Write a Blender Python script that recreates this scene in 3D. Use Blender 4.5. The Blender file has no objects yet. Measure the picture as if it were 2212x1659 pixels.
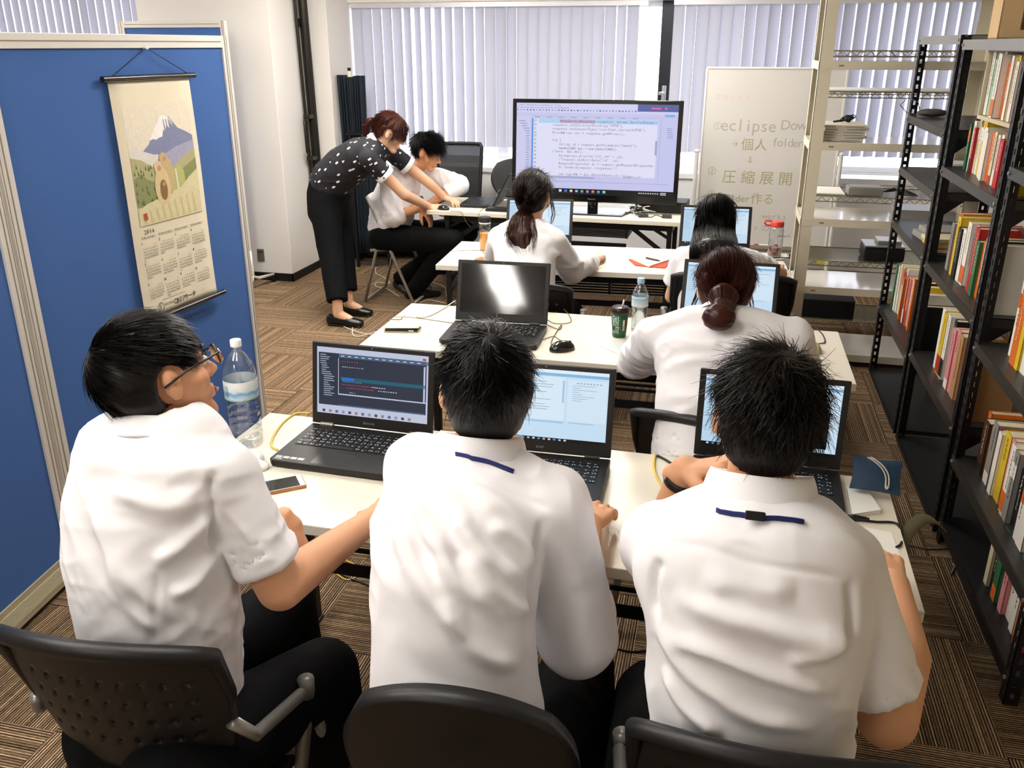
import bpy, math, random
import numpy as np
from mathutils import Vector, Matrix
R = math.radians
SC = bpy.context.scene
COL = SC.collection

# ---------------------------------------------------------------- camera
FPX, PITCH, EYE, YAW = 1898.3, 0.3682, 1.7701, 0.235
cam_d = bpy.data.cameras.new('camera'); cam = bpy.data.objects.new('camera', cam_d); COL.objects.link(cam)
cam_d.sensor_width = 36.0; cam_d.lens = FPX / 2212 * 36.0; cam_d.clip_start = .02; cam_d.clip_end = 100
cam.location = (0, 0, EYE); cam.rotation_euler = (math.pi / 2 - PITCH, 0, YAW)
SC.camera = cam
# ---------------------------------------------------------------- world, exposure
SC.view_settings.view_transform = 'Standard'; SC.view_settings.look = 'None'
SC.view_settings.exposure = 0.0; SC.view_settings.gamma = 1.0; SC.view_settings.use_curve_mapping = False
w = bpy.data.worlds.new('world'); SC.world = w; w.use_nodes = True
bg = w.node_tree.nodes['Background']; bg.inputs[0].default_value = (.86, .9, 1, 1); bg.inputs[1].default_value = 4.0
# ---------------------------------------------------------------- ceiling light (the fluorescent fixtures of the room)
LAMPS = [(-2.0, .9), (-.8, 1.1), (-2.6, 3.4), (-1.1, 3.7), (-2.4, 5.3), (-.6, 5.5), (-1.62, -1.25), (-5.4, 5.0)]
LAMP_P = [26, 13, 28, 22, 36, 30, 19, 38]
CEIL = 2.55
for (lx, ly), lp in zip(LAMPS, LAMP_P):
    ld = bpy.data.lights.new('fluorescent_light', 'AREA'); ld.shape = 'RECTANGLE'; ld.size = .28; ld.size_y = 1.2
    ld.energy = lp; ld.color = (1.0, .95, .89)
    lo = bpy.data.objects.new('fluorescent_light', ld); COL.objects.link(lo); lo.location = (lx, ly, CEIL - .075)
    for dy in (-.35, .35):      # bare tubes also shine sideways
        pd_ = bpy.data.lights.new('tube_light', 'POINT'); pd_.energy = lp * .22; pd_.shadow_soft_size = .09; pd_.color = ld.color
        po_ = bpy.data.objects.new('tube_light', pd_); COL.objects.link(po_); po_.location = (lx, ly + dy, CEIL - .17)

# ---------------------------------------------------------------- measuring helper: a pixel of the photo -> a point of the room on a known plane
_cy, _sy, _cp, _sp = math.cos(YAW), math.sin(YAW), math.cos(PITCH), math.sin(PITCH)
CF = Vector((-_sy * _cp, _cy * _cp, -_sp)); CR = Vector((_cy, _sy, 0)); CU = CR.cross(CF); CC = Vector((0, 0, EYE))
def ray(px, py): return CF + CR * ((px - 1106) / FPX) - CU * ((py - 829.5) / FPX)
def onZ(px, py, z=0.0): d = ray(px, py); return CC + d * ((z - EYE) / d.z)
def onX(px, py, x): d = ray(px, py); return CC + d * (x / d.x)
def onY(px, py, y): d = ray(px, py); return CC + d * (y / d.y)
def dep(px, py, t): return CC + ray(px, py) * t

# ---------------------------------------------------------------- materials
_M = {}
def lin(c):
    if isinstance(c, str): c = tuple(int(c[i:i + 2], 16) for i in (0, 2, 4))
    if max(c) > 1: c = tuple(x / 255 for x in c)
    return tuple(((x + .055) / 1.055) ** 2.4 if x > .04045 else x / 12.92 for x in c)
def mat(name, col='808080', rough=.5, metal=0., spec=.5, noise=0., nscale=40., bump=0., bscale=200., trans=0., alpha=1., emit=0., ior=1.45, coat=0., sub=0., bstretch=None):
    if name in _M: return _M[name]
    m = bpy.data.materials.new(name); m.use_nodes = True; nt = m.node_tree; b = nt.nodes['Principled BSDF']
    c = lin(col) + (1,)
    b.inputs['Base Color'].default_value = c; b.inputs['Roughness'].default_value = rough; b.inputs['Metallic'].default_value = metal
    b.inputs['Specular IOR Level'].default_value = spec; b.inputs['IOR'].default_value = ior
    b.inputs['Transmission Weight'].default_value = trans; b.inputs['Alpha'].default_value = alpha
    b.inputs['Coat Weight'].default_value = coat
    if sub: b.inputs['Subsurface Weight'].default_value = sub; b.inputs['Subsurface Radius'].default_value = (1, .3, .15); b.inputs['Subsurface Scale'].default_value = .01
    if emit and name.startswith(('glow', 'display')): b.inputs['Base Color'].default_value = (0, 0, 0, 1); b.inputs['Roughness'].default_value = .25
    if emit: b.inputs['Emission Color'].default_value = c; b.inputs['Emission Strength'].default_value = emit
    tc = nt.nodes.new('ShaderNodeTexCoord')
    if noise:
        n = nt.nodes.new('ShaderNodeTexNoise'); n.inputs['Scale'].default_value = nscale; n.inputs['Detail'].default_value = 3
        nt.links.new(tc.outputs['Object'], n.inputs['Vector'])
        mr = nt.nodes.new('ShaderNodeMapRange'); mr.inputs[3].default_value = 1 - noise; mr.inputs[4].default_value = 1 + noise
        nt.links.new(n.outputs[0], mr.inputs[0])
        mx = nt.nodes.new('ShaderNodeVectorMath'); mx.operation = 'SCALE'; mx.inputs[0].default_value = c[:3]
        nt.links.new(mr.outputs[0], mx.inputs['Scale']); nt.links.new(mx.outputs[0], b.inputs['Base Color'])
    if bump:
        n = nt.nodes.new('ShaderNodeTexNoise'); n.inputs['Scale'].default_value = bscale; n.inputs['Detail'].default_value = 4
        if bstretch:
            mp = nt.nodes.new('ShaderNodeMapping'); mp.inputs['Scale'].default_value = bstretch
            nt.links.new(tc.outputs['Object'], mp.inputs[0]); nt.links.new(mp.outputs[0], n.inputs['Vector'])
        else: nt.links.new(tc.outputs['Object'], n.inputs['Vector'])
        bp = nt.nodes.new('ShaderNodeBump'); bp.inputs['Strength'].default_value = bump; bp.inputs['Distance'].default_value = .01
        nt.links.new(n.outputs[0], bp.inputs['Height']); nt.links.new(bp.outputs[0], b.inputs['Normal'])
    _M[name] = m; return m

# ---------------------------------------------------------------- mesh collecting
class MB:
    def __init__(s): s.v = []; s.f = []; s.m = []; s.mats = []
    def _mi(s, m):
        if m is None: return 0
        if m not in s.mats: s.mats.append(m)
        return s.mats.index(m)
    def add(s, vs, fs, m=None):
        b = len(s.v); s.v += [tuple(v) for v in vs]; mi = s._mi(m)
        for f in fs: s.f.append(tuple(i + b for i in f)); s.m.append(mi)
        return s
    def box(s, x0, x1, y0, y1, z0, z1, m=None, M=None):
        vs = [Vector((x, y, z)) for z in (z0, z1) for y in (y0, y1) for x in (x0, x1)]
        if M is not None: vs = [M @ v for v in vs]
        return s.add(vs, [(0, 2, 3, 1), (4, 5, 7, 6), (0, 1, 5, 4), (2, 6, 7, 3), (0, 4, 6, 2), (1, 3, 7, 5)], m)
    def bar(s, p, q, wd, hg, m=None, up=(0, 0, 1)):
        p, q = Vector(p), Vector(q); d = (q - p).normalized(); u = Vector(up)
        if abs(d.dot(u)) > .98: u = Vector((1, 0, 0))
        a = d.cross(u).normalized(); b = a.cross(d).normalized()
        vs = [e + a * i * wd / 2 + b * j * hg / 2 for e in (p, q) for (i, j) in ((-1, -1), (1, -1), (1, 1), (-1, 1))]
        return s.add(vs, [(0, 1, 2, 3), (7, 6, 5, 4), (0, 4, 5, 1), (1, 5, 6, 2), (2, 6, 7, 3), (3, 7, 4, 0)], m)
    def tube(s, pts, r, n=10, m=None, close=False, cap=True):
        pts = [Vector(p) for p in pts]; k = len(pts); rr = r if isinstance(r, (list, tuple)) else [r] * k
        vs = []; prev = None
        for i, p in enumerate(pts):
            if close: d = pts[(i + 1) % k] - pts[i - 1]
            else: d = pts[min(i + 1, k - 1)] - pts[max(i - 1, 0)]
            d = d.normalized() if d.length > 1e-9 else Vector((0, 0, 1))
            if prev is None:
                u = Vector((0, 0, 1)) if abs(d.z) < .9 else Vector((1, 0, 0)); a = d.cross(u).normalized()
            else: a = (prev - d * prev.dot(d)).normalized()
            prev = a; b = d.cross(a)
            for j in range(n):
                t = 2 * math.pi * j / n; vs.append(p + (a * math.cos(t) + b * math.sin(t)) * rr[i])
        fs = []
        for i in range(k if close else k - 1):
            i2 = (i + 1) % k
            for j in range(n): fs.append((i * n + j, i * n + (j + 1) % n, i2 * n + (j + 1) % n, i2 * n + j))
        if cap and not close: fs += [tuple(range(n))[::-1], tuple((k - 1) * n + j for j in range(n))]
        return s.add(vs, fs, m)
    def lathe(s, prof, c=(0, 0, 0), n=24, m=None, M=None, sq=None):
        vs = []; c = Vector(c)
        for r, z in prof:
            for j in range(n):
                t = 2 * math.pi * j / n; q = 1.0
                if sq: q = 1 / max(abs(math.cos(t)), abs(math.sin(t))) ** sq
                v = Vector((r * q * math.cos(t), r * q * math.sin(t), z)); vs.append((M @ v if M is not None else v) + c)
        fs = []
        for i in range(len(prof) - 1):
            for j in range(n): fs.append((i * n + j, i * n + (j + 1) % n, (i + 1) * n + (j + 1) % n, (i + 1) * n + j))
        if prof[0][0] > 1e-6: fs.append(tuple(range(n))[::-1])
        if prof[-1][0] > 1e-6: fs.append(tuple((len(prof) - 1) * n + j for j in range(n)))
        return s.add(vs, fs, m)
    def prism(s, poly, h0, h1, M=None, m=None):
        n = len(poly); vs = [Vector((x, y, h)) for h in (h0, h1) for x, y in poly]
        if M is not None: vs = [M @ v for v in vs]
        return s.add(vs, [tuple(range(n))[::-1], tuple(range(n, 2 * n))] + [(i, (i + 1) % n, n + (i + 1) % n, n + i) for i in range(n)], m)
    def ell(s, c, r, n=12, M=None, m=None):
        k = n // 2; vs = []; fs = []
        for i in range(k + 1):
            ph = math.pi * i / k
            for j in range(n):
                t = 2 * math.pi * j / n; v = Vector((r[0] * math.sin(ph) * math.cos(t), r[1] * math.sin(ph) * math.sin(t), r[2] * math.cos(ph)))
                if M is not None: v = M @ v
                vs.append(v + Vector(c))
        for i in range(k):
            for j in range(n): fs.append((i * n + j, (i + 1) * n + j, (i + 1) * n + (j + 1) % n, i * n + (j + 1) % n))
        return s.add(vs, fs, m)
    def grid(s, fn, nu, nv, m=None, skip=None):
        vs = [fn(i / nu, j / nv) for j in range(nv + 1) for i in range(nu + 1)]
        fs = [(j * (nu + 1) + i, j * (nu + 1) + i + 1, (j + 1) * (nu + 1) + i + 1, (j + 1) * (nu + 1) + i) for j in range(nv) for i in range(nu) if not (skip and skip(i, j))]
        return s.add(vs, fs, m)

def link(o, parent=None):
    COL.objects.link(o)
    if parent is not None: o.parent = parent
    return o
def finish(me, mats, smooth):
    for m in mats: me.materials.append(m)
    if smooth:
        me.polygons.foreach_set('use_smooth', [True] * len(me.polygons))
def obj(name, mb, material=None, parent=None, smooth=False, bevel=0, solid=0, sub=0, world=False, loc=None, rot=None, angle=None):
    me = bpy.data.meshes.new(name)
    vs = mb.v
    if world and parent is not None: l = parent.location; vs = [(v[0] - l.x, v[1] - l.y, v[2] - l.z) for v in vs]
    me.from_pydata(vs, [], mb.f)
    mats = mb.mats or [material or mat('plain_grey')]
    finish(me, mats, smooth)
    if mb.mats: me.polygons.foreach_set('material_index', mb.m)
    me.update()
    if angle is not None:
        try: me.set_sharp_from_angle(angle=R(angle))
        except Exception: pass
    o = bpy.data.objects.new(name, me); link(o, parent)
    if loc: o.location = loc
    if rot: o.rotation_euler = rot
    if solid: q = o.modifiers.new('solid', 'SOLIDIFY'); q.thickness = solid; q.offset = 0
    if bevel: q = o.modifiers.new('bevel', 'BEVEL'); q.width = bevel; q.segments = 2; q.limit_method = 'ANGLE'; q.angle_limit = R(40)
    if sub: q = o.modifiers.new('sub', 'SUBSURF'); q.levels = sub; q.render_levels = sub
    return o
def tag(o, label, cat, group=None, kind=None):
    if label: o['label'] = label
    if cat: o['category'] = cat
    if group: o['group'] = group
    if kind: o['kind'] = kind
    return o
def thing(name, label, cat, loc=(0, 0, 0), rz=0, group=None, rot=None):
    o = bpy.data.objects.new(name, None); o.empty_display_size = .05; COL.objects.link(o); o.location = loc
    o.rotation_euler = rot if rot else (0, 0, rz)
    return tag(o, label, cat, group)
def struct(name, mb, m, **k):
    o = obj(name, mb, m, **k)
    if o.parent is None: o['kind'] = 'structure'
    return o
def dup(o, label=None, loc=None, rz=None, parent=None, first=True):
    c = o.copy(); COL.objects.link(c); c.parent = parent
    if loc is not None: c.location = loc
    if rz is not None: c.rotation_euler = (0, 0, rz)
    if label: c['label'] = label
    for ch in list(o.children): dup(ch, parent=c)
    return c

# ---------------------------------------------------------------- lettering: glyph outlines cached from the built-in font
_G = {}
def glyph(ch, res=2):
    if ch in _G: return _G[ch]
    cu = bpy.data.curves.new('g', 'FONT'); cu.body = ch; cu.size = 1; cu.resolution_u = res
    o = bpy.data.objects.new('g', cu); COL.objects.link(o)
    me = bpy.data.meshes.new_from_object(o)
    vs = [(v.co.x, v.co.y) for v in me.vertices]; fs = [tuple(p.vertices) for p in me.polygons]
    xs = [v[0] for v in vs] or [0, .3]
    _G[ch] = (vs, fs, min(xs), max(xs))
    bpy.data.objects.remove(o); bpy.data.curves.remove(cu); bpy.data.meshes.remove(me)
    return _G[ch]
def text(mb, s, M, size, mono=None, m=None, z=0.0, thick=0.0, upright=False, track=.08):
    """writes s into mb; M maps (x right, y up, z out) to the place; returns the width"""
    x = 0.0
    for ch in s:
        if ch == ' ': x += (mono or .32) * size; continue
        vs, fs, a, b = glyph(ch)
        if mono: off = x + (mono - (b - a)) / 2 * size; adv = mono * size
        else: off = x; adv = (b - a + track) * size
        if upright: pts = [M @ Vector(((vx - (a + b) / 2) * size, vy * size - x, z)) for vx, vy in vs]; adv = 1.05 * size
        else: pts = [M @ Vector(((vx - a) * size + off, vy * size, z)) for vx, vy in vs]
        mb.add(pts, fs, m); x += adv
    return x
def frame(o, xax, yax):
    x = Vector(xax).normalized(); y = Vector(yax); y = (y - x * y.dot(x)).normalized(); z = x.cross(y)
    return Matrix.Translation(Vector(o)) @ Matrix((x, y, z)).transposed().to_4x4()
# ---------------------------------------------------------------- sculpting: blended volumes meshed through OpenVDB
import openvdb as vdb
class Sculpt:
    def __init__(s, lo, hi, h=.006):
        s.h = h; s.lo = np.array(lo, np.float32); s.n = np.ceil((np.array(hi) - s.lo) / h).astype(int) + 1
        s.d = np.full(s.n, .06, np.float32)
    def _win(s, lo, hi):
        a = np.maximum(np.floor((lo - s.lo) / s.h).astype(int), 0); b = np.minimum(np.ceil((hi - s.lo) / s.h).astype(int) + 1, s.n)
        if (b <= a).any(): return None, None
        g = np.stack(np.meshgrid(*[s.lo[i] + s.h * np.arange(a[i], b[i], dtype=np.float32) for i in range(3)], indexing='ij'), -1)
        return tuple(slice(a[i], b[i]) for i in range(3)), g
    def _op(s, w, d, k, mode):
        o = s.d[w]
        if mode == 'sub':
            e = -d; hh = np.clip(.5 - .5 * (o - e) / k, 0, 1) if k > 0 else (e > o)
            s.d[w] = o * (1 - hh) + e * hh + (k * hh * (1 - hh) if k > 0 else 0)
        else:
            hh = np.clip(.5 + .5 * (o - d) / k, 0, 1) if k > 0 else (d < o)
            s.d[w] = o * (1 - hh) + d * hh - (k * hh * (1 - hh) if k > 0 else 0)
    def loft(s, pts, rx, ry=None, side=(1, 0, 0), k=.015, mode='add', flat=(False, False), pw=2.0):
        """a body part through pts with elliptic slices; side is the direction of the rx axis"""
        P = [np.array(p, np.float32) for p in pts]; n = len(P)
        rx = [rx] * n if np.isscalar(rx) else list(rx); ry = rx if ry is None else ([ry] * n if np.isscalar(ry) else list(ry))
        sd = [np.array(side, np.float32)] * n if np.isscalar(side[0]) else [np.array(q, np.float32) for q in side]
        mr = max(max(rx), max(ry)) + max(k, .01) + 2 * s.h
        w, g = s._win(np.min(P, 0) - mr, np.max(P, 0) + mr)
        if w is None: return s
        best = np.full(g.shape[:3], 9., np.float32)
        for i in range(n - 1):
            a, b = P[i], P[i + 1]; ab = b - a; L = float(np.linalg.norm(ab)) + 1e-9; u = ab / L
            q = g - a; t = (q @ u); tc = np.clip(t / L, 0, 1)
            sv = sd[i][None] * 1.0; S = sd[i] * .5 + sd[i + 1] * .5; S = S - u * (S @ u); S /= np.linalg.norm(S) + 1e-9; V = np.cross(u, S)
            X = rx[i] + (rx[i + 1] - rx[i]) * tc; Y = ry[i] + (ry[i + 1] - ry[i]) * tc
            r0 = q - tc[..., None] * L * u; ax = t - tc * L
            xs = r0 @ S; ys = r0 @ V; mn = np.minimum(X, Y)
            fl = (i == 0 and flat[0]) * 1 + (i == n - 2 and flat[1]) * 2
            if pw == 2.0: e = np.sqrt((xs / X) ** 2 + (ys / Y) ** 2)
            else: e = ((np.abs(xs) / X) ** pw + (np.abs(ys) / Y) ** pw) ** (1 / pw)
            rad = (e - 1) * mn
            dd = np.sqrt(np.maximum((e * mn) ** 2 + ax ** 2, 1e-12)) - mn
            if fl & 1: dd = np.where(ax < 0, np.maximum(rad, -ax), dd)
            if fl & 2: dd = np.where(ax > 0, np.maximum(rad, ax), dd)
            best = np.minimum(best, dd)
        s._op(w, best, k, mode); return s
    def ball(s, c, r, M=None, k=.01, mode='add'):
        c = np.array(c, np.float32); r = np.array([r] * 3 if np.isscalar(r) else r, np.float32); mr = r.max() + k + 2 * s.h
        w, g = s._win(c - mr, c + mr)
        if w is None: return s
        q = g - c
        if M is not None: q = q @ np.array(M, np.float32)[:3, :3]
        e = np.sqrt(((q / r) ** 2).sum(-1)); e2 = np.sqrt(((q / r ** 2) ** 2).sum(-1)) + 1e-6
        s._op(w, e * (e - 1) / e2, k, mode); return s
    def cut(s, p, nrm, k=.003, lim=None):
        """removes everything on the nrm side of the plane through p"""
        nrm = np.array(nrm, np.float32); nrm /= np.linalg.norm(nrm)
        p = np.array(p, np.float32)
        if lim: w, g = s._win(p - lim, p + lim)
        else: w, g = s._win(s.lo, s.lo + s.n * s.h)
        d = (g - p) @ nrm; s.d[w] = np.maximum(s.d[w], d); return s
    def merge(s, o):
        s.d = np.minimum(s.d, o.d); return s
    def arrays(s, iso=0.0):
        g = vdb.FloatGrid(); g.copyFromArray(s.d); p, q = g.convertToQuads(iso)
        return p * s.h + s.lo, np.asarray(q)
def vnoise(p, seed=0):
    """smooth value noise on an (n,3) array, about -1..1"""
    p = p + seed * 17.31; i = np.floor(p).astype(np.int64); f = p - i; f = f * f * (3 - 2 * f)
    def hsh(a, b, c):
        n = (a * 374761393 + b * 668265263 + c * 2147483647) & 0x7fffffff
        n = (n ^ (n >> 13)) * 1274126177 & 0x7fffffff
        return ((n ^ (n >> 16)) & 0xffff) / 32768. - 1
    r = 0
    for dx in (0, 1):
        for dy in (0, 1):
            for dz in (0, 1):
                wgt = (f[:, 0] if dx else 1 - f[:, 0]) * (f[:, 1] if dy else 1 - f[:, 1]) * (f[:, 2] if dz else 1 - f[:, 2])
                r = r + wgt * hsh(i[:, 0] + dx, i[:, 1] + dy, i[:, 2] + dz)
    return r
def mesh_np(name, v, q, material, parent, smooth=True, matidx=None, mats=None):
    me = bpy.data.meshes.new(name); v = np.asarray(v, np.float32)
    if parent is not None: v = v - np.array(parent.location, np.float32)
    k = q.shape[1]; me.vertices.add(len(v)); me.vertices.foreach_set('co', v.ravel())
    me.loops.add(q.size); me.loops.foreach_set('vertex_index', q.ravel().astype(np.int32))
    me.polygons.add(len(q)); me.polygons.foreach_set('loop_start', np.arange(0, q.size, k, dtype=np.int32))
    for m in (mats or [material]): me.materials.append(m)
    if matidx is not None: me.polygons.foreach_set('material_index', matidx.astype(np.int32))
    me.update(calc_edges=True); me.polygons.foreach_set('use_smooth', [smooth] * len(q)); me.validate()
    o = bpy.data.objects.new(name, me); return link(o, parent)
def vnormals(v, q):
    a = v[q[:, 2]] - v[q[:, 0]]; b = v[q[:, 3]] - v[q[:, 1]]; fn = np.cross(a, b); n = np.zeros_like(v)
    for j in range(4): np.add.at(n, q[:, j], fn)
    return n / (np.linalg.norm(n, axis=1, keepdims=True) + 1e-9)
def relax(v, q, it=2, lam=.5):
    for _ in range(it):
        s = np.zeros_like(v); c = np.zeros(len(v))
        for j in range(4):
            np.add.at(s, q[:, j], v[q[:, (j + 1) % 4]] + v[q[:, j - 1]]); np.add.at(c, q[:, j], 2)
        v = v * (1 - lam) + lam * s / c[:, None]
    return v
def folds(v, q, amp, spec, seed=1):
    """cloth folds: ridges that run along given directions; spec = [(dir, across-scale, along-scale, weight)]"""
    n = vnormals(v, q); f = np.zeros(len(v))
    for j, (d, ac, al, wt) in enumerate(spec):
        d = np.array(d, float); d /= np.linalg.norm(d); pa = v @ d; pp = v - pa[:, None] * d
        wv = .5 * vnoise(v * 5, seed + j) / ac
        r = vnoise(pp * ac + pa[:, None] * d * al + wv[:, None], seed + 3 * j)
        r = 1 - np.abs(r) * 2; msk = np.clip(vnoise(v * 4.5, seed + 9 + j) * 1.8 + .5, 0, 1)
        f += wt * np.sign(r) * np.abs(r) ** 1.3 * msk
    return v + n * (f * amp)[:, None]
def snap(v, px, py):
    """the front-most surface point seen at a pixel"""
    d = np.array(ray(px, py), float); d /= np.linalg.norm(d); w = v - np.array(CC); t = w @ d; e = np.linalg.norm(w - t[:, None] * d, axis=1)
    c = np.where(e < max(.012, e.min() * 1.3))[0]; return v[c[np.argmin(t[c])]]
def crease(v, q, lines, n=None):
    """single raised folds along polylines: (points, height, width)"""
    n = vnormals(v, q) if n is None else n; out = np.zeros(len(v))
    for pts, hgt, wd in lines:
        K = []
        for a, b_ in zip(pts[:-1], pts[1:]): K += [(a[0] + (b_[0] - a[0]) * k / 4, a[1] + (b_[1] - a[1]) * k / 4) for k in range(4)]
        P = [snap(v, *p) for p in K + [pts[-1][:2]]]; P = [P[0]] + [(P[i - 1] + P[i] + P[i + 1]) / 3 for i in range(1, len(P) - 1)] + [P[-1]]; P = [p for i, p in enumerate(P) if i == 0 or np.linalg.norm(p - P[i - 1]) > .001]; best = np.full(len(v), 9.); tt = np.zeros(len(v)); m = len(P) - 1
        for i in range(m):
            ab = P[i + 1] - P[i]; t = np.clip(((v - P[i]) @ ab) / (ab @ ab), 0, 1); d = np.linalg.norm(v - P[i] - t[:, None] * ab, axis=1)
            tt = np.where(d < best, (i + t) / m, tt); best = np.minimum(best, d)
        out += hgt * np.exp(-(best / wd) ** 2) * np.clip(4 * tt * (1 - tt) * 1.6, 0, 1)
    return v + n * out[:, None]
# ---------------------------------------------------------------- people
def npv(p): return np.array(p, float)
def unit(v): v = npv(v); return v / (np.linalg.norm(v) + 1e-9)
def hframe(fwd, up):
    f = unit(fwd); u = npv(up); u = unit(u - f * (u @ f)); r = np.cross(f, u)
    return np.stack([r, f, u], 1)          # columns: right, forward, up
def do_head(S, c, F, s=1.0, neck=None, fem=False):
    c = npv(c); T = lambda x, y, z: c + F @ (npv((x, y, z)) * s)
    S.ball(T(0, -.012, .035), npv((.074, .092, .088)) * s, F, k=.02)
    S.loft([T(0, .02, .04), T(0, .035, -.03), T(0, .05, -.085)], [.066 * s, .058 * s, .032 * s], [.06 * s, .052 * s, .026 * s], side=F[:, 0], k=.03)
    S.ball(T(0, .066, -.098), npv((.022, .016, .016)) * s, F, k=.02)
    for q in (-1, 1):
        S.ball(T(q * .047, .052, -.022), npv((.022, .02, .02)) * s, F, k=.02)
        S.ball(T(q * .036, .088, .008), npv((.016, .012, .011)) * s, F, k=.012, mode='sub')
        S.ball(T(q * .034, .074, .008), npv((.0135, .0125, .012)) * s, F, k=.006)
        S.loft([T(q * .012, .088, .026), T(q * .05, .072, .027)], .007 * s, .005 * s, side=F[:, 1], k=.012)
        # ear: rim, hollow, lobe
        S.ball(T(q * .081, -.008, .0), npv((.009, .018, .031)) * s, F, k=.008)
        S.ball(T(q * .0925, -.001, .004), npv((.0085, .0075, .013)) * s, F, k=.004, mode='sub')
        S.ball(T(q * .012, .094, -.03), npv((.008, .009, .007)) * s, F, k=.006)
    S.loft([T(0, .083, .018), T(0, .098, -.008), T(0, .108, -.025)], [.007 * s, .008 * s, .0105 * s], side=F[:, 0], k=.012)
    S.loft([T(-.02, .082, -.056), T(0, .091, -.054), T(.02, .082, -.056)], .0055 * s, k=.006)
    S.loft([T(-.018, .08, -.067), T(0, .088, -.068), T(.018, .08, -.067)], .0065 * s, k=.006)
    if neck is not None:
        r = .05 * s if fem else .058 * s
        S.loft([T(0, -.022, -.03), T(0, -.022, -.075), npv(neck) * .5 + T(0, -.02, -.08) * .5, neck], [r * .95, r * .93, r * .95, r * 1.15], side=F[:, 0], k=.02)
def do_hand(S, wrist, fdir, back, thumb, curl=(.5, .5, .5, .5), spread=.06, tcurl=.4, s=1.0, first=None):
    """thumb = +1/-1: the side of the hand (fdir x back) that the thumb is on; curl per finger (rad per joint)"""
    f = unit(fdir); b = npv(back); b = unit(b - f * (b @ f)); l = np.cross(f, b) * thumb; w = npv(wrist)
    S.loft([w - f * .03, w, w + f * .03, w + f * .06], [.024 * s, .026 * s, .033 * s, .038 * s], [.019 * s, .018 * s, .017 * s, .015 * s], side=l, k=.008)
    L = [.072, .08, .074, .058]; offs = [.031, .0105, -.0105, -.031]; bs = [.088, .092, .088, .08]
    for i in range(4):
        base = w + (f * bs[i] + l * offs[i]) * s; mid = w + (f * .02 + l * offs[i] * .55) * s
        S.loft([mid, base], [.014 * s, .0115 * s], k=.006)
        d = unit(f + l * spread * (1.5 - i)); p = base; ang = 0; pts = [p]
        for j, fr in enumerate((.45, .31, .24)):
            ang += curl[i] * (1 if j else (first if first is not None else 1)); dd = d * math.cos(ang) - b * math.sin(ang); p = p + dd * L[i] * fr * s; pts.append(p)
        S.loft(pts, [.0105 * s, .0098 * s, .0088 * s, .0072 * s], k=.002)
        S.ball(base + b * .004 * s, .0115 * s, k=.006)
    t0 = w + (f * .02 + l * .024 - b * .006) * s; t1 = t0 + unit(f * .6 + l * .75 - b * .35) * .042 * s
    t2 = t1 + unit(f * (.85) + l * (.5 - tcurl * .6) - b * .35) * .032 * s; t3 = t2 + unit(f * .9 + l * (.3 - tcurl) - b * .45) * .026 * s
    S.loft([t0, t1, t2, t3], [.017 * s, .0125 * s, .0108 * s, .0085 * s], k=.007)
def bez(a, b, c, n):
    return [npv(a) * (1 - t) ** 2 + 2 * npv(b) * t * (1 - t) + npv(c) * t * t for t in np.linspace(0, 1, n)]
def ribbons(roots, tips_fn, nseg, width, seed=0, taper=.25):
    """thin tapered strands; tips_fn(i) -> list of points of strand i. returns v,q arrays"""
    V = []; Q = []; b = 0
    for i, r in enumerate(roots):
        P = tips_fn(i, r)
        if P is None: continue
        P = np.asarray(P); n = len(P); d = np.gradient(P, axis=0)
        sd = np.cross(d, npv((.3, .5, .8)) + P[0] * 0); sd /= np.linalg.norm(sd, axis=1, keepdims=True) + 1e-9
        w = width * np.linspace(1, taper, n)[:, None]
        up = np.cross(sd, d); up /= np.linalg.norm(up, axis=1, keepdims=True) + 1e-9
        V.append(P + sd * w); V.append(P + up * w); V.append(P - sd * w)
        for j in range(n - 1):
            for e, g in ((0, n), (n, 2 * n)):
                Q.append((b + e + j, b + g + j, b + g + j + 1, b + e + j + 1))
        b += 3 * n
    return np.concatenate(V), np.array(Q)
def join(*vq):
    V = []; Q = []; b = 0
    for v, q in vq: V.append(v); Q.append(q + b); b += len(v)
    return np.concatenate(V), np.concatenate(Q)
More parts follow.
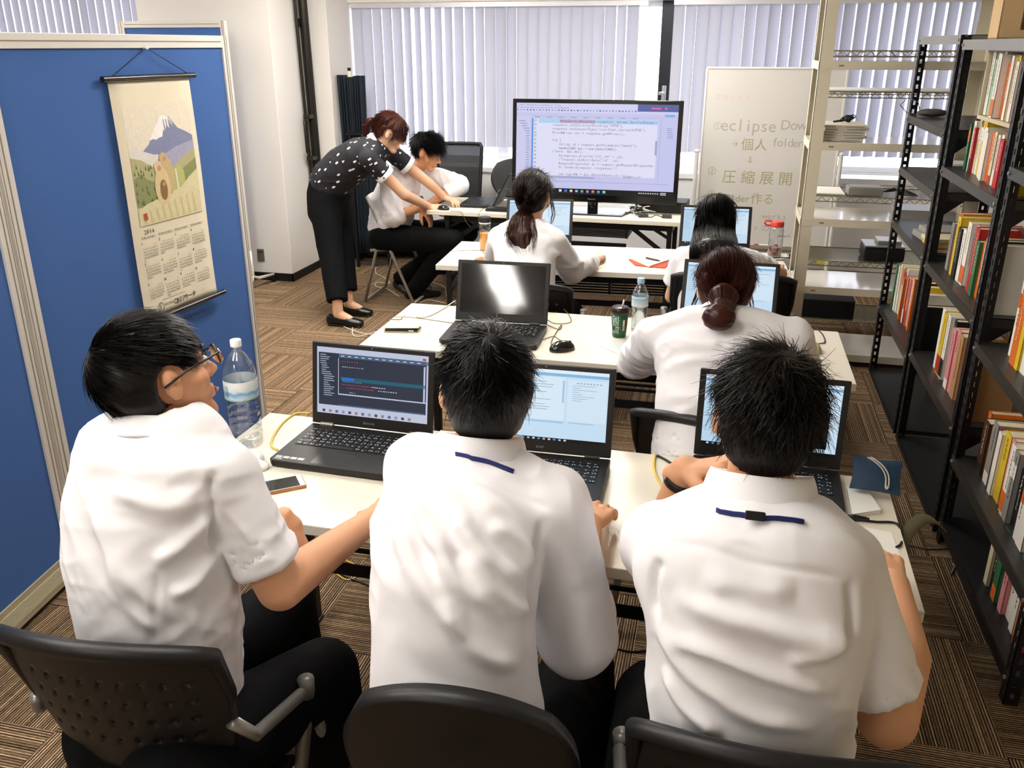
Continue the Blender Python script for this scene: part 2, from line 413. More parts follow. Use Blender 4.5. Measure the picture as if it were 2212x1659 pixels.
def short_hair(c, F, m, parent, s=1.0, n=5200, ln=.035, messy=.35, whorl=(-.01, -.055, .105), seed=3, h=.005, line=(-.005, .86), bulk=1.0, lift=.25, name='hair', front=.078, wd=.0009, nape=-.088, comb=(0, 1, -.4)):
    """cropped hair: a shaped cap plus combed strands radiating from the whorl"""
    c = npv(c); rng = np.random.RandomState(seed); K = npv((.0805, .1005, .098)) * s * bulk; o = npv((0, -.012, .035)) * s
    S = Sculpt(c - .17, c + .17, h)
    S.ball(c + F @ o, K, F, k=0)
    S.loft([c + F @ (npv((0, -.045, .02)) * s), c + F @ (npv((0, -.042, min(-.05, nape + .035))) * s)], [.071 * s * bulk, .058 * s], [.052 * s * bulk, .036 * s], side=F[:, 0], k=.03)
    g = S.arrays
    w, gg = S._win(S.lo, S.lo + S.n * S.h); q = (gg - c) @ F
    pl = (line[0] * s + line[1] * q[..., 1]) - q[..., 2]                    # >0 under the hairline
    ear = .033 * s - np.sqrt((q[..., 1] + .006 * s) ** 2 + ((q[..., 2] + .002 * s) * .8) ** 2)
    S.d[w] = np.maximum(S.d[w], np.maximum(pl * .7, np.maximum(ear, nape * s - q[..., 2])))
    v, f = S.arrays(); nz = vnoise((v - c) * 55, seed); v = v + vnormals(v, f) * (nz * .0015 + .001)[:, None]
    # strands
    W = npv(whorl) * s; roots = []; rnd = rng.randn(n * 3, 3); rnd /= np.linalg.norm(rnd, axis=1, keepdims=True)
    loc = rnd * (K * .98) + o
    ok = (loc[:, 2] > (line[0] * s + line[1] * loc[:, 1]) + .004) & (loc[:, 2] > nape * s * .8) & ~((np.sqrt((loc[:, 1] + .008 * s) ** 2 + (loc[:, 2] * .8) ** 2) < .034 * s) & (np.abs(loc[:, 0]) > .05 * s))
    loc = loc[ok][:n]; cb = unit(comb)
    def st(i, p):
        nn = unit((p - o) / K ** 2); d = p - W; d = d - nn * (d @ nn); dist = np.linalg.norm(d); d = d / (dist + 1e-6)
        sw = np.cross(nn, d) * .5 * math.exp(-dist / .05)
        d = unit(d + sw + (cb - nn * (cb @ nn)) * .3 * (dist > .04) + rng.randn(3) * messy * .5)
        L = ln * s * (.6 + .8 * rng.rand()) * (0.55 if p[2] < -.0 * s else 1.0) * (.45 if p[2] < -.045 * s else 1)
        fl = lift * (.4 + 1.2 * rng.rand()) * (1 if p[2] > .05 * s else .45)
        pts = []; q = p.copy(); dd = unit(d + nn * fl)
        for j in range(5):
            if abs(q[0]) > .055 * s and math.hypot(q[1] + .008 * s, q[2] * .8) < .031 * s: q = q - dd * L * .24; pts += [c + F @ q] * (5 - j); break
            pts.append(c + F @ q); q = q + dd * L / 4; dd = unit(dd - nn * .16 + rng.randn(3) * messy * .12)
            e = math.sqrt((((q - o) / (K * 1.01)) ** 2).sum())
            if e < 1: q = o + (q - o) / e
        return pts
    rv, rq = ribbons(loc, st, 5, wd)
    V, Q = join((v, f), (rv, rq))
    return mesh_np(name, V, Q, m, parent)
def lock(pts, r, m, parent, name, nst=160, seed=1, ry=None, side=(1, 0, 0), tipspread=.5, h=.005, wd=.0012, wave=.006, solid=True):
    """a tress of hair along pts: a solid core and loose strands"""
    rng = np.random.RandomState(seed); P = np.array([npv(p) for p in pts]); n = len(P); rr = npv(r); ryy = rr if ry is None else npv(ry); sd = unit(side)
    parts = []
    if solid:
        S = Sculpt(P.min(0) - rr.max() - .03, P.max(0) + rr.max() + .03, h); S.loft(P, list(rr * .86), list(ryy * .86), side=side, k=.0)
        v, f = S.arrays(); v = v + vnormals(v, f) * (vnoise(v * npv((90, 90, 12)), seed) * .0018)[:, None]; parts.append((v, f))
    t = np.linspace(0, 1, n); tt = np.linspace(0, 1, 9)
    def st(i, _):
        a = rng.rand() * 2 * math.pi; q = .8 + .25 * rng.rand(); ph = rng.rand() * 6; end = .8 + .25 * rng.rand(); out = []
        for u in tt:
            uu = min(u * end, 1.0); p = npv([np.interp(uu, t, P[:, k]) for k in range(3)]); R1 = np.interp(uu, t, rr); R2 = np.interp(uu, t, ryy)
            j = min(int(uu * (n - 1)), n - 2); d = unit(P[j + 1] - P[j]); S_ = unit(sd - d * (sd @ d)); V_ = np.cross(d, S_)
            sp = 1 + tipspread * uu ** 3
            p = p + (S_ * math.cos(a) * R1 + V_ * math.sin(a) * R2) * q * sp + (S_ * math.sin(ph + uu * 5) + V_ * math.cos(ph + uu * 4)) * wave * uu; out.append(p)
        return out
    parts.append(ribbons(range(nst), st, 9, wd))
    V, Q = join(*parts); return mesh_np(name, V, Q, m, parent)
SKIN = dict(bump=.05, bscale=260, rough=.55, sub=.12, spec=.35)
def eyes_brows(c, F, par, hairm, s=1.0):
    c = npv(c); T = lambda x, y, z: Vector(c + F @ (npv((x, y, z)) * s)); Mx = Matrix(F.tolist())
    for q in (-1, 1):
        b = MB(); b.ell(T(q * .034, .0735, .006), (.0118 * s, .0125 * s, .0095 * s), 12, Mx, mat('eye_white', 'ece6e0', .2))
        b.ell(T(q * .034, .0835, .006), (.0045 * s, .003 * s, .0045 * s), 8, Mx, mat('iris', '1c120c', .15)); obj('eye', b, None, par, smooth=True, world=True)
    b = MB()
    for q in (-1, 1): b.tube([T(q * .014, .089, .026), T(q * .032, .0875, .031), T(q * .052, .073, .026)], [.0022, .003, .0012], 6)
    obj('eyebrows', b, hairm, par, smooth=True, world=True)
    b = MB(); b.tube([T(-.020, .0815, -.062), T(-.008, .0905, -.0605), T(0, .0915, -.0612), T(.008, .0905, -.0605), T(.020, .0815, -.062)], [.001, .003, .0028, .003, .001], 6)
    obj('lips', b, mat('lips', 'b06a5e', .5), par, smooth=True, world=True)
WHITE = lambda: mat('white_cotton', 'f1eff2', .8, spec=.2, bump=.04, bscale=700)
def lv(pl, pr, py, Y, ry, dy=0.):
    a, b = onY(pl, py, Y), onY(pr, py, Y); c = (a + b) / 2; c.y += dy
    return (npv(c), (b - a).length / 2, ry)
def collar(par, m, c, ax, fwd, r, hs=.03, drop=.042, ry=None, open_=.035):
    """shirt collar: a stand round the neck and the leaf folded over it"""
    ax = unit(ax); f = npv(fwd); f = unit(f - ax * (f @ ax)); rt = np.cross(f, ax); c = npv(c); ry = ry or r
    prof = [(.0, -.012, 0), (.0, hs * .6, 0), (.001, hs, 0), (.007, hs + .002, 1), (.012, hs * .7, 1), (.017, hs - drop * .6, 1), (.022, hs - drop, 1)]
    def fn(u, v):
        t = -math.pi / 2 + open_ * 3 + u * (2 * math.pi - open_ * 6) ; t += math.pi
        j = v * (len(prof) - 1); i = min(int(j), len(prof) - 2); w = j - i
        dr = prof[i][0] * (1 - w) + prof[i + 1][0] * w; z = prof[i][1] * (1 - w) + prof[i + 1][1] * w
        fr = (1 + math.sin(t)) / 2      # 1 at the front
        fr = max(0, (-math.sin(t) * -1)); drp = 0
        z2 = z - .012 * max(0, math.sin(t)) - (.025 * max(0, math.sin(t)) ** 2 if v > .55 else 0)
        p = c + rt * (r + dr) * math.cos(t) + f * (ry + dr) * math.sin(t) + ax * z2
        return Vector(p)
    b = MB(); b.grid(fn, 48, 18); o = obj('collar', b, m, par, smooth=True, solid=.0022, world=True); return o
def strap(par, c, ax, fwd, r, m, w=.012, ry=None, name='lanyard', fall=.16):
    ax = unit(ax); f = npv(fwd); f = unit(f - ax * (f @ ax)); rt = np.cross(f, ax); c = npv(c); ry = ry or r
    def fn(u, v):
        t = math.pi * (1 - .0) * u + math.pi; zz = (v - .5) * w
        e = 0
        if u < .0: pass
        p = c + rt * (r) * math.cos(t) + f * ry * math.sin(t) + ax * (zz) * 1.0
        return Vector(p)
    b = MB(); b.grid(fn, 30, 2)
    for q in (-1, 1):
        p0 = c + rt * r * q; p1 = c + rt * r * .75 * q + f * (ry + .05) - ax * .05; p2 = c + rt * .02 * q + f * (ry + .07) - ax * (fall + .05)
        b.grid(lambda u, v, P=bez(p0, p1, p2, 9): Vector(P[min(int(u * 8), 8)] + ax * (v - .5) * w + rt * (v - .5) * w * u), 8, 1)
    return obj(name, b, m, par, smooth=True, solid=.0012, world=True)
def neck_strap(par, shirt_ob, px, m, w=.006, front=(0, .022, -.012)):
    """lanyard band lying on the back of the shirt; px = where it shows in the photo"""
    co = np.zeros(len(shirt_ob.data.vertices) * 3, np.float32); shirt_ob.data.vertices.foreach_get('co', co); v = co.reshape(-1, 3) + np.array(par.location)
    K = [snap(v, px[i][0] + (px[i + 1][0] - px[i][0]) * k / 4, px[i][1] + (px[i + 1][1] - px[i][1]) * k / 4) for i in range(len(px) - 1) for k in range(4)] + [snap(v, *px[-1])]
    K = [K[0]] + [(K[i - 1] + K[i] + K[i + 1]) / 3 for i in range(1, len(K) - 1)] + [K[-1]]; fr = npv(front)
    K = [K[0] + fr] + K + [K[-1] + fr]
    b = MB(); K = [npv(k) - (npv(k) - npv(CC)) / np.linalg.norm(npv(k) - npv(CC)) * .0045 for k in K]; n = len(K) - 1
    b.grid(lambda u, t: Vector(K[int(round(u * n))] + npv((0, -.3, .95)) * (t - .5) * 2 * w), n, 2); return obj('lanyard', b, m, par, smooth=True, solid=.0016, world=True)
def bounds(pts, m=.2):
    P = np.array([npv(p) for p in pts]); return P.min(0) - m, P.max(0) + m
def figure(label, base, spine, side, neck, head, F, sh, arms, legs, sleeves, h=.006, hs=.0055, fem=False, ease=.026, shirt=None, skin=None, wr=.006, wspec=None, creases=None, hem=None, yoke=.052,
           trouser=None, shoes=True, hscale=1.0, belly=None, seed=1, shirtname='shirt', collar_kw=None, colr=True, smooth_it=1, neckcut=None, dip=.0, slk=.009):
    """spine = [(centre, rx, ry)] hips -> shoulders as the cloth shows; arms = [(points, radii, hand kwargs)]; sleeves = [(points, radii)]"""
    P = thing('person', label, 'person', base)
    skin = skin or mat('skin', 'd9a27c', **SKIN); shirt = shirt or WHITE(); trouser = trouser or mat('black_trousers', '0b0c0e', .85, spec=.15, bump=.1, bscale=150)
    side = unit(side); allp = [s[0] for s in spine] + [neck, head] + [p for a in arms for p in a[0]] + [p for l in legs for p in l]
    lo, hi = bounds(allp, .16); S = Sculpt(lo, hi, h)
    S.loft([s[0] for s in spine], [s[1] - ease for s in spine], [s[2] - ease for s in spine], side=side, k=.02)
    for q in sh: S.loft([npv(neck) * .8 + npv(q) * .2, q], [.045, .042], [.04, .04], k=.03)
    do_head(S, head, F, hscale, neck, fem)
    for pts, rr, hk in arms:
        S.loft(pts, rr, k=.012)
        if hk: do_hand(S, pts[-1], **hk)
    for l in legs: S.loft(l[:3], [.08, .055, .035], k=.02)
    v, q = S.arrays(); v = relax(v, q, smooth_it, .4); body = mesh_np('body', v, q, skin, P)
    # shirt
    T = Sculpt(lo, hi, hs)
    T.loft([s[0] for s in spine], [s[1] for s in spine], [s[2] for s in spine], side=side, k=.01, flat=(True, False), pw=2.25)
    for qv in sh: T.loft([npv(neck) - unit(npv(head) - npv(neck)) * dip, qv], [yoke, yoke * .98], [yoke * .9, yoke * .98], k=.035)
    for pts, rr in sleeves:
        T.loft(pts, rr, k=slk, flat=(False, True))
    ax = unit(npv(head) - npv(neck))
    T.loft([npv(neck) + ax * .03, npv(neck) + ax * .2], [.055 if fem else .06, .085], k=.004, mode='sub')
    for (pts, rr), (ap, ar, _) in zip(sleeves, arms):
        d = unit(npv(pts[-1]) - npv(pts[-2])); e = npv(pts[-1])
        T.loft([e - d * .03, e + d * .03], rr[-1] - .020, mode='sub', k=0)
    v, q = T.arrays(); v = relax(v, q, 2, .5)
    up = unit(npv(spine[-1][0]) - npv(spine[0][0])); f3 = np.cross(up, side)
    if wspec is None: wspec = [(up * .8 + side * .9, 20, 3.2, .8), (up * .8 - side * .6, 26, 4, .5), (side + up * .25, 34, 6, .35)]
    v = folds(v, q, wr, wspec, seed)
    if creases: v = crease(v, q, creases)
    v = relax(v, q, 1, .35)
    so = mesh_np(shirtname, v, q, shirt, P)
    if legs:
        lo2, hi2 = bounds([p for l in legs for p in l] + [spine[0][0]], .2); U = Sculpt(lo2, hi2, .009)
        U.loft([npv(spine[0][0]) - up * .02, npv(spine[0][0]) + up * .1], [spine[0][1] - .012, spine[0][1] - .02], [spine[0][2] - .012, spine[0][2] - .02], side=side, k=.03)
        for l in legs: U.loft([l[0], l[1], npv(l[2]) * .5 + npv(l[1]) * .5, l[2]], [.1, .075, .068, .064], k=.03, flat=(False, True))
        v, q = U.arrays(); v = relax(v, q, 2, .5); v = folds(v, q, .004, [((0, 0, 1), 16, 4, 1)], seed + 5); mesh_np('trousers', v, q, trouser, P)
    if shoes and legs:
        for l in legs:
            a = npv(l[2]); t = npv(l[3]); d = t - a; d[2] = 0; d = unit(d); b = np.array([a[0], a[1], 0]); W = Sculpt(b - .2, b + .33, .006) if 0 else Sculpt(np.array([b[0] - .3, b[1] - .3, -.02]), np.array([b[0] + .3, b[1] + .3, .16]), .006)
            W.loft([b - d * .035 + npv((0, 0, .045)), b + d * .06 + npv((0, 0, .04)), b + d * .14 + npv((0, 0, .028)), b + d * .19 + npv((0, 0, .026))], [.036, .04, .045, .036], [.045, .042, .03, .024], side=np.cross(d, (0, 0, 1)), k=.01)
            W.cut(b, (0, 0, -1)); v, q = W.arrays(); v = relax(v, q, 1, .5); mesh_np('shoe', v, q, mat('black_leather', '0c0b0b', .28, spec=.6), P)
    if colr:
        kw = dict(c=npv(neck) + ax * .022, ax=ax, fwd=F[:, 1], r=.062 if fem else .068); kw.update(collar_kw or {}); kw['c'] = kw['c'] + ax * kw.pop('lift', 0); collar(P, shirt, **kw)
    return P, ax
HAIR = lambda c='0d0b0b', n='black_hair', r=.38: mat(n, c, r, spec=.35)
# ---------------------------------------------------------------- the room
WALLM = mat('white_wall_paint', 'e4e0da', .7, spec=.25, bump=.04, bscale=300)
CREAM = mat('cream_wall', 'ece0c4', .7, spec=.2)
XL, XR, YB, YW = -7.0, 1.95, -2.2, 7.4
def carpet():
    m = bpy.data.materials.new('striped_carpet_tiles'); m.use_nodes = True; nt = m.node_tree; N = nt.nodes; Lk = nt.links; b = N['Principled BSDF']
    def node(t, **k):
        n = N.new(t)
        for a, v in k.items(): setattr(n, a, v)
        return n
    def mth(op, a, b_=None, c=None):
        n = node('ShaderNodeMath', operation=op)
        for i, v in enumerate((a, b_, c)):
            if v is None: continue
            if isinstance(v, (int, float)): n.inputs[i].default_value = v
            else: Lk.new(v, n.inputs[i])
        return n.outputs[0]
    tc = node('ShaderNodeTexCoord'); sx = node('ShaderNodeSeparateXYZ'); Lk.new(tc.outputs['Object'], sx.inputs[0])
    T = .5067
    u = mth('DIVIDE', mth('ADD', sx.outputs[0], 2.69 + 21 * T), T); v = mth('DIVIDE', mth('SUBTRACT', sx.outputs[1], 5.12 - 20 * T), T)
    iu, iv = mth('FLOOR', u), mth('FLOOR', v)
    par = mth('MODULO', mth('ADD', iu, iv), 2.0)
    fu, fv = mth('FRACT', u), mth('FRACT', v)
    # parity picks which way the yarn rows run
    al = mth('ADD', mth('MULTIPLY', par, fu), mth('MULTIPLY', mth('SUBTRACT', 1.0, par), fv))       # across the rows
    lo = mth('ADD', mth('MULTIPLY', par, fv), mth('MULTIPLY', mth('SUBTRACT', 1.0, par), fu))       # along the rows
    rows = mth('MULTIPLY', al, 118.0); ir = mth('FLOOR', rows); fr = mth('FRACT', rows); odd = mth('MODULO', ir, 2.0)
    cid = mth('ADD', mth('MULTIPLY', iu, 7.13), mth('MULTIPLY', iv, 3.71))
    wn = node('ShaderNodeTexWhiteNoise', noise_dimensions='2D'); cb = node('ShaderNodeCombineXYZ'); Lk.new(ir, cb.inputs[0]); Lk.new(cid, cb.inputs[1]); Lk.new(cb.outputs[0], wn.inputs['Vector'])
    ns = node('ShaderNodeTexNoise'); ns.inputs['Scale'].default_value = 1.0; cb2 = node('ShaderNodeCombineXYZ'); Lk.new(mth('MULTIPLY', lo, 34.0), cb2.inputs[0]); Lk.new(mth('ADD', mth('MULTIPLY', ir, 5.7), cid), cb2.inputs[1]); Lk.new(cb2.outputs[0], ns.inputs['Vector'])
    val = mth('ADD', mth('ADD', mth('MULTIPLY', wn.outputs['Value'], .42), mth('MULTIPLY', odd, .5)), mth('MULTIPLY', mth('SUBTRACT', ns.outputs[0], .5), .45))
    cr = node('ShaderNodeValToRGB'); Lk.new(val, cr.inputs[0]); e = cr.color_ramp.elements; cr.color_ramp.interpolation = 'LINEAR'
    e[0].position = 0; e[0].color = lin('2b211b') + (1,); e[1].position = .9; e[1].color = lin('cdae88') + (1,)
    for p, c in ((.2, '3b2e26'), (.36, '5a4836'), (.5, '7e674c'), (.62, '97805f'), (.76, 'a98c72')):
        q = e.new(p); q.color = lin(c) + (1,)
    # hollow between two yarn rows, and the seam of the tile
    rid = mth('POWER', mth('ABSOLUTE', mth('SUBTRACT', mth('MULTIPLY', fr, 2.0), 1.0)), 3.0)
    ed = mth('MINIMUM', mth('MINIMUM', fu, mth('SUBTRACT', 1.0, fu)), mth('MINIMUM', fv, mth('SUBTRACT', 1.0, fv)))
    seam = mth('LESS_THAN', ed, .004)
    dk = mth('SUBTRACT', mth('SUBTRACT', 1.0, mth('MULTIPLY', rid, .15)), mth('MULTIPLY', seam, .25))
    mx = node('ShaderNodeVectorMath', operation='SCALE'); Lk.new(cr.outputs[0], mx.inputs[0]); Lk.new(dk, mx.inputs['Scale'])
    Lk.new(mx.outputs[0], b.inputs['Base Color']); b.inputs['Roughness'].default_value = .95; b.inputs['Specular IOR Level'].default_value = .1
    bp = node('ShaderNodeBump'); bp.inputs['Strength'].default_value = .5; bp.inputs['Distance'].default_value = .004
    Lk.new(mth('SUBTRACT', 1.0, rid), bp.inputs['Height']); Lk.new(bp.outputs[0], b.inputs['Normal'])
    return m
b = MB(); b.box(XL, XR, YB, YW, -.06, 0); struct('floor', b, carpet())
b = MB(); b.box(XL, XR, YB, YW, CEIL, CEIL + .06); struct('ceiling', b, mat('ceiling_tiles', 'e8e6e0', .9, bump=.2, bscale=90))
b = MB(); b.box(XL - .1, XL, YB, YW, 0, CEIL); struct('wall_left', b, WALLM)
b = MB(); b.box(XR, XR + .1, YB, YW, 0, CEIL); struct('wall_right', b, CREAM)
b = MB(); b.box(XL, XR, YB - .1, YB, 0, CEIL); struct('wall_back', b, WALLM)
# window wall: spandrel, header, pier
Y0, Y1 = YW, YW + .2
b = MB(); b.box(XL, XR, Y0, Y1, 0, .84); b.box(-4.39, XR, Y0 - .14, Y1, 2.09, CEIL); b.box(XL, -4.39, Y0 - .06, Y1, 2.42, CEIL); b.box(-4.39, -3.12, Y0, Y1, .84, 2.09); struct('wall_window', b, WALLM)
b = MB(); b.box(-4.39, -3.31, 6.28, YW, 0, CEIL); b.box(-3.31, -3.12, 6.85, YW, 0, CEIL)
struct('wall_pier', b, WALLM, bevel=.004)
b = MB(); b.box(-4.40, -3.30, 6.268, 6.28, 0, .062); b.box(-3.31, -3.298, 6.268, 6.85, 0, .062); b.box(-3.30, -3.12, 6.838, 6.85, 0, .062)
struct('baseboard_pier', b, mat('black_baseboard', '12100f', .5))
b = MB(); b.box(-3.12, XR, YW - .012, YW, 0, .062); struct('baseboard_window', b, mat('black_baseboard'))
b = MB(); b.box(-3.12, XR, YW - .26, YW + .02, .79, .83); b.box(-3.12, XR, YW - .24, YW, 0.12, .79); struct('trim_sill', b, mat('white_sill', 'f0f0f2', .35), bevel=.003)
# windows: frames with clear panes
FR = mat('dark_window_frame', '2c2e33', .4, metal=.6)
def window(n, x0, x1, mull, z1=2.09):
    b = MB(); z0 = .84
    for (a, c, d, e) in ((x0, x1, z0, z0 + .045), (x0, x1, z1 - .045, z1), (x0, x0 + .045, z0, z1), (x1 - .045, x1, z0, z1)): b.box(a, c, Y0 + .03, Y0 + .09, d, e, mat('white_sill'))
    for mx in mull: b.box(mx - .045, mx + .045, Y0 + .01, Y0 + .09, z0 + .045, z1, FR if -1 < mx < 0 else mat('white_sill'))
    o = struct('window_%d' % n, b, FR, bevel=.002)
    g = MB(); g.box(x0 + .04, x1 - .04, Y0 + .055, Y0 + .062, z0 + .04, z1 - .04); obj('window_pane', g, mat('window_glass', 'ffffff', .02, alpha=.06, spec=.5), o)
    for mx in mull:
        if -1 < mx < 0:
            h = MB(); h.box(mx - .012, mx + .022, Y0 - .012, Y0 + .012, 1.33, 1.47); h.box(mx - .035, mx + .012, Y0 - .03, Y0 - .01, 1.40, 1.425); h.box(mx - .012, mx + .004, Y0 - .035, Y0 - .012, 1.31, 1.42)
            obj('window_latch', h, mat('latch_metal', 'b9bcc2', .3, metal=.8), o, bevel=.003)
window(1, XL + .02, -4.41, (-5.7,), 2.42); window(2, -3.11, XR - .01, (-1.85, -.54, .75))
for x0, x1 in ((XL, -4.39), (-3.12, XR)):        # daylight is sampled through the openings
    pd = bpy.data.lights.new('window_daylight', 'AREA'); pd.shape = 'RECTANGLE'; pd.size = x1 - x0; pd.size_y = 1.3; pd.energy = 1; pd.cycles.is_portal = True
    po = bpy.data.objects.new('window_daylight', pd); COL.objects.link(po); po.location = ((x0 + x1) / 2, Y1 + .01, 1.47); po.rotation_euler = (R(-90), 0, 0)
# vertical blinds
def blindmat():
    m = bpy.data.materials.new('blind_fabric'); m.use_nodes = True; nt = m.node_tree; b = nt.nodes['Principled BSDF']; b.inputs['Base Color'].default_value = lin('bdbdc8') + (1,); b.inputs['Roughness'].default_value = .85
    t = nt.nodes.new('ShaderNodeBsdfTranslucent'); t.inputs[0].default_value = lin('b8b8c8') + (1,); mx = nt.nodes.new('ShaderNodeMixShader'); mx.inputs[0].default_value = .14
    nt.links.new(b.outputs[0], mx.inputs[1]); nt.links.new(t.outputs[0], mx.inputs[2]); nt.links.new(mx.outputs[0], nt.nodes['Material Output'].inputs[0]); return m
BL = blindmat()
def blinds(name, label, x0, x1, seed, open_=(), zb=.965, zt=2.06):
    P = thing(name, label, 'blind', (x0, YW - .1, zt)); rng = random.Random(seed)
    h = MB(); h.box(0, x1 - x0, -.025, .025, -.01, .03); obj('head_rail', h, mat('blind_rail', 'd6d6da', .4, metal=.3), P, bevel=.002)
    W = .094; g = MB(); g.grid(lambda u, v: Vector(((u - .5) * W, .006 * math.cos((u - .5) * 3.1), -v * (zt - .01 - zb))), 8, 1)
    base = None; n = int((x1 - x0) / .087)
    for i in range(n):
        x = (i + .5) * .087
        gx = x0 + x; gap = rng.choice((-.004, -.004, -.003, -.003, -.002, .004, .006))
        for lo, hi, g_ in open_:
            if lo < gx < hi: gap = g_ * rng.uniform(.7, 1.2)
        k_ = abs(gx) / 7.3; a = min((abs(.087 - W * math.cos(R(t)) + W * math.sin(R(t)) * k_ - gap), t) for t in range(8, 56))[1] * (1 if gx > 0 else -1)
        if base is None: base = o = obj('slat', g, BL, P, smooth=True)
        else: o = base.copy(); COL.objects.link(o); o.parent = P
        o.location = (x, 0, 0); o.rotation_euler = (0, 0, R(a))
    return P
blinds('vertical_blind', 'pale grey vertical blind behind the monitor, left of the dark window post', -3.10, -.68, 1, ((-2.68, -2.2, .032), (-2.2, -1.95, .012), (-.95, -.8, .016)))
blinds('vertical_blind', 'pale grey vertical blind right of the dark window post, behind the whiteboard', -.49, XR - .02, 2, ((.62, 1.0, .012), (1.0, 1.9, .016)))
blinds('vertical_blind', 'pale grey vertical blind above the blue screens at far left', XL + .02, -4.42, 3, ((-7, -5.2, .016),), zt=2.38)
# ceiling fixtures
for i, (lx, ly) in enumerate(LAMPS):
    P = thing('ceiling_light', ('fluorescent ceiling fixture over the ' + ('left end of the front row', 'right end of the front row', 'left end of the second row', 'right end of the second row', 'left end of the monitor desk', 'right end of the monitor desk', 'floor behind the photographer', 'area behind the blue screens')[i]), 'light', (lx, ly, CEIL), group='fluorescent ceiling fixtures')
    h = MB(); h.box(-.16, .16, -.64, .64, -.012, 0); h.box(-.16, -.15, -.64, .64, -.055, 0); h.box(.15, .16, -.64, .64, -.055, 0); obj('housing', h, mat('lamp_housing', 'f2f2f0', .5), P)
    for x in (-.07, .07):
        t = MB(); t.tube([(x, -.6, -.045), (x, .6, -.045)], .015, 10); obj('tube', t, mat('tube_glow', 'fffaf0', .5, emit=9.0), P, smooth=True)
# outlet on the pier
P = thing('wall_outlet', 'grey metal outlet plate low on the white pier beside the rear blue screen', 'outlet', onY(564, 551, 6.279))
b = MB(); b.box(-.03, .03, -.006, 0, -.05, .05); obj('plate', b, mat('steel_plate', '8f8a80', .4, metal=.6), P, bevel=.002)
b = MB(); b.box(-.02, .02, -.009, -.006, .02, .035); obj('socket', b, mat('dark_slot', '3a3835', .6), P)
# ---------------------------------------------------------------- desks
DT = mat('cream_laminate', 'e3dccb', .32, spec=.45, noise=.015, nscale=5); DE = mat('cream_edge', 'd6cdb6', .5); BK = mat('black_steel', '0f1011', .45, spec=.4)
def desk(label, x, y, a):
    P = thing('desk', label, 'desk', (x, y, 0), R(a), 'long cream folding desks')
    b = MB(); b.box(0, 1.8, 0, .6, .672, .70); obj('desk_top', b, DT, P, bevel=.002)
    for i, lx in enumerate((.13, 1.67)):
        for ly in (.07, .53):
            b = MB(); b.bar((lx, ly, 0.012), (lx, ly, .64), .032, .032); b.box(lx - .02, lx + .02, ly - .02, ly + .02, 0, .014, mat('black_plastic', '101112', .4)); obj('leg', b, BK, P, bevel=.003)
        b = MB(); b.bar((lx, .05, .645), (lx, .55, .645), .04, .05); b.bar((lx, .07, .13), (lx, .53, .13), .025, .025)
        s = 1 if i == 0 else -1
        b.bar((lx, .09, .45), (lx + s * .26, .09, .64), .03, .008, up=(0, 1, 0)); b.bar((lx, .09, .57), (lx + s * .12, .09, .64), .022, .008, up=(0, 1, 0)); obj('end_frame', b, BK, P, bevel=.002)
    b = MB(); b.bar((.13, .09, .645), (1.67, .09, .645), .03, .045); b.bar((.13, .51, .645), (1.67, .51, .645), .03, .045); obj('side_rail', b, BK, P)
    b = MB()
    for k in range(6): b.bar((.42, .14 + .055 * k, .555), (1.38, .14 + .055 * k, .555), .009, .009)
    for lx in (.42, .9, 1.38):
        b.bar((lx, .13, .555), (lx, .43, .555), .012, .012)
        for ly in (.13, .43): b.bar((lx, ly, .555), (lx, ly, .64), .01, .01)
    b.bar((.42, .13, .50), (1.38, .13, .50), .012, .03)
    obj('wire_shelf', b, BK, P); return P
DESKS = [(-1.3345, 1.6816, -1.13), (-1.3117, 2.9659, .06), (-1.4368, 4.2859, 3.4), (-2.0028, 5.8131, -1.48)]
for (x, y, a), l in zip(DESKS, ('cream desk of the front row with three open laptops', 'cream desk of the second row with the green cup and water bottle', 'cream desk of the third row with the orange tea bottle', 'cream desk at the front of the room under the large monitor')): desk(l, x, y, a)
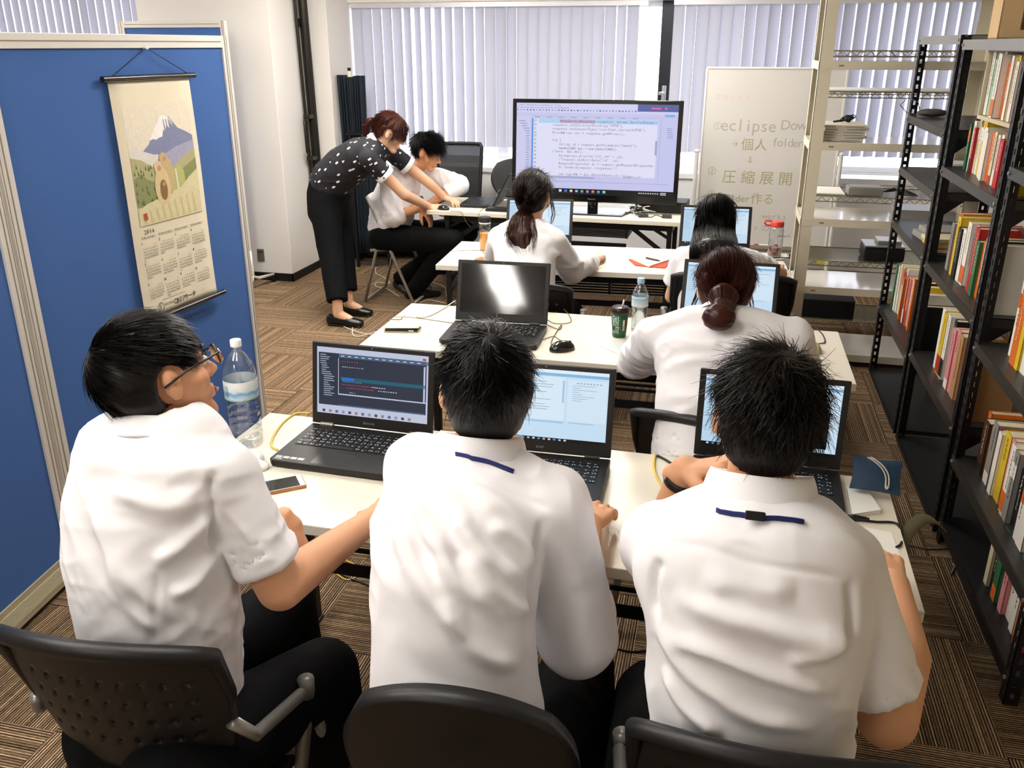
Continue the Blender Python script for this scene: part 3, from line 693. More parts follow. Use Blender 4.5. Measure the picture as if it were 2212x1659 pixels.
# ---------------------------------------------------------------- blue partition screens
def blue():
    m = mat('blue_felt', '4a6ca8', .9, spec=.1, noise=.06, nscale=260, bump=.15, bscale=500); return m
ALU = mat('white_aluminium', 'dfdbd4', .35, metal=.15, spec=.5); GR = mat('groove_brown', '8d8170', .6)
def screen(label, p, ang, L, H, z0=.02, rail=.1, foot=False, side=1):
    """p = base of the first post; the panel runs along ang; its front faces side"""
    P = thing('partition_screen', label, 'screen', (p[0], p[1], 0), R(ang), 'blue felt office screens')
    fw = .045
    def fr(x0, x1, za, zb, name):
        b = MB(); b.box(x0, x1, -.02, .02, za, zb, ALU)
        hor = (x1 - x0) > (zb - za)
        for s in (-1, 1):
            if hor: b.box(x0 + .01, x1 - .01, s * .0205 - .0008, s * .0205 + .0008, (za + zb) / 2 - .002, (za + zb) / 2 + .002, GR)
            else: b.box((x0 + x1) / 2 - .0025, (x0 + x1) / 2 + .0025, s * .0205 - .0008, s * .0205 + .0008, za, zb, GR); b.box(x1 - .006 if x0 > .1 else x0 + .004, (x1 - .003) if x0 > .1 else x0 + .007, s * .0205 - .0008, s * .0205 + .0008, za, zb, GR)
        return obj(name, b, None, P, bevel=.003)
    fr(0, fw, z0, H, 'post'); fr(L - .032, L, z0, H, 'post'); fr(fw, L - .032, H - .045, H, 'top_rail')
    b = MB(); b.box(fw, L - .032, -.018, .018, z0, z0 + rail, mat('beige_rail', 'b3a98c', .5))
    for k in range(12):
        z = z0 + .022 + k * .0048
        for s in (-1, 1): b.box(fw, L - .032, s * .0188 - .0012, s * .0188 + .0012, z, z + .0026, mat('beige_rib', 'd8d0b4', .5))
    b.box(fw, L - .032, -.012, .012, 0.002, z0, mat('black_rubber', '0c0d0f', .45)); obj('bottom_rail', b, None, P)
    b = MB(); b.box(fw, L - .032, -.012, .012, z0 + rail, H - .045); obj('felt_panel', b, blue(), P)
    b = MB(); b.box(fw * .2, fw * .9, -.03, .03, .0, .05, ALU); b.box(fw * .2, fw * .6, -.028, .028, .05, .11, ALU); obj('hinge_foot', b, None, P, bevel=.004)
    if foot:
        for s in (-1, 1):
            b = MB(); b.tube([(L, 0, .30), (L + .004, 0, .1), (L + .02, s * .05, .075), (L + .04, s * .24, .06)], [.012, .012, .013, .011], 10); q = obj('foot', b, ALU, P, smooth=True)
            c = MB(); c.tube([(L + .028, s * .24, .026), (L + .052, s * .24, .026)], .026, 16); obj('caster', c, mat('black_plastic', '101112', .4), q, smooth=True, angle=40)
    return P
def along(p, ang, u, z, off=0.0): a = R(ang); return Vector((p[0] + math.cos(a) * u - math.sin(a) * off, p[1] + math.sin(a) * u + math.cos(a) * off, z))
SA = screen('near blue felt screen with the ribbed bottom rail at the left edge of the photo', (-2.14, 2.245), 276.4, 1.2, 1.80)
SB = screen('blue felt screen with the hanging picture calendar', (-2.14, 2.262), 85, 1.195, 1.805)
SCR = screen('farthest blue felt screen on casters, standing before the white pier', (-4.36, 6.02), -1.5, .86, 1.93, z0=.16, rail=.07, foot=True)
# ---------------------------------------------------------------- steel book rack along the right wall
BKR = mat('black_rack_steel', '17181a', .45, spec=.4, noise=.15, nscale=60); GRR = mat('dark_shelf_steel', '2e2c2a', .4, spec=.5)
def slotted(b, x0, x1, y0, y1, z0, z1, pitch=.0405, sl=.02, m=None):
    """flange with a column of real slots; the long way of the strip is whichever of x/y is wider"""
    wx = (x1 - x0) > (y1 - y0); W = (x1 - x0) if wx else (y1 - y0); a, c = W * .36, W * .64
    def bx(u0, u1, za, zb):
        if wx: b.box(x0 + u0, x0 + u1, y0, y1, za, zb, m)
        else: b.box(x0, x1, y0 + u0, y0 + u1, za, zb, m)
    bx(0, a, z0, z1); bx(c, W, z0, z1); z = z0
    while z < z1 - 1e-6: bx(a, c, z, min(z + pitch - sl, z1)); z += pitch
def black_bay(label, y0, y1, x0, x1, H, shelves, back=True):
    P = thing('steel_rack', label, 'rack', ((x0 + x1) / 2, (y0 + y1) / 2, 0), 0, 'black slotted steel racks'); o = P.location
    for x, sx in ((x0, 1), (x1, -1)):
        for y, sy in ((y0, 1), (y1, -1)):
            b = MB(); xa, xb = sorted((x, x + sx * .04)); ya, yb = sorted((y, y + sy * .04))
            slotted(b, xa, xb, *(sorted((y, y + sy * .002))), 0, H); slotted(b, *(sorted((x, x + sx * .002))), ya, yb, 0, H)
            obj('post', b, BKR, P, world=True)
    for z in shelves:
        b = MB(); b.box(x0 + .002, x1 - .002, y0 + .002, y1 - .002, z - .003, z); b.box(x0 - .002, x0, y0, y1, z - .038, z); b.box(x1, x1 + .002, y0, y1, z - .038, z)
        b.box(x0, x1, y0 + .002, y0 + .004, z - .036, z); b.box(x0, x1, y1 - .004, y1 - .002, z - .036, z)
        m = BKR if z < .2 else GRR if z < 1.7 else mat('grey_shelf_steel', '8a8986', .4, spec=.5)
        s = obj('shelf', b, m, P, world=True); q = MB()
        for y in (y0 + .02, y1 - .02): q.tube([(x0 - .001, y, z - .02), (x0 - .007, y, z - .02)], .006, 8)
        for y in (y0 + .02, y1 - .02):
            t = obj('bolt', MB(), mat('bolt_zinc', 'b9b6ae', .35, metal=.7), s)
            bpy.data.objects.remove(t); t = MB(); t.tube([(x0 - .001, y, z - .02), (x0 - .008, y, z - .02)], .0065, 8); k = obj('bolt', t, mat('bolt_zinc', 'b9b6ae', .35, metal=.7), s)
            for v in k.data.vertices: v.co.x -= o.x; v.co.y -= o.y
    b = MB()
    for z in shelves[1:-1]:
        for y in (y0 + .004,): b.prism([(x0 + .04, z - .036), (x0 + .13, z - .036), (x0 + .04, z - .11)], y, y + .002, Matrix(((1, 0, 0, 0), (0, 0, 1, 0), (0, 1, 0, 0), (0, 0, 0, 1))))
    if len(b.v): obj('gusset_plate', b, BKR, P, world=True)
    return P
RX0, RX1 = .90, 1.36
black_bay('black slotted steel rack nearest the window, with mostly bare shelves', 4.245, 5.15, RX0, RX1, 1.81, [.02, .41, .885, 1.165, 1.43, 1.81])
black_bay('black slotted steel rack in the middle of the row, packed with books', 3.29, 4.19, RX0, RX1, 1.79, [.02, .45, .87, 1.285, 1.79])
black_bay('nearest black slotted steel rack, cut off by the right edge of the photo', 2.30, 3.235, RX0, RX1, 1.79, [.10, .36, .80, 1.40, 1.79])
# books --------------------------------------------------------------------------------------------
PAGE = mat('book_pages', 'ddd0ae', .9)
CN = dict(w=('white', 'e9e4da'), c=('cream', 'd9cba6'), r=('red', 'b5251f'), o=('orange', 'd4691f'), y=('yellow', 'd8b62a'), g=('green', '2f6b45'), n=('navy', '242b52'), b=('blue', '2f6f9e'), k=('black', '17171a'), p=('pink', 'd98a8c'), m=('maroon', '6e1f2b'),
          e=('grey', '8c8a86'), t=('tan', 'b0875a'), u=('purple', '5d3f78'), d=('brown', '4a3020'), l=('light green', '9fbf9a'))
ORD = ['first', 'second', 'third', 'fourth', 'fifth', 'sixth', 'seventh', 'eighth', 'ninth', 'tenth', 'eleventh', 'twelfth', '13th', '14th', '15th', '16th', '17th', '18th', '19th', '20th', '21st', '22nd']
def book(name, label, loc, th, h, d, col, seed, group, band=None, flat=False, lean=0):
    rg = random.Random(seed); cm = mat('book_' + CN[col][0].replace(' ', '_'), CN[col][1], .45, spec=.4); P = thing(name, label, 'book', loc, 0, group, rot=(lean, 0, 0))
    b = MB(); c = .0016; b.box(0, d, 0, c, 0, h); b.box(0, d, th - c, th, 0, h); b.box(-.001, c, 0, th, 0, h); obj('cover', b, cm, P)
    b = MB(); b.box(c, d - .004, c, th - c, .003, h - .003); obj('page_block', b, PAGE, P)
    # printed marks of the spine
    b = MB(); X = -.0013; light = col in 'wcyltpe'; ink = mat('spine_ink_dark', '22201f', .6) if light else mat('spine_ink_light', 'ece6d6', .6)
    if rg.random() < .45 or band:
        bm = mat('book_' + CN[band or rg.choice('roynbkmw')][0].replace(' ', '_'), CN[band or rg.choice('roynbkmw')][1], .45); z0 = rg.choice((.0, .02, .62)) * h if not band else 0; b.box(X - .0001, X, 0.0005, th - .0005, z0 + .001, z0 + h * rg.uniform(.15, .34), bm)
    z = h * .93; w = min(th * .62, .014)
    for k in range(rg.randint(5, 11)):
        hh = w * rg.uniform(.7, 1.1)
        if z - hh < h * .3: break
        for q in range(3):
            ya = th / 2 - w / 2 + w * rg.random() * .5; b.box(X - .0003, X - .0001, ya, ya + w * rg.uniform(.25, .5), z - hh * (q + 1) / 3, z - hh * (q + .45) / 3, ink)
        b.box(X - .0003, X - .0001, th / 2 - w * .1, th / 2 + w * .06, z - hh, z, ink); z -= hh * 1.25
    obj('spine_print', b, None, P); return P
def row(shelf, y_far, y_near, z, spec, xf=RX0 + .05, seed=1, group=None, hb=.19, name='book'):
    rg = random.Random(seed); cols = [s[0] for s in spec]; ths = [(float(s[1:]) / 1000 if len(s) > 1 and s[1:].replace('.', '').isdigit() else rg.uniform(.016, .034)) for s in spec]
    k = (y_far - y_near) / sum(ths); y = y_far
    for i, (c, t) in enumerate(zip(cols, ths)):
        t *= k; y -= t; h = hb + rg.uniform(-.02, .035); x = xf + rg.uniform(-.006, .022)
        book(name, '%s book, %s from the window end, %s' % (CN[c][0], ORD[i], shelf), (x, y + .0005, z + .0005), t - .001, h, .14 + rg.uniform(-.01, .02), c, seed * 100 + i, group or 'books on ' + shelf)
row('low shelf of the far rack', 5.06, 4.30, .41, 'g w w c r w o u n p w o k o y y w r w k w e'.split()[:20], seed=3, hb=.235)
row('upper shelf of the middle rack', 4.10, 3.35, 1.285, 'g d w r c w y w w m n w c w w r w u n y'.split(), seed=4, hb=.185)
row('second shelf of the middle rack', 4.05, 3.34, .87, 'e n y k w w e p r g o w c w k w'.split(), seed=5, hb=.22)
row('lower shelf of the middle rack', 3.97, 3.35, .45, 'm y w k t p p t w u c t'.split(), seed=6, hb=.25)
row('middle shelf of the nearest rack', 3.10, 2.42, .80, 'w r o y w e k w c g w l p w o w'.split(), seed=7, hb=.25)
row('low shelf of the nearest rack', 3.16, 2.42, .36, 'o d t e r m y p w e k n w w b g w k'.split(), seed=8, hb=.21)
row('bottom shelf of the nearest rack', 2.80, 2.34, .10, 'c k e g w p w y w l b w r w'.split(), seed=9, hb=.24)
# small cream case with books standing on the upper row
P = thing('book_case', 'cream open case holding books, set on top of the upper row of books', 'case', (RX0 + .03, 3.60, 1.503)); b = MB()
for a in ((0, .16, -.27, .29, 0, .014), (0, .16, -.27, .29, .245, .255), (0, .16, -.27, -.262, .014, .245), (0, .16, .282, .29, .014, .245)): b.box(*a)
obj('case', b, mat('case_board', 'c9bf9f', .6), P, bevel=.001)
row('cream case on the middle rack', 3.876, 3.345, 1.519, 'w l w w w n w m y w t w r w'.split(), xf=RX0 + .035, seed=10, hb=.205)
# flat books behind the waist-high row
for i, (c, z) in enumerate((('r', 1.118), ('n', 1.136), ('c', 1.10))):
    pass
# boxes and things on the window-end rack
def simple(name, label, cat, b, m, loc=(0, 0, 0), rz=0, group=None, **k):
    o = obj(name, b, m, None, **k); o.location = loc; o.rotation_euler = (0, 0, rz); return tag(o, label, cat, group)
P = thing('carton', 'white product box printed USB, upside down, on a bare rack shelf', 'box', (1.02, 4.62, 1.1655)); b = MB(); b.box(0, .26, -.05, .1, 0, .085); obj('box_body', b, mat('white_card', 'dedbd2', .6), P, bevel=.001)
b = MB(); text(b, 'USB', frame((.235, -.0505, .062), (-1, 0, 0), (0, 0, -1)), .055, m=mat('print_grey', '6b6b6b', .6)); b.box(.02, .235, -.0505, -.0502, .072, .075, mat('print_grey')); b.ell((.045, -.0503, .05), (.014, .0003, .014), 12, None, mat('print_grey')); obj('printed_text', b, None, P)
b = MB(); b.box(0, .3, 0, .22, 0, .03); b.box(.02, .28, .01, .2, .03, .055); simple('document_tray', 'grey paper tray on the third shelf of the rack nearest the window', 'tray', b, mat('tray_grey', '8d8a84', .5), (.95, 4.5, .886), .1, bevel=.003)
for i, (z, c, l) in enumerate(((.886, 'o', 'orange'), (.906, 'y', 'yellow'), (.926, 'c', 'cream'))):
    b = MB(); b.box(0, .2, 0, .14, 0, .018, mat('book_' + CN[c][0], CN[c][1], .45)); b.box(.003, .197, -.001, .137, .002, .016, PAGE); simple('booklet', l + ' booklet lying in the small pile at the near end of the bare rack', 'book', b, None, (.93, 4.29 + .008 * i, z), .05 * i, 'booklets piled on the bare rack')
b = MB(); b.tube([(0, 0, .006), (-.05, .03, .01), (-.09, .02, .05), (-.07, -.05, .09), (-.02, -.06, .07), (.0, -.03, .02), (.02, .03, .006)], .0025, 6); simple('loose_cable', 'thin grey cable looping off the upper bare shelf toward the white rack', 'cable', b, mat('grey_cable', '77756e', .5), (.93, 5.05, 1.432), smooth=True)
b = MB(); b.ell((0, 0, .02), (.075, .05, .02), 14); simple('cable_pouch', 'dark pouch under the looping cable on the upper bare shelf', 'pouch', b, mat('dark_pouch', '4d4a46', .7), (.985, 5.0, 1.431), smooth=True)
# carton on top of the middle rack
P = thing('cardboard_box', 'open cardboard box on top of the middle rack', 'box', (1.15, 3.86, 1.791), R(-8)); CB = mat('cardboard', 'd9b98a', .85, noise=.05); w2 = .24
b = MB(); b.box(-.22, .22, -.16, .16, 0, .005); b.box(-.22, .22, .155, .16, 0, .3); b.box(.215, .22, -.16, .16, 0, .3); b.box(-.22, -.15, -.16, -.155, 0, .3); b.box(.1, .22, -.16, -.155, 0, .3); b.box(-.15, .1, -.16, -.155, 0, .03); b.box(-.15, .1, -.16, -.155, .25, .3); b.box(-.22, -.215, -.16, .16, 0, .3); obj('box_wall', b, CB, P)
for k, (a, q) in enumerate((((-.22, 0, .3), (-.36, .02, .27)), ((.22, 0, .3), (.33, 0, .2)))):
    b = MB(); x0, x1 = a[0], q[0]; b.add([(x0, -.16, .3), (x0, .16, .3), (x1, .16, q[2]), (x1, -.16, q[2])], [(0, 1, 2, 3)]); obj('flap', b, CB, P, solid=.004)
b = MB(); b.ell((.0, .0, .1), (.11, .06, .09), 16); obj('grey_bag', b, mat('grey_plastic_bag', '8b8680', .5, bump=.5, bscale=30), P, smooth=True)['label'] = 'crumpled grey bag inside the box'
b = MB(); b.box(1.42, 1.90, 2.9, 3.9, 0, 2.3); simple('storage_cabinet', 'tall cream cabinet against the right wall behind the book racks', 'cabinet', b, mat('cream_cabinet', 'efe2c2', .5), bevel=.004)
# ---------------------------------------------------------------- white steel rack in front of the whiteboard
WS = mat('cream_rack_steel', 'ddd5bf', .38, spec=.5); WT = mat('glossy_shelf', 'dcd8cf', .12, spec=.7)
P = thing('steel_rack', 'cream steel rack with glossy shelves between the third desk and the black racks', 'rack', (.88, 5.42, 0)); X0, X1, Ya, Yb = .43, 1.33, 5.20, 5.62
for x, sx in ((X0, 1), (X1, -1)):
    for y, sy in ((Ya, 1), (Yb, -1)):
        b = MB(); b.box(*sorted((x, x + sx * .066)), *sorted((y, y + sy * .003)), 0, 2.25); b.box(*sorted((x, x + sx * .003)), *sorted((y, y + sy * .05)), 0, 2.25); obj('post', b, WS, P, world=True)
for z in (.075, .47, .86, 1.275, 1.69, 2.1):
    b = MB(); b.box(X0 + .003, X1 - .003, Ya + .003, Yb - .003, z - .004, z, WT)
    for q in ((X0 + .003, X1 - .003, Ya - .003, Ya), (X0 + .003, X1 - .003, Yb, Yb + .003), (X0 - .003, X0, Ya, Yb), (X1, X1 + .003, Ya, Yb)): b.box(*q, z - .042, z, WS)
    b.box(X0 + .10, X0 + .125, Ya - .0036, Ya - .003, z - .026, z - .018, mat('slot_brown', '8a7a52', .5)); obj('shelf', b, None, P, world=True)
# wire rack behind it
CH = mat('chrome_wire', 'b8b09a', .25, metal=.9)
P = thing('wire_rack', 'chrome wire rack standing behind the cream steel rack', 'rack', (.95, 5.98, 0)); X0, X1, Ya, Yb = .50, 1.40, 5.76, 6.18
for x in (X0, X1):
    for y in (Ya, Yb): b = MB(); b.tube([(x, y, 0), (x, y, 1.9)], .0125, 10); obj('post', b, CH, P, smooth=True, world=True)
for z in (.115, .50, .90, 1.51, 1.735):
    b = MB()
    for k in range(37): x = X0 + (X1 - X0) * k / 36; b.bar((x, Ya, z), (x, Yb, z), .0032, .0032) if 0 else b.bar((X0, Ya + (Yb - Ya) * k / 36, z), (X1, Ya + (Yb - Ya) * k / 36, z), .003, .003)
    for x in (X0 + .22, X0 + .45, X0 + .68): b.bar((x, Ya, z - .004), (x, Yb, z - .004), .006, .006)
    for y in (Ya, Yb):
        b.bar((X0, y, z + .002), (X1, y, z + .002), .007, .007); b.bar((X0, y, z - .03), (X1, y, z - .03), .006, .006)
        for k in range(16):
            a = X0 + (X1 - X0) * k / 16; c = X0 + (X1 - X0) * (k + 1) / 16; m = (a + c) / 2; b.bar((a, y, z - .03), (m, y, z), .0035, .0035); b.bar((m, y, z), (c, y, z - .03), .0035, .0035)
    obj('wire_shelf', b, CH, P, world=True)
b = MB(); b.box(.52, 1.36, 5.78, 6.16, 1.516, 1.522); simple('shelf_liner', 'white liner board lying on the second wire shelf from the top', 'board', b, mat('white_liner', 'eeeeec', .5))
b = MB(); b.box(.52, .72, 5.80, 6.1, .906, .914); simple('paper_stack', 'white papers at the left end of the middle wire shelf', 'papers', b, mat('paper', 'efece2', .8))
# things on the white and wire racks
for k in range(6):
    b = MB(); b.box(-.115, .115, -.15, .15, 0, .0135, mat('newsprint', 'cfc8b6', .9)); b.box(-.1155, -.05, -.1506, -.15, .003, .0065, mat('print_grey')); b.box(.0, .1, -.1506, -.15, .003, .006, mat('print_grey'))
    simple('newspaper', 'folded newspaper, %s from the bottom of the pile on the cream rack' % ORD[k], 'newspaper', b, None, (.60 + .006 * (k % 3), 5.41, 1.2765 + .0145 * k), R((-2, 3, -4, 2, 5, -1)[k]), 'folded newspapers on the cream rack')
b = MB()
for k in range(7): b.tube([(.028 * math.cos(a) + .004 * k, .018 * math.sin(a), .012 + .004 * k + .006 * math.sin(a * 2 + k)) for a in np.linspace(0, 6.28, 18)[:-1]], .003, 6, close=True)
b.tube([(-.02, 0, .012), (-.05, -.01, .008), (-.06, .0, .006)], .006, 8); simple('coiled_cable', 'black coiled cable lying on top of the newspapers', 'cable', b, mat('black_cable', '141414', .45), (.62, 5.40, 1.364), smooth=True)
b = MB(); b.box(0, .2, 0, .16, 0, .045); b.box(.01, .19, .01, .15, .045, .05, mat('tray_grey')); o = simple('router', 'flat black network box on the middle wire shelf', 'device', b, mat('black_plastic', '101112', .4), (.74, 5.80, .906), bevel=.004)
b = MB()
for k in range(5): b.tube([(0, 0, .02), (.06, -.02 + .015 * k, .05 - .008 * k), (.12, .02 * k - .04, .01 + .006 * k), (.2, -.03 + .02 * k, .006)], .003, 6)
simple('cable_bundle', 'black cables trailing from the flat network box', 'cable', b, mat('black_cable', '141414', .45), (.945, 5.86, .906), smooth=True)
P = thing('projector', 'black and silver projector on the lower wire shelf by the black rack', 'projector', (.98, 5.90, .506)); b = MB(); b.box(-.1, .14, -.11, .11, 0, .085); obj('projector_body', b, mat('black_plastic', '101112', .4), P, bevel=.012)
b = MB(); b.box(-.1, .14, -.11, .11, .086, .096); b.box(-.02, .12, -.06, .1, .096, .12); obj('top_cover', b, mat('silver_plastic', 'b5b3ae', .35, metal=.4), P, bevel=.005)
b = MB(); b.box(.0, .34, 0, .17, 0, .12); simple('black_case', 'long black case on the bottom wire shelf', 'case', b, mat('black_fabric', '0b0b0c', .9), (.53, 5.78, .121), bevel=.006)
b = MB(); b.box(0, .05, 0, .002, 0, .02); simple('yellow_note', 'small yellow sticker on the front of the lower wire shelf', 'note', b, mat('yellow_note', 'e0d43a', .7), (.60, 5.753, .478))
b = MB(); b.box(0, .3, 0, .24, 0, .05); b.box(.005, .295, .005, .235, .05, .056, mat('silver_plastic')); simple('disc_player', 'grey flat player and papers on the cream rack beside the black post', 'device', b, mat('dark_device', '5a5550', .4), (.94, 5.25, .861), bevel=.004)
# ---------------------------------------------------------------- hanging calendar
CLU, CLZ = .489, 1.656
P = thing('picture_calendar', 'hanging 2016 scroll calendar with a mountain picture on the blue screen', 'calendar', along((-2.14, 2.262), 85, CLU + .215, CLZ, -.024)); Mo = P.location.copy()
def cf(u, z, off): p = along((-2.14, 2.262), 85, CLU, CLZ, -.024 - off) - Mo; a = R(85); return p + Vector((math.cos(a), math.sin(a), 0)) * u + Vector((0, 0, z))
a85 = (math.cos(R(85)), math.sin(R(85)), 0); M0 = frame(cf(0, 0, .002), a85, (0, 0, 1))
W, H = .43, .845
pap = mat('calendar_cloth', 'e6dcc3', .8, bump=.1, bscale=900)
def sheet(u, v): return M0 @ Vector((u * W, -v * H, .004 * math.sin(v * 5) + .012 * v * v))
b = MB(); b.grid(sheet, 6, 40); obj('cloth_sheet', b, pap, P, smooth=True, solid=.0012)
def onsheet(x, y, lift=.0016): v = -y / H; return M0 @ Vector((x, y, .004 * math.sin(v * 5) + .012 * v * v + lift))
def poly(b, pts, m, lift): b.add([onsheet(x, y, lift) for x, y in pts], [tuple(range(len(pts)))], m)
b = MB(); wm = lambda n, c: mat('paint_' + n, c, .85, noise=.12, nscale=70)
sky, snow, mt, mt2, mist, hill, hill2, rock, rock2, trunk = [wm(*q) for q in (('sky', 'e4dac6'), ('snow', 'f0ecea'), ('slate', '8488a8'), ('far_slate', 'a5a4bb'), ('mist', 'dcd8d0'), ('hill', 'b3ad80'), ('hill_dark', '8b9060'), ('rock', 'd9cfa4'), ('rock_dark', 'c9bd90'), ('fur', 'c7b083'))]
px0, px1, py0, py1 = .045, .400, -.085, -.505
def Q(u, v): return (px0 + (px1 - px0) * u, py0 + (py1 - py0) * v)
def strip(tops, vbot, m, lift):   # a band below a ridge line, cut in upright slices so it follows the sheet
    for (u0, a), (u1, c) in zip(tops[:-1], tops[1:]):
        n = 8
        for k in range(n):
            poly(b, [Q(u0, a + (vbot - a) * k / n), Q(u0, a + (vbot - a) * (k + 1) / n), Q(u1, c + (vbot - c) * (k + 1) / n), Q(u1, c + (vbot - c) * k / n)], m, lift)
strip([(0, 0), (.25, 0), (.5, 0), (.75, 0), (1, 0)], 1, sky, .0014)
strip([(.12, .42), (.3, .33), (.42, .2), (.52, .11), (.58, .10), (.66, .12), (.78, .22), (.9, .26), (1, .3)], .5, mt, .0017)
rgc = random.Random(5); rid = [(.33, .28), (.42, .2), (.52, .11), (.58, .10), (.64, .115), (.70, .17)]
for (u0, a), (u1, c), d0, d1 in zip(rid[:-1], rid[1:], (.02, .1, .17, .15, .1), (.1, .17, .15, .1, .03)): poly(b, [Q(u0, a), Q(u0, a + d0), Q((u0 + u1) / 2, a + (d0 + d1) / 2 - .05), Q(u1, c + d1), Q(u1, c)], snow, .002)
for u in (.56, .6, .64): poly(b, [Q(u, .14), Q(u + .012, .13), Q(u + .03, .24), Q(u + .01, .26)], mt, .0022)
strip([(0, .36), (.1, .33), (.2, .38), (.35, .42), (.5, .43), (.7, .4), (1, .43)], .5, mist, .0023)
strip([(.4, .47), (.55, .42), (.7, .38), (.85, .36), (1, .34)], .56, mt2, .0026)
strip([(0, .42), (.15, .45), (.3, .52), (.45, .56), (.62, .55), (.8, .47), (1, .42)], .8, hill, .003)
strip([(0, .60), (.12, .56), (.2, .62), (.33, .66), (.5, .7), (.7, .6), (.85, .55), (1, .5)], .84, hill2, .0034)
for k in range(26):
    u = rgc.uniform(.02, .3); v = rgc.uniform(.45, .8); poly(b, [Q(u, v), Q(u - .012, v + .045), Q(u + .012, v + .045)], wm('pine', '56683a'), .0037)
strip([(.55, .62), (.62, .56), (.7, .54), (.78, .6)], .8, wm('meadow', 'b8b878'), .0036); poly(b, [Q(.64, .57), Q(.655, .57), Q(.665, .78), Q(.65, .78)], snow, .0039)
strip([(0, .86), (.15, .82), (.3, .8), (.55, .76), (.7, .74), (.85, .66), (1, .6)], 1, rock, .0042)
for k in range(9): u = .05 + k * .1; poly(b, [Q(u, .9 - .012 * k), Q(u + .03, .89 - .012 * k), Q(u + .06, .99), Q(u + .02, .99)], rock2, .0044)
def oval(cx, cy, rx, ry, m, lift, n=14): poly(b, [Q(cx + rx * math.cos(t), cy + ry * math.sin(t)) for t in [6.2832 * k / n for k in range(n)]], m, lift)
oval(.52, .62, .09, .17, trunk, .0046); oval(.41, .70, .12, .17, wm('fur_light', 'd8c294'), .0048); oval(.47, .46, .06, .05, trunk, .005); oval(.38, .53, .065, .055, wm('fur_light', 'd8c294'), .0052)
oval(.49, .465, .025, .022, wm('face', 'c98f78'), .0054); oval(.39, .54, .028, .025, wm('face', 'c98f78'), .0056); oval(.42, .73, .055, .09, wm('fur_dark', '8a6a42'), .0058); oval(.43, .68, .022, .018, wm('face', 'c98f78'), .006)
poly(b, [Q(.06, .9), Q(.11, .89), Q(.12, .95), Q(.07, .96)], wm('seal', 'b5523e'), .0062)
for s_ in (((px0 - .003, py0 + .003), (px1 + .003, py0 + .0035)), ((px0 - .003, py0 + .003), (px0 - .0025, py1 - .003)), ((px1 + .0025, py0 + .003), (px1 + .003, py1 - .003))):
    (xa, ya), (xb, yb) = s_; poly(b, [(xa, ya), (xb, ya), (xb, yb - .0006), (xa, yb - .0006)] if abs(ya - yb) < .01 else [(xa, ya), (xb, ya), (xb, yb), (xa, yb)], rock2, .0015)
obj('painted_picture', b, None, P)
ink = mat('calendar_ink', '33240f', .7); b = MB()
def wr(s, x, y, size, mono=None, m=None): text(b, s, frame(onsheet(x, y, .0022), a85, (0, 0, 1)), size, mono=mono, m=m or ink)
wr('2016', .058, -.536, .022, .66); wr('2016', .0586, -.536, .022, .66)
first = {1: 5, 2: 1, 3: 2, 4: 5, 5: 0, 6: 3, 7: 5, 8: 1, 9: 4, 10: 6, 11: 2, 12: 4}; nd = [0, 31, 29, 31, 30, 31, 30, 31, 31, 30, 31, 30, 31]
for m_ in range(1, 13):
    c, r = (m_ - 1) % 4, (m_ - 1) // 4; x0 = .040 + c * .093; y0 = -.572 - r * .077
    if r == 0: wr('日月火水木金土', x0, -.553, .0108, 1.02)
    wr(str(m_), x0 - .002, y0, .0145); wr(str(m_), x0 - .0015, y0, .0145)
    for d in range(1, nd[m_] + 1):
        k = d - 1 + first[m_]; wr(str(d), x0 + (k % 7) * .0112 + (0 if d > 9 else .002), y0 - .0105 * (k // 7 + 1), .0102, .56)
wr('株式会社', .110, -.820, .012); gold = mat('gold_ink', '8a7434', .6); wr('Computer Business System Research', .10, -.797, .0088, m=gold)
kk = mat('black_ink', '15120f', .6); wr('CBSリサーチ', .162, -.826, .027, m=kk); wr('CBSリサーチ', .1626, -.8265, .027, m=kk); b.tube([onsheet(.088 + .016 * math.cos(t), -.818 + .016 * math.sin(t), .003) for t in np.linspace(0, 6.28, 20)[:-1]], .001, 4, m=kk, close=True); wr('S', .080, -.827, .026, m=kk)
for k in range(4): wr(('東京都', '', 'TEL', 'FAX')[k] and '─────────', .300, -.796 - .009 * k, .006)
obj('printed_text', b, None, P)
def rod(z, off): b = MB(); b.tube([cf(-.028, z, off), cf(W + .028, z, off)], .0105, 14); return obj('rod', b, mat('black_lacquer', '1a1512', .2, coat=.5), P, smooth=True, angle=40)
rod(.006, .008); rod(-H - .006, .026)
b = MB(); b.tube([cf(.012, .012, .012), cf(.208, .103, .004), cf(.218, .103, .004), cf(W - .012, .012, .012)], .0014, 6); obj('cord', b, mat('black_cord', '1c2030', .7), P, smooth=True)
b = MB(); b.tube([cf(.213, .105, -.004), cf(.213, .105, .012)], .006, 12); obj('push_pin', b, mat('clear_pin', 'e8eef4', .1, spec=.8), P, smooth=True)
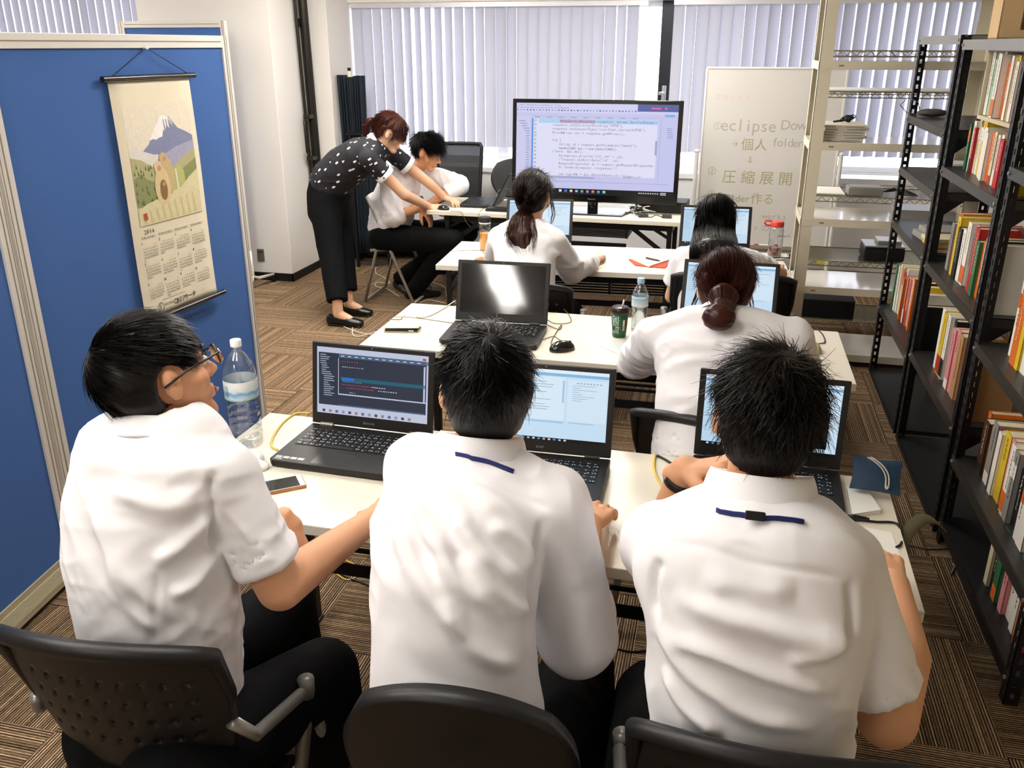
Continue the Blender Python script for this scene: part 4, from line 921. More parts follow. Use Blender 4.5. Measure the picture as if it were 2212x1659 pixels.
# ---------------------------------------------------------------- monitor
TB = mat('gloss_black', '0a0b0c', .12, spec=.6)
P = thing('monitor', 'large black flat screen monitor showing program code on the front desk', 'monitor', (-.872, 6.0, .7)); SW, SH = 1.135, .665; M = frame((-SW / 2, 0, .725 - .0 + .01), (1, 0, -.004), (0, 0, 1)) 
M = frame((-SW / 2, 0, .07), (1, .0, 0), (0, .06, 1))
def mbx(b, x0, x1, y0, y1, z0, z1, m=None): b.box(x0, x1, y0, y1, z0, z1, m, M)
b = MB(); mbx(b, 0, SW, 0, SH, -.03, 0); obj('bezel', b, TB, P, bevel=.003)
b = MB(); mbx(b, .2, SW - .2, .08, SH - .1, -.075, -.03); obj('back_housing', b, mat('black_plastic', '101112', .4), P, bevel=.01)
sx0, sx1, sy0, sy1 = .028, SW - .030, .046, SH - .026; sw, sh = sx1 - sx0, sy1 - sy0
b = MB(); mbx(b, sx0, sx1, sy0, sy1, 0, .001); scr = obj('display', b, mat('display_glow', 'c3c4ea', .3, emit=1.0), P)
E_ = lambda n, c='808080', e=1.: mat('glow_' + n, c, .5, emit=e)
def U(cx, cy): return sx0 + (cx - 218) / 1262 * sw, sy1 - (cy - 160) / 742 * sh
def rect(b, x0, y0, x1, y1, m, z=.0016): (a, c), (d, e) = U(x0, y0), U(x1, y1); mbx(b, a, d, e, c, z - .0003, z, m)
b = MB(); wht = E_('white', 'dcdcf4'); rect(b, 218, 160, 1480, 235, E_('titlebar', 'cfcdee')); rect(b, 345, 285, 1330, 745, wht); rect(b, 218, 265, 330, 760, E_('tree', 'cbcbea')); rect(b, 398, 286, 1330, 318, E_('line_blue', 'a9cfee'), .0019); rect(b, 568, 288, 848, 316, E_('sel_pink', 'b9a8c4'), .0022)
rect(b, 343, 283, 355, 718, E_('margin', '4c8fe0'), .0022); rect(b, 1170, 160, 1480, 216, E_('dark_bar', '54609c'), .0022); rect(b, 1275, 182, 1350, 198, E_('pink_blur', 'd8589a'), .0025); rect(b, 1375, 180, 1395, 198, E_('pink_blur'), .0025); rect(b, 1380, 236, 1455, 258, E_('tab_blue', '7fb2ea'), .0022)
rect(b, 218, 852, 1480, 902, mat('taskbar_black', '08090c', .3), .0022); rect(b, 1318, 445, 1335, 560, E_('scroll', 'a6a6c6'), .0022); rect(b, 480, 752, 855, 766, E_('scroll'), .0022); rect(b, 345, 262, 1345, 264, E_('scroll'), .0022); rect(b, 1352, 262, 1355, 780, E_('scroll'), .0022); rect(b, 480, 792, 1440, 796, E_('scroll'), .0022)
obj('window_panes', b, None, scr)
b = MB(); tx = mat('code_grey', '55556e', .6, emit=0); tb_ = mat('code_blue', '37407a', .6); tp = mat('code_purple', '6a2a68', .6)
def T(s, cx, cy, px=27, adv=14.75, m=None): x, y = U(cx, cy); k = sw / 1262; text(b, s, M @ Matrix.Translation((x, y, .0026)), px * k, mono=adv / px, m=m or tx)
code = [(568, 310, 'HttpServletResponse', tx), (863, 310, 'response)', tx), (1010, 310, 'throws', tp), (1116, 310, 'ServletExcepti', tb_), (510, 341, 'response.setCharacterEncoding("UTF8");', tx), (510, 372, 'response.setContentType("text/html;charset=UTF8");', tx), (510, 405, 'PrintWriter out = response.getWriter();', tx),
        (510, 464, 'try', tp), (568, 464, '{', tx), (566, 497, 'String id = request.getParameter("memId");', tx), (566, 529, 'memberDAO dao =', tx), (797, 529, 'new', tp), (855, 529, 'memberDAO();', tx), (510, 556, '//here  dao.db();', tx), (566, 590, 'System.', tx), (668, 590, 'out', tp), (712, 590, '.println("', tx), (905, 590, '_id=" + id);', tx),
        (566, 621, '/*request.setAttribute("id", id);', tx), (566, 654, 'RequestDispatcher di = request.getRequestDispatcher', tx), (566, 685, 'di.forward(request, response);*/', tx), (566, 742, 'int', tp), (622, 742, 'loginOk = dao.dbUserCheck(id);//', tx)]
for cx, cy, s, m in code: T(s, cx, cy, m=m)
T('入力', 856, 590, 24, 24); T('妥当性チェック', 1085, 750, 22, 19.5)
for k in range(14): T(str(29 + k), 358, 309 + 31.5 * k - (5 if k > 3 else 0), 24, 12)
T('Java EE - 2016Internship/src/LoginCheck.java - Eclipse', 236, 180, 14, 6.2); T('File Edit Source Refactor Navigate Search Project Run Window Help', 222, 200, 14, 6.4)
obj('code_text', b, None, scr)
b = MB(); rg = random.Random(2)
for k in range(46): x = 225 + k * 25; rect(b, x, 210, x + rg.choice((8, 11, 12)), 221, rg.choice((tx, tb_, E_('icon_blue', '4c86d8'), E_('icon_soft', '9aa0c8'))), .0024) if x < 1165 else None
for k in range(9): x = 366 + 96 * k; rect(b, x, 268, x + 42, 275, E_('icon_soft'), .0024)
for k in range(22): y = 300 + 20 * k; x = 236 + 12 * min(k, 5); rect(b, x, y, min(x + rg.randint(25, 70), 325), y + 8, E_('icon_soft'), .0024)
for k in range(6): rect(b, 1400 + 8 * (k > 2), 342 + 15 * k, 1440 + 10 * (k > 2), 348 + 15 * k, E_('icon_soft'), .0024)
for k, c in enumerate(('dfe3ea', '3f7fe0', 'd8d2b0', '9fb0d8', '5fae6a', 'b87ab8', 'e0805a', '4f9ad8', '8fd0c8')): x = 575 + 44 * k; rect(b, x, 862, x + 22, 880, E_('ic%d' % k, c), .0026); rect(b, x - 3, 884, x + 28, 886, E_('icon_blue') if k > 3 else tx, .0026)
for k in range(9): rect(b, 1210 + 18 * k, 866, 1221 + 18 * k, 876, E_('tray', 'b8bccc'), .0026)
for q in (862, 874): rect(b, 1380, q, 1425, q + 8, E_('tray'), .0026)
obj('screen_icons', b, None, scr)
b = MB(); text(b, 'Panasonic', M @ Matrix.Translation((SW / 2 - .035, .016, .0006)), .014, m=mat('logo_grey', '8a8c90', .4)); obj('logo', b, None, P)
b = MB(); b.box(-.035, .035, .01, .03, .012, .12); b.tube([(0, .02, .01), (0, .02, .07)], .03, 16); obj('neck', b, TB, P, bevel=.002)
b = MB(); b.prism([(-.26, -.13), (.22, -.13), (.27, .15), (-.24, .15)], 0.001, .012); obj('foot_plate', b, TB, P, bevel=.003)
b = MB(); b.box(0, .34, 0, .2, 0, .075); simple('recorder', 'black flat box on the monitor desk behind the monitor', 'device', b, mat('black_plastic', '101112', .4), (-.585, 6.10, .7006), R(-4), bevel=.003)
rg = random.Random(8)
def squiggle(n, r, z=.03, sd=0): q = random.Random(sd); p = [(q.uniform(-r, r), q.uniform(-r * .6, r * .6), q.uniform(.004, z)) for _ in range(n)]; out = []; [out.extend([tuple(x) for x in bez(p[i], p[i + 1], p[i + 2], 7)][:-1]) for i in range(0, n - 2, 2)]; return out
for k in range(7):
    b = MB(); b.tube(squiggle(9, .09, .07, 30 + k), .003, 6); simple('loose_cable', 'tangled cables lying under the monitor', 'cable', b, mat('black_cable', '141414', .45) if k % 3 else mat('white_cable', 'd8d6ce', .5), (-.60 + .012 * k, 5.97, .7012), .6 * k, 'cables tangled under the monitor', smooth=True)
for x, y, r_, l in ((-.515, 5.90, .3, 'left'), (-.36, 5.905, -.1, 'right')):
    b = MB(); b.box(-.03, .03, -.018, .018, 0, .022); b.box(-.018, .018, -.0185, -.018, .006, .014, mat('dark_slot', '3a3835', .6)); simple('cable_adapter', 'white cable adapter on the monitor desk, the %s one of two' % l, 'adapter', b, mat('ivory_plastic', 'e4dfcc', .4), (x, y, .7006), r_, 'white adapters on the monitor desk', bevel=.003)
b = MB(); b.tube([(.0, 0, .004), (.06, -.03, .004), (.09, -.02, .02), (.13, .0, .004), (.16, .005, .012)], .003, 6); simple('adapter_cord', 'black cord between the two white adapters', 'cable', b, mat('black_cable', '141414', .45), (-.52, 5.91, .701), smooth=True)
# ---------------------------------------------------------------- laptops
LB = mat('laptop_black', '1b1a19', .42, spec=.45, bump=.02, bscale=1500); KEY = mat('key_black', '0e0e10', .4)
def laptop(label, x, y, r, phi, kind, w=.38, d=.26, lh=.245, logo=None):
    P = thing('laptop', label, 'laptop', (x, y, .7005), r, 'open laptops on the desks')
    b = MB(); b.prism([(-w / 2 + .012, -d / 2), (w / 2 - .012, -d / 2), (w / 2, -d / 2 + .012), (w / 2, d / 2), (-w / 2, d / 2), (-w / 2, -d / 2 + .012)], .003, .021); obj('base', b, LB, P, bevel=.003)
    kb = MB(); ch = MB(); rg = random.Random(int(x * 100)); n, m_ = 17, 6; kx0, kx1, ky0, ky1 = -w / 2 + .022, w / 2 - .022, -.02, d / 2 - .03
    cw, rh = (kx1 - kx0) / n, (ky1 - ky0) / m_
    for j in range(m_):
        i = 0
        while i < n:
            span = 1
            if j == 0 and i == 4: span = 5
            if i in (0, 13) and j in (1, 2, 3): span = 1 + (j % 2)
            if i + span > n: span = n - i
            a = kx0 + i * cw; c = ky0 + j * rh; hh = rh * (.62 if j == m_ - 1 else 1)
            kb.box(a + .0013, a + cw * span - .0013, c + .0013, c + hh - .0013, .0206, .0226)
            if kind is not None and y < 4:
                for q in range(rg.choice((1, 2, 2))): u = a + cw * (.22 + .34 * q); v = c + hh * rg.choice((.25, .5, .55)); ch.box(u, u + cw * rg.uniform(.12, .24), v, v + hh * .18, .0226, .0228)
            i += span
    k_ = obj('keyboard', kb, KEY, P, bevel=.0)
    if ch.v: obj('key_print', ch, mat('key_print', 'd8d8d2', .6), k_)
    b = MB(); b.box(-.07, .035, -d / 2 + .012, -d / 2 + .085, .0205, .0212); obj('touchpad', b, mat('touchpad_dark', '232221', .3), P)
    b = MB()
    for sx in (-1, 1): b.tube([(sx * (w / 2 - .05) - .016, d / 2 - .004, .022), (sx * (w / 2 - .05) + .016, d / 2 - .004, .022)], .007, 10)
    Mh = Matrix.Translation((0, d / 2 - .002, .023)) @ Matrix.Rotation(-phi, 4, 'X')   # lid: x across, z up along the lid, y = back
    L_ = MB(); L_.box(-w / 2, w / 2, 0, .009, 0, lh, None, Mh); lid = obj('lid', L_, LB, P, bevel=.003)
    for sx in (-1, 1): h = MB(); h.tube([(sx * (w / 2 - .05) - .02, d / 2 - .004, .022), (sx * (w / 2 - .05) + .02, d / 2 - .004, .022)], .0075, 12); obj('hinge', h, mat('hinge_grey', '8f8c84', .35, metal=.5) if kind == 'dark' else LB, P, smooth=True, angle=40)
    g = .017; z0, z1 = .034, lh - .014
    def q(b, u0, u1, v0, v1, m, lift=.0012): b.box(-w / 2 + g + u0 * (w - 2 * g), -w / 2 + g + u1 * (w - 2 * g), -lift, -lift + .0002, z0 + v0 * (z1 - z0), z0 + v1 * (z1 - z0), m, Mh)
    off = kind == 'off'; b = MB(); q(b, 0, 1, 0, 1, None, .0006)
    s = obj('display', b, {'off': mat('display_off', '08090a', .06, spec=.8), 'dark': E_('lap_dark', '2b3242'), 'light': E_('lap_light', 'c3dcf0')}[kind if kind in ('off', 'dark') else 'light'], P)
    if not off:
        b = MB()
        if kind == 'dark':
            bar = E_('lap_bar', 'bcc2d8'); q(b, 0, 1, .92, 1, bar); q(b, 0, 1, .0, .13, bar); q(b, 0, .015, 0, 1, bar); q(b, .985, 1, .1, 1, bar); q(b, .2, 1, .86, .92, E_('lap_tabs', '48607e')); q(b, .22, .975, .515, .57, E_('lap_line', '1d5a70')); q(b, .23, .34, .52, .565, E_('lap_sel', '2a6cc0'), .0014)
            q(b, .2, .985, .3, .318, bar); q(b, .96, .975, .3, .84, bar); q(b, .195, .2, .3, .85, bar); q(b, .2, .975, .13, .15, E_('lap_tabs', '48607e')); q(b, .95, .98, .93, .96, E_('lap_close', 'c04048'), .0014)
            rg = random.Random(4); tcol = [E_('t1', 'a0a8b8'), E_('t2', 'a04858'), E_('t3', '508898'), E_('t4', 'c8ccd4')]
            for u, v, n_, c in ((.23, .80, 7, 1), (.23, .72, 9, 0), (.24, .50, 8, 2), (.23, .455, 14, 1), (.5, .455, 6, 3), (.27, .41, 12, 1), (.56, .41, 8, 3), (.3, .34, 3, 0)):
                for k in range(n_): a = u + k * .022; q(b, a, a + rg.uniform(.008, .018), v, v + .012, tcol[c], .0014)
            for k in range(20): a = .03 + .012 * (k > 4) + .02 * (k > 9); q(b, a, a + rg.uniform(.04, .1), .88 - k * .032, .892 - k * .032, tcol[0], .0014)
            for k in range(12): q(b, .22 + .062 * k, .25 + .062 * k, .88, .893, tcol[3], .0014)
            for k in range(14): q(b, .05 + .06 * k, .075 + .06 * k, .02, .06, E_('d%d' % (k % 4), ('3a4450', '9a7a70', '506a8a', '8a8fa0')[k % 4]), .0014)
        else:
            q(b, 0, 1, .955, 1, E_('lap_top', 'dfeaf6')); q(b, 0, 1, .915, .955, E_('lap_ribbon', '7fb4d8')); q(b, .0, 1, .0, .045, mat('taskbar_black', '08090c', .3)); q(b, .0, .16, .05, .9, E_('lap_tree', 'b7d4ea')); q(b, .17, .66, .3, .9, E_('lap_page', 'd4e6f4')); q(b, .68, .99, .3, .88, E_('lap_page2', 'cfe3f3')); q(b, .17, .66, .26, .285, E_('lap_ribbon2', '9fc4e0')); q(b, .7, .9, .27, .285, E_('lap_ribbon2', '9fc4e0')); q(b, .64, .655, .55, .86, E_('lap_ribbon2', '9fc4e0'), .0014)
            rg = random.Random(int(x * 50)); tm = E_('lap_text', '8aa6bc')
            for k in range(14): v = .86 - k * .035; u = .2 + .02 * rg.randint(0, 3); q(b, u, u + rg.uniform(.08, .35), v, v + .008, tm, .0014)
            for k in range(8): q(b, .72, .72 + rg.uniform(.05, .22), .8 - k * .03, .806 - k * .03, tm, .0014)
            for k in range(8): q(b, .75 + k * .026, .765 + k * .026, .83, .845, tm, .0014)
            for k in range(12): q(b, .02, .02 + rg.uniform(.04, .11), .85 - k * .04, .857 - k * .04, tm, .0014)
            for k in range(16): q(b, .04 + .042 * k, .06 + .042 * k, .012, .034, E_('lt%d' % (k % 3), ('c8d0da', '4f8fd0', 'b0b8c4')[k % 3]), .0014)
            if kind == 'lightbox': q(b, .62, .93, .1, .62, mat('taskbar_black', '08090c', .3), .0015)
        obj('screen_content', b, None, s)
    if logo: b = MB(); text(b, logo, Mh @ Matrix.Translation((-.012 * len(logo) * .35, -.0006, .012)) @ Matrix.Rotation(math.pi / 2, 4, 'X'), .013, m=mat('logo_grey', '8a8c90', .4)); obj('logo', b, None, P)
    b = MB(); c = Mh @ Vector((0, -.0004, lh - .007)); b.ell(c, (.002, .001, .002), 8, None, mat('lens_grey', '9a9a98', .3)); obj('webcam', b, None, P)
    if y < 2.5 and x < -.8:
        b = MB()
        for k in range(4): b.box(-w / 2 + .012 + .022 * k, -w / 2 + .030 + .022 * k, -d / 2 + .02, -d / 2 + .032, .0212, .0214)
        b.box(-w / 2 + .012, -w / 2 + .036, -d / 2 + .012, -d / 2 + .017, .0212, .0214); obj('sticker', b, mat('silver_sticker', 'b8b6b0', .35, metal=.4), P)
    if y < 2.5 and x > .1:
        b = MB(); b.box(w / 2 - .075, w / 2 - .055, -d / 2 + .035, -d / 2 + .050, .0212, .0214, mat('blue_sticker', '2c7fb4', .4)); b.box(w / 2 - .072, w / 2 - .058, -d / 2 + .018, -d / 2 + .03, .0212, .0214, mat('silver_sticker')); obj('sticker', b, None, P)
    return P
laptop('black laptop with dark code editor on screen, left end of the front row', -.951, 2.059, -.037, .165, 'dark', logo='lenovo')
laptop('black laptop with pale blue screen in the middle of the front row', -.429, 2.022, .014, .221, 'light', logo='acer')
laptop('black laptop behind the head of the person at the right end of the front row', .162, 2.102, -.033, .061, 'lightbox')
laptop('black laptop with a dark switched-off screen on the second row', -.833, 3.175, .039, .30, 'off', logo='acer')
laptop('black laptop in front of the person with the low bun', .046, 3.407, -.029, .42, 'light')
laptop('black laptop in front of the person with the ponytail', -.998, 4.74, .103, .35, 'light')
laptop('black laptop in front of the person with long black hair', -.028, 4.745, .038, .4, 'light')
laptop('grey-black laptop seen from the side at the left end of the monitor desk', -1.70, 6.16, R(-88), .48, 'light', w=.36, d=.25)
# ---------------------------------------------------------------- whiteboard
WBX0, WBX1, WBY, WBZ0, WBZ1 = -.185, .735, 6.66, .36, 1.615
P = thing('whiteboard', 'tall white marker board with faint handwritten notes, right of the monitor', 'whiteboard', ((WBX0 + WBX1) / 2, WBY, 0)); PL = mat('white_plastic', 'eceae6', .35)
b = MB(); b.box(WBX0, WBX1, WBY, WBY + .02, WBZ0, WBZ1); obj('board', b, mat('marker_board', 'dad7d2', .22, spec=.5), P, world=True)
b = MB()
for q in ((WBX0 - .012, WBX1 + .012, WBZ1, WBZ1 + .014), (WBX0 - .012, WBX1 + .012, WBZ0 - .014, WBZ0), (WBX0 - .014, WBX0, WBZ0, WBZ1), (WBX1, WBX1 + .014, WBZ0, WBZ1)): b.box(q[0], q[1], WBY - .006, WBY + .024, q[2], q[3])
obj('frame', b, PL, P, bevel=.003, world=True)
b = MB(); b.box(WBX0 + .1, WBX1 - .1, WBY - .06, WBY - .006, WBZ0 + .02, WBZ0 + .03); b.box(WBX0 + .1, WBX1 - .1, WBY - .062, WBY - .058, WBZ0 + .02, WBZ0 + .045); obj('marker_tray', b, mat('tray_aluminium', 'b9b3a2', .4, metal=.5), P, world=True)
for sx, x in ((-1, WBX0 - .035), (1, WBX1 + .035)):
    b = MB(); b.tube([(x, WBY + .01, .06), (x, WBY + .01, 1.05)], .016, 12); b.ell((x, WBY + .01, 1.055), (.02, .02, .016), 12); q = obj('stand_post', b, PL, P, smooth=True, world=True, angle=40)
    b = MB(); b.bar((x, WBY - .24, .07), (x, WBY + .26, .07), .03, .025); obj('foot', b, PL, P, world=True, bevel=.003)
    for yy in (-.22, .24): b = MB(); b.tube([(x - .012, WBY + yy, .028), (x + .012, WBY + yy, .028)], .028, 14); obj('caster', b, mat('black_plastic', '101112', .4), P, world=True, smooth=True, angle=40)
b = MB(); hand = mat('marker_grey', 'b3aea2', .7); olive = mat('marker_olive', 'aca67e', .7); redm = mat('marker_red', 'dcc2be', .8)
def wt(s, px, py, hpx, adv, m): p = onY(px, py, WBY - .0008); k = 6.9 / FPX; hpx *= .78; text(b, s, frame(p, (1, 0, -.01), (0, 0, 1)), hpx * k, mono=adv / hpx, m=m)
wt('①', 1537, 278, 22, 22, hand); wt('eclipse', 1556, 282, 42, 15, hand); wt('Down', 1688, 280, 34, 15, hand); wt('→', 1576, 316, 20, 20, olive); wt('個人', 1598, 322, 32, 26, olive); wt('folder', 1668, 316, 30, 9.6, hand); wt('⇓', 1606, 352, 24, 24, olive)
wt('②', 1524, 376, 24, 24, olive); wt('圧縮展開', 1554, 392, 36, 36, olive); wt('③', 1524, 424, 22, 22, olive); wt('folder', 1556, 434, 26, 9.6, olive); wt('作る', 1620, 438, 30, 23, olive); wt('works', 1646, 472, 20, 9.5, hand); wt('rの中', 1624, 498, 22, 17, hand); wt('環境の設定', 1542, 214, 14, 14, redm)
obj('handwriting', b, None, P, world=True)
for i, (x, c, l) in enumerate(((.20, 'b5251f', 'red'), (.24, '2a2a2a', 'black'))):
    b = MB(); b.tube([(-.06, 0, 0), (.045, 0, 0)], .008, 10, PL); b.tube([(.04, 0, 0), (.07, 0, 0)], .0088, 10, mat('cap_' + l, c, .4)); simple('marker', l + '-capped marker on the whiteboard tray', 'marker', b, None, (x + .1 * i, WBY - .035 + .012 * i, WBZ0 + .0395), .1, smooth=True)
# ---------------------------------------------------------------- projector screen hanging on the pier, folding dark screen
P = thing('projection_screen', 'folded black portable projection screen leaning on the side of the pier', 'projection screen', (-3.24, 6.80, 0)); DM = mat('dark_bronze_tube', '2e2b25', .3, metal=.5)
A0, A1 = Vector((-3.262, 6.735, 2.35)), Vector((-3.262, 6.79, .36)); b = MB(); b.tube([A0, A1], .036, 16); obj('screen_case', b, DM, P, smooth=True, angle=40, world=True)
B0, B1 = Vector((-3.285, 6.655, 2.3)), Vector((-3.285, 6.715, .33)); b = MB(); b.tube([B0, B1], .0125, 10); obj('support_pole', b, DM, P, smooth=True, angle=40, world=True)
for k, y in enumerate((6.70, 6.745)): b = MB(); b.tube([(-3.25, y + .02, .75), (-3.25, y + .035, .33)], .013, 8); b.box(-3.266, -3.234, y + .02, y + .052, .318, .345); obj('leg', b, DM, P, smooth=False, world=True)
b = MB(); b.tube([(-3.27, 6.665, 1.22), (-3.25, 6.60, 1.22), (-3.25, 6.585, 1.2), (-3.25, 6.59, .98), (-3.25, 6.605, .965), (-3.27, 6.68, .965)], .009, 10); obj('handle', b, DM, P, smooth=True, world=True)
for z in (1.24, .92): b = MB(); b.box(-3.29, -3.235, 6.655, 6.735, z - .015, z + .015); obj('clamp', b, DM, P, bevel=.004, world=True)
b = MB(); b.box(-3.30, -3.275, 6.68, 6.71, 1.9, 1.96); b.box(-3.309, -3.262, 6.70, 6.76, .62, .66); obj('wall_hook', b, mat('black_steel'), P, world=True)
P = thing('folding_screen', 'tall dark navy pleated cloth screen behind the two people at the monitor desk', 'screen', (-3.0, 6.98, 0)); NV = mat('navy_cloth', '101c26', .8)
b = MB()
for j, (x0, x1, zt, ph) in enumerate(((-3.10, -3.02, 1.545, 0), (-3.02, -2.975, 1.53, 2), (-2.98, -2.905, 1.54, 4))):
    b.grid(lambda u, v, a=x0, c=x1, z=zt, p=ph: Vector((a + (c - a) * u + .03 * (v - .5) * (p - 2) * .3 + .006 * math.sin(u * 25), 6.95 + .035 * math.sin(u * 18 + p) * (.3 + v) + .01 * p, .05 + (z - .05) * v)), 26, 8)
obj('pleated_cloth', b, NV, P, smooth=True, solid=.006, world=True)
b = MB(); b.tube([(-3.02, 6.99, .03), (-3.02, 6.99, 1.6)], .014, 10, mat('black_steel')); b.tube([(-3.02, 6.99, 1.53), (-3.02, 6.99, 1.575)], .02, 12, mat('ivory_plastic', 'e4dfcc', .4)); b.box(-3.10, -2.78, 6.96, 7.02, 0, .03, mat('grey_steel', '77746c', .4, metal=.5)); obj('pole', b, None, P, world=True, smooth=False)
b = MB(); b.grid(lambda u, v: Vector((-2.99 + .28 * u, 6.86 + .02 * math.sin(u * 60) + .03 * math.sin(u * 9), .12 + .98 * v)), 40, 6); q = simple('navy_curtain', 'lower folded navy cloth hanging behind the seated person', 'cloth', b, NV, smooth=True, solid=.008)
b = MB(); b.box(-3.02, -2.68, 6.845, 6.885, 1.09, 1.105); b.box(-3.0, -2.98, 6.85, 6.88, 0, 1.09); b.box(-2.72, -2.70, 6.85, 6.88, 0, 1.09); simple('cloth_rail', 'low dark rail that carries the folded navy cloth', 'rail', b, mat('black_steel'))
# ---------------------------------------------------------------- chairs
CP = mat('black_chair_plastic', '141416', .42, spec=.5, bump=.08, bscale=900); CT = mat('grey_chair_tube', '8d8b86', .35, metal=.55)
def nesting_chair(label, x, y, r, w=.44, hb=.30, zt=.88, tilt=.16, lean=.03):
    P = thing('chair', label, 'chair', (x, y, 0), r, 'black perforated chairs'); W = w / 2; z0 = zt - hb; sag = .055
    def sh(u, v):
        t = (u - .5) * 2; tw = W * (1 - .12 * (1 - v) ** 2 - .03 * (v > .97)); e = abs(t) ** 2.2
        return Vector((t * tw, -.215 + sag * abs(t) ** 2 - tilt * (v - .5) * .35 - .012 * max(0, v - .9) * 10 * .6, z0 + hb * v - .028 * e * v * 1.1 + .03 * (1 - v) * abs(t) ** 3))
    b = MB(); b.grid(sh, 46, 26, skip=lambda i, j: 6 <= i <= 39 and 5 <= j <= 21 and (i - 6) % 4 == 1 and (j - 5) % 4 == 1); obj('backrest', b, CP, P, smooth=True, solid=.009)
    rim = [sh(u, 1) + Vector((0, -.004, 0)) for u in np.linspace(0, 1, 21)]; b = MB(); b.tube([sh(0, v) for v in (.25, .6)] + rim + [sh(1, v) for v in (.6, .25)], [.006, .011] + [.0155] * 21 + [.011, .006], 12); obj('back_rim', b, CP, P, smooth=True)
    b = MB(); b.grid(lambda u, v: Vector(((u - .5) * (.43 - .05 * (abs(v - .5) * 2) ** 4), -.19 + .43 * v, .45 - .02 * math.sin(math.pi * u) * math.sin(math.pi * min(v * 1.2, 1)) - .03 * max(0, v - .85) * 6 + .01 * (abs(u - .5) * 2) ** 3)), 20, 20, skip=lambda i, j: 4 <= i <= 15 and 5 <= j <= 14 and i % 3 == 1 and j % 3 == 2); obj('seat', b, CP, P, smooth=True, solid=.014)
    for s in (-1, 1):
        sx = s * (W + .012)
        b = MB(); b.tube([sh(.5 + s * .46, .3) + Vector((s * .012, .0, 0)), Vector((sx, -.13, z0 + .05)), Vector((sx + s * .02, .02, .60)), Vector((sx + s * .02, .06, .56))], .0125, 12); obj('back_support', b, CT, P, smooth=True)
        b = MB(); b.tube([(sx + s * .02, .045, .615), (sx + s * .02, .05, .58), (sx + s * .02, -.22, .03)], [.017, .014, .013], 12); obj('leg', b, CT, P, smooth=True)
        b = MB(); b.tube([(sx + s * .02, .05, .58), (sx + s * .018, .24, .03)], .0125, 12); obj('leg', b, CT, P, smooth=True)
        b = MB(); b.box(*sorted((sx - s * .02, sx + s * .005)), .0, .06, .44, .50); obj('seat_bracket', b, CT, P, bevel=.004)
        for yy in (-.22, .24): b = MB(); b.tube([(sx + s * .006, yy, .022), (sx + s * .03, yy, .022)], .022, 12); obj('caster', b, mat('black_plastic', '101112', .4), P, smooth=True, angle=40)
    return P
nesting_chair('black perforated chair of the left front person, its back curving to the left', -.945, 1.20, R(4), .40, .30, .885)
nesting_chair('black perforated chair at the lower right, behind the person resting chin on hand', .126, 1.215, R(0), .385, .30, .885)
nesting_chair('black perforated chair of the person with the low bun', .055, 2.53, R(-13), .45, .30, .80)
nesting_chair('black perforated chair of the person with the ponytail', -.845, 3.87, R(3), .44, .30, .80)
nesting_chair('black chair of the person with long black hair', .06, 4.02, R(2), .52, .34, .86)
def swivel(label, x, y, r, w=.38, h=.34, zt=.885, mesh=False, arms=False):
    P = thing('office_chair', label, 'chair', (x, y, 0), r, 'black swivel chairs'); z0 = zt - h
    def sh(u, v):
        a = (u - .5) * 2; c = (v - .5) * 2; k = 1
        if mesh: k = (1 - .12 * (1 - v)) * (1 if abs(c) < .96 else .93)
        if not mesh: ca = a * math.sqrt(1 - .46 * c * c) * (1 - .08 * (1 - v)); v = (1 + c * math.sqrt(1 - .46 * a * a)) / 2 ; a = ca * (1.12 if 0 else 1)
        return Vector((a * w / 2 * (k if mesh else 1.12), -.20 + .035 * a * a - .03 * c, z0 + h * v))
    b = MB(); b.grid(sh, 28, 30); m = CP
    if mesh:
        m = bpy.data.materials.new('chair_mesh'); m.use_nodes = True; nt = m.node_tree; p = nt.nodes['Principled BSDF']; p.inputs['Base Color'].default_value = lin('15161a') + (1,); p.inputs['Roughness'].default_value = .6; p.inputs['Alpha'].default_value = .82
    obj('backrest', b, m, P, smooth=True, solid=.012 if mesh else .03)
    if mesh: ring = [sh(u, 1) for u in np.linspace(0, 1, 9)] + [sh(1, v) for v in np.linspace(.95, 0, 12)] + [sh(u, 0) for u in np.linspace(.95, 0, 9)] + [sh(0, v) for v in np.linspace(.05, .95, 12)]; b = MB(); b.tube(ring, .014, 8, close=True); obj('back_frame', b, CP, P, smooth=True)
    else:
        b = MB(); b.tube([(-.055, -.262, zt - .135), (0, -.266, zt - .142), (.06, -.262, zt - .138)], [.005, .009, .005], 8); obj('handle_lip', b, CP, P, smooth=True)
    b = MB(); b.ell((0, .03, .45), (.235, .225, .045), 28); obj('seat', b, mat('black_chair_fabric', '101013', .9), P, smooth=True)
    b = MB(); b.bar((0, -.225, z0 + .1), (0, -.22, .42), .07, .012, up=(0, 1, 0)); b.bar((0, -.23, .41), (0, .05, .41), .07, .012); obj('back_bracket', b, BK, P, bevel=.004)
    b = MB(); b.tube([(0, .03, .07), (0, .03, .42)], .026, 14); obj('gas_lift', b, BK, P, smooth=True, angle=40)
    for k in range(5):
        a = k * 1.2566 + .3; c, s = math.cos(a), math.sin(a); b = MB(); b.tube([(0, .03, .10), (.14 * c, .03 + .14 * s, .085), (.27 * c, .03 + .27 * s, .06)], [.024, .02, .014], 8); q = obj('base_leg', b, BK, P, smooth=True)
        b = MB(); b.tube([(.27 * c - .012 * s, .03 + .27 * s + .012 * c, .027), (.27 * c + .012 * s, .03 + .27 * s - .012 * c, .027)], .027, 12); obj('caster', b, mat('black_plastic', '101112', .4), q, smooth=True, angle=40)
    if arms:
        for s in (-1, 1): b = MB(); b.tube([(s * .25, .0, .44), (s * .27, -.02, .6), (s * .27, .02, .66), (s * .27, .16, .67)], [.014, .014, .018, .02], 10); obj('armrest', b, CP, P, smooth=True)
    return P
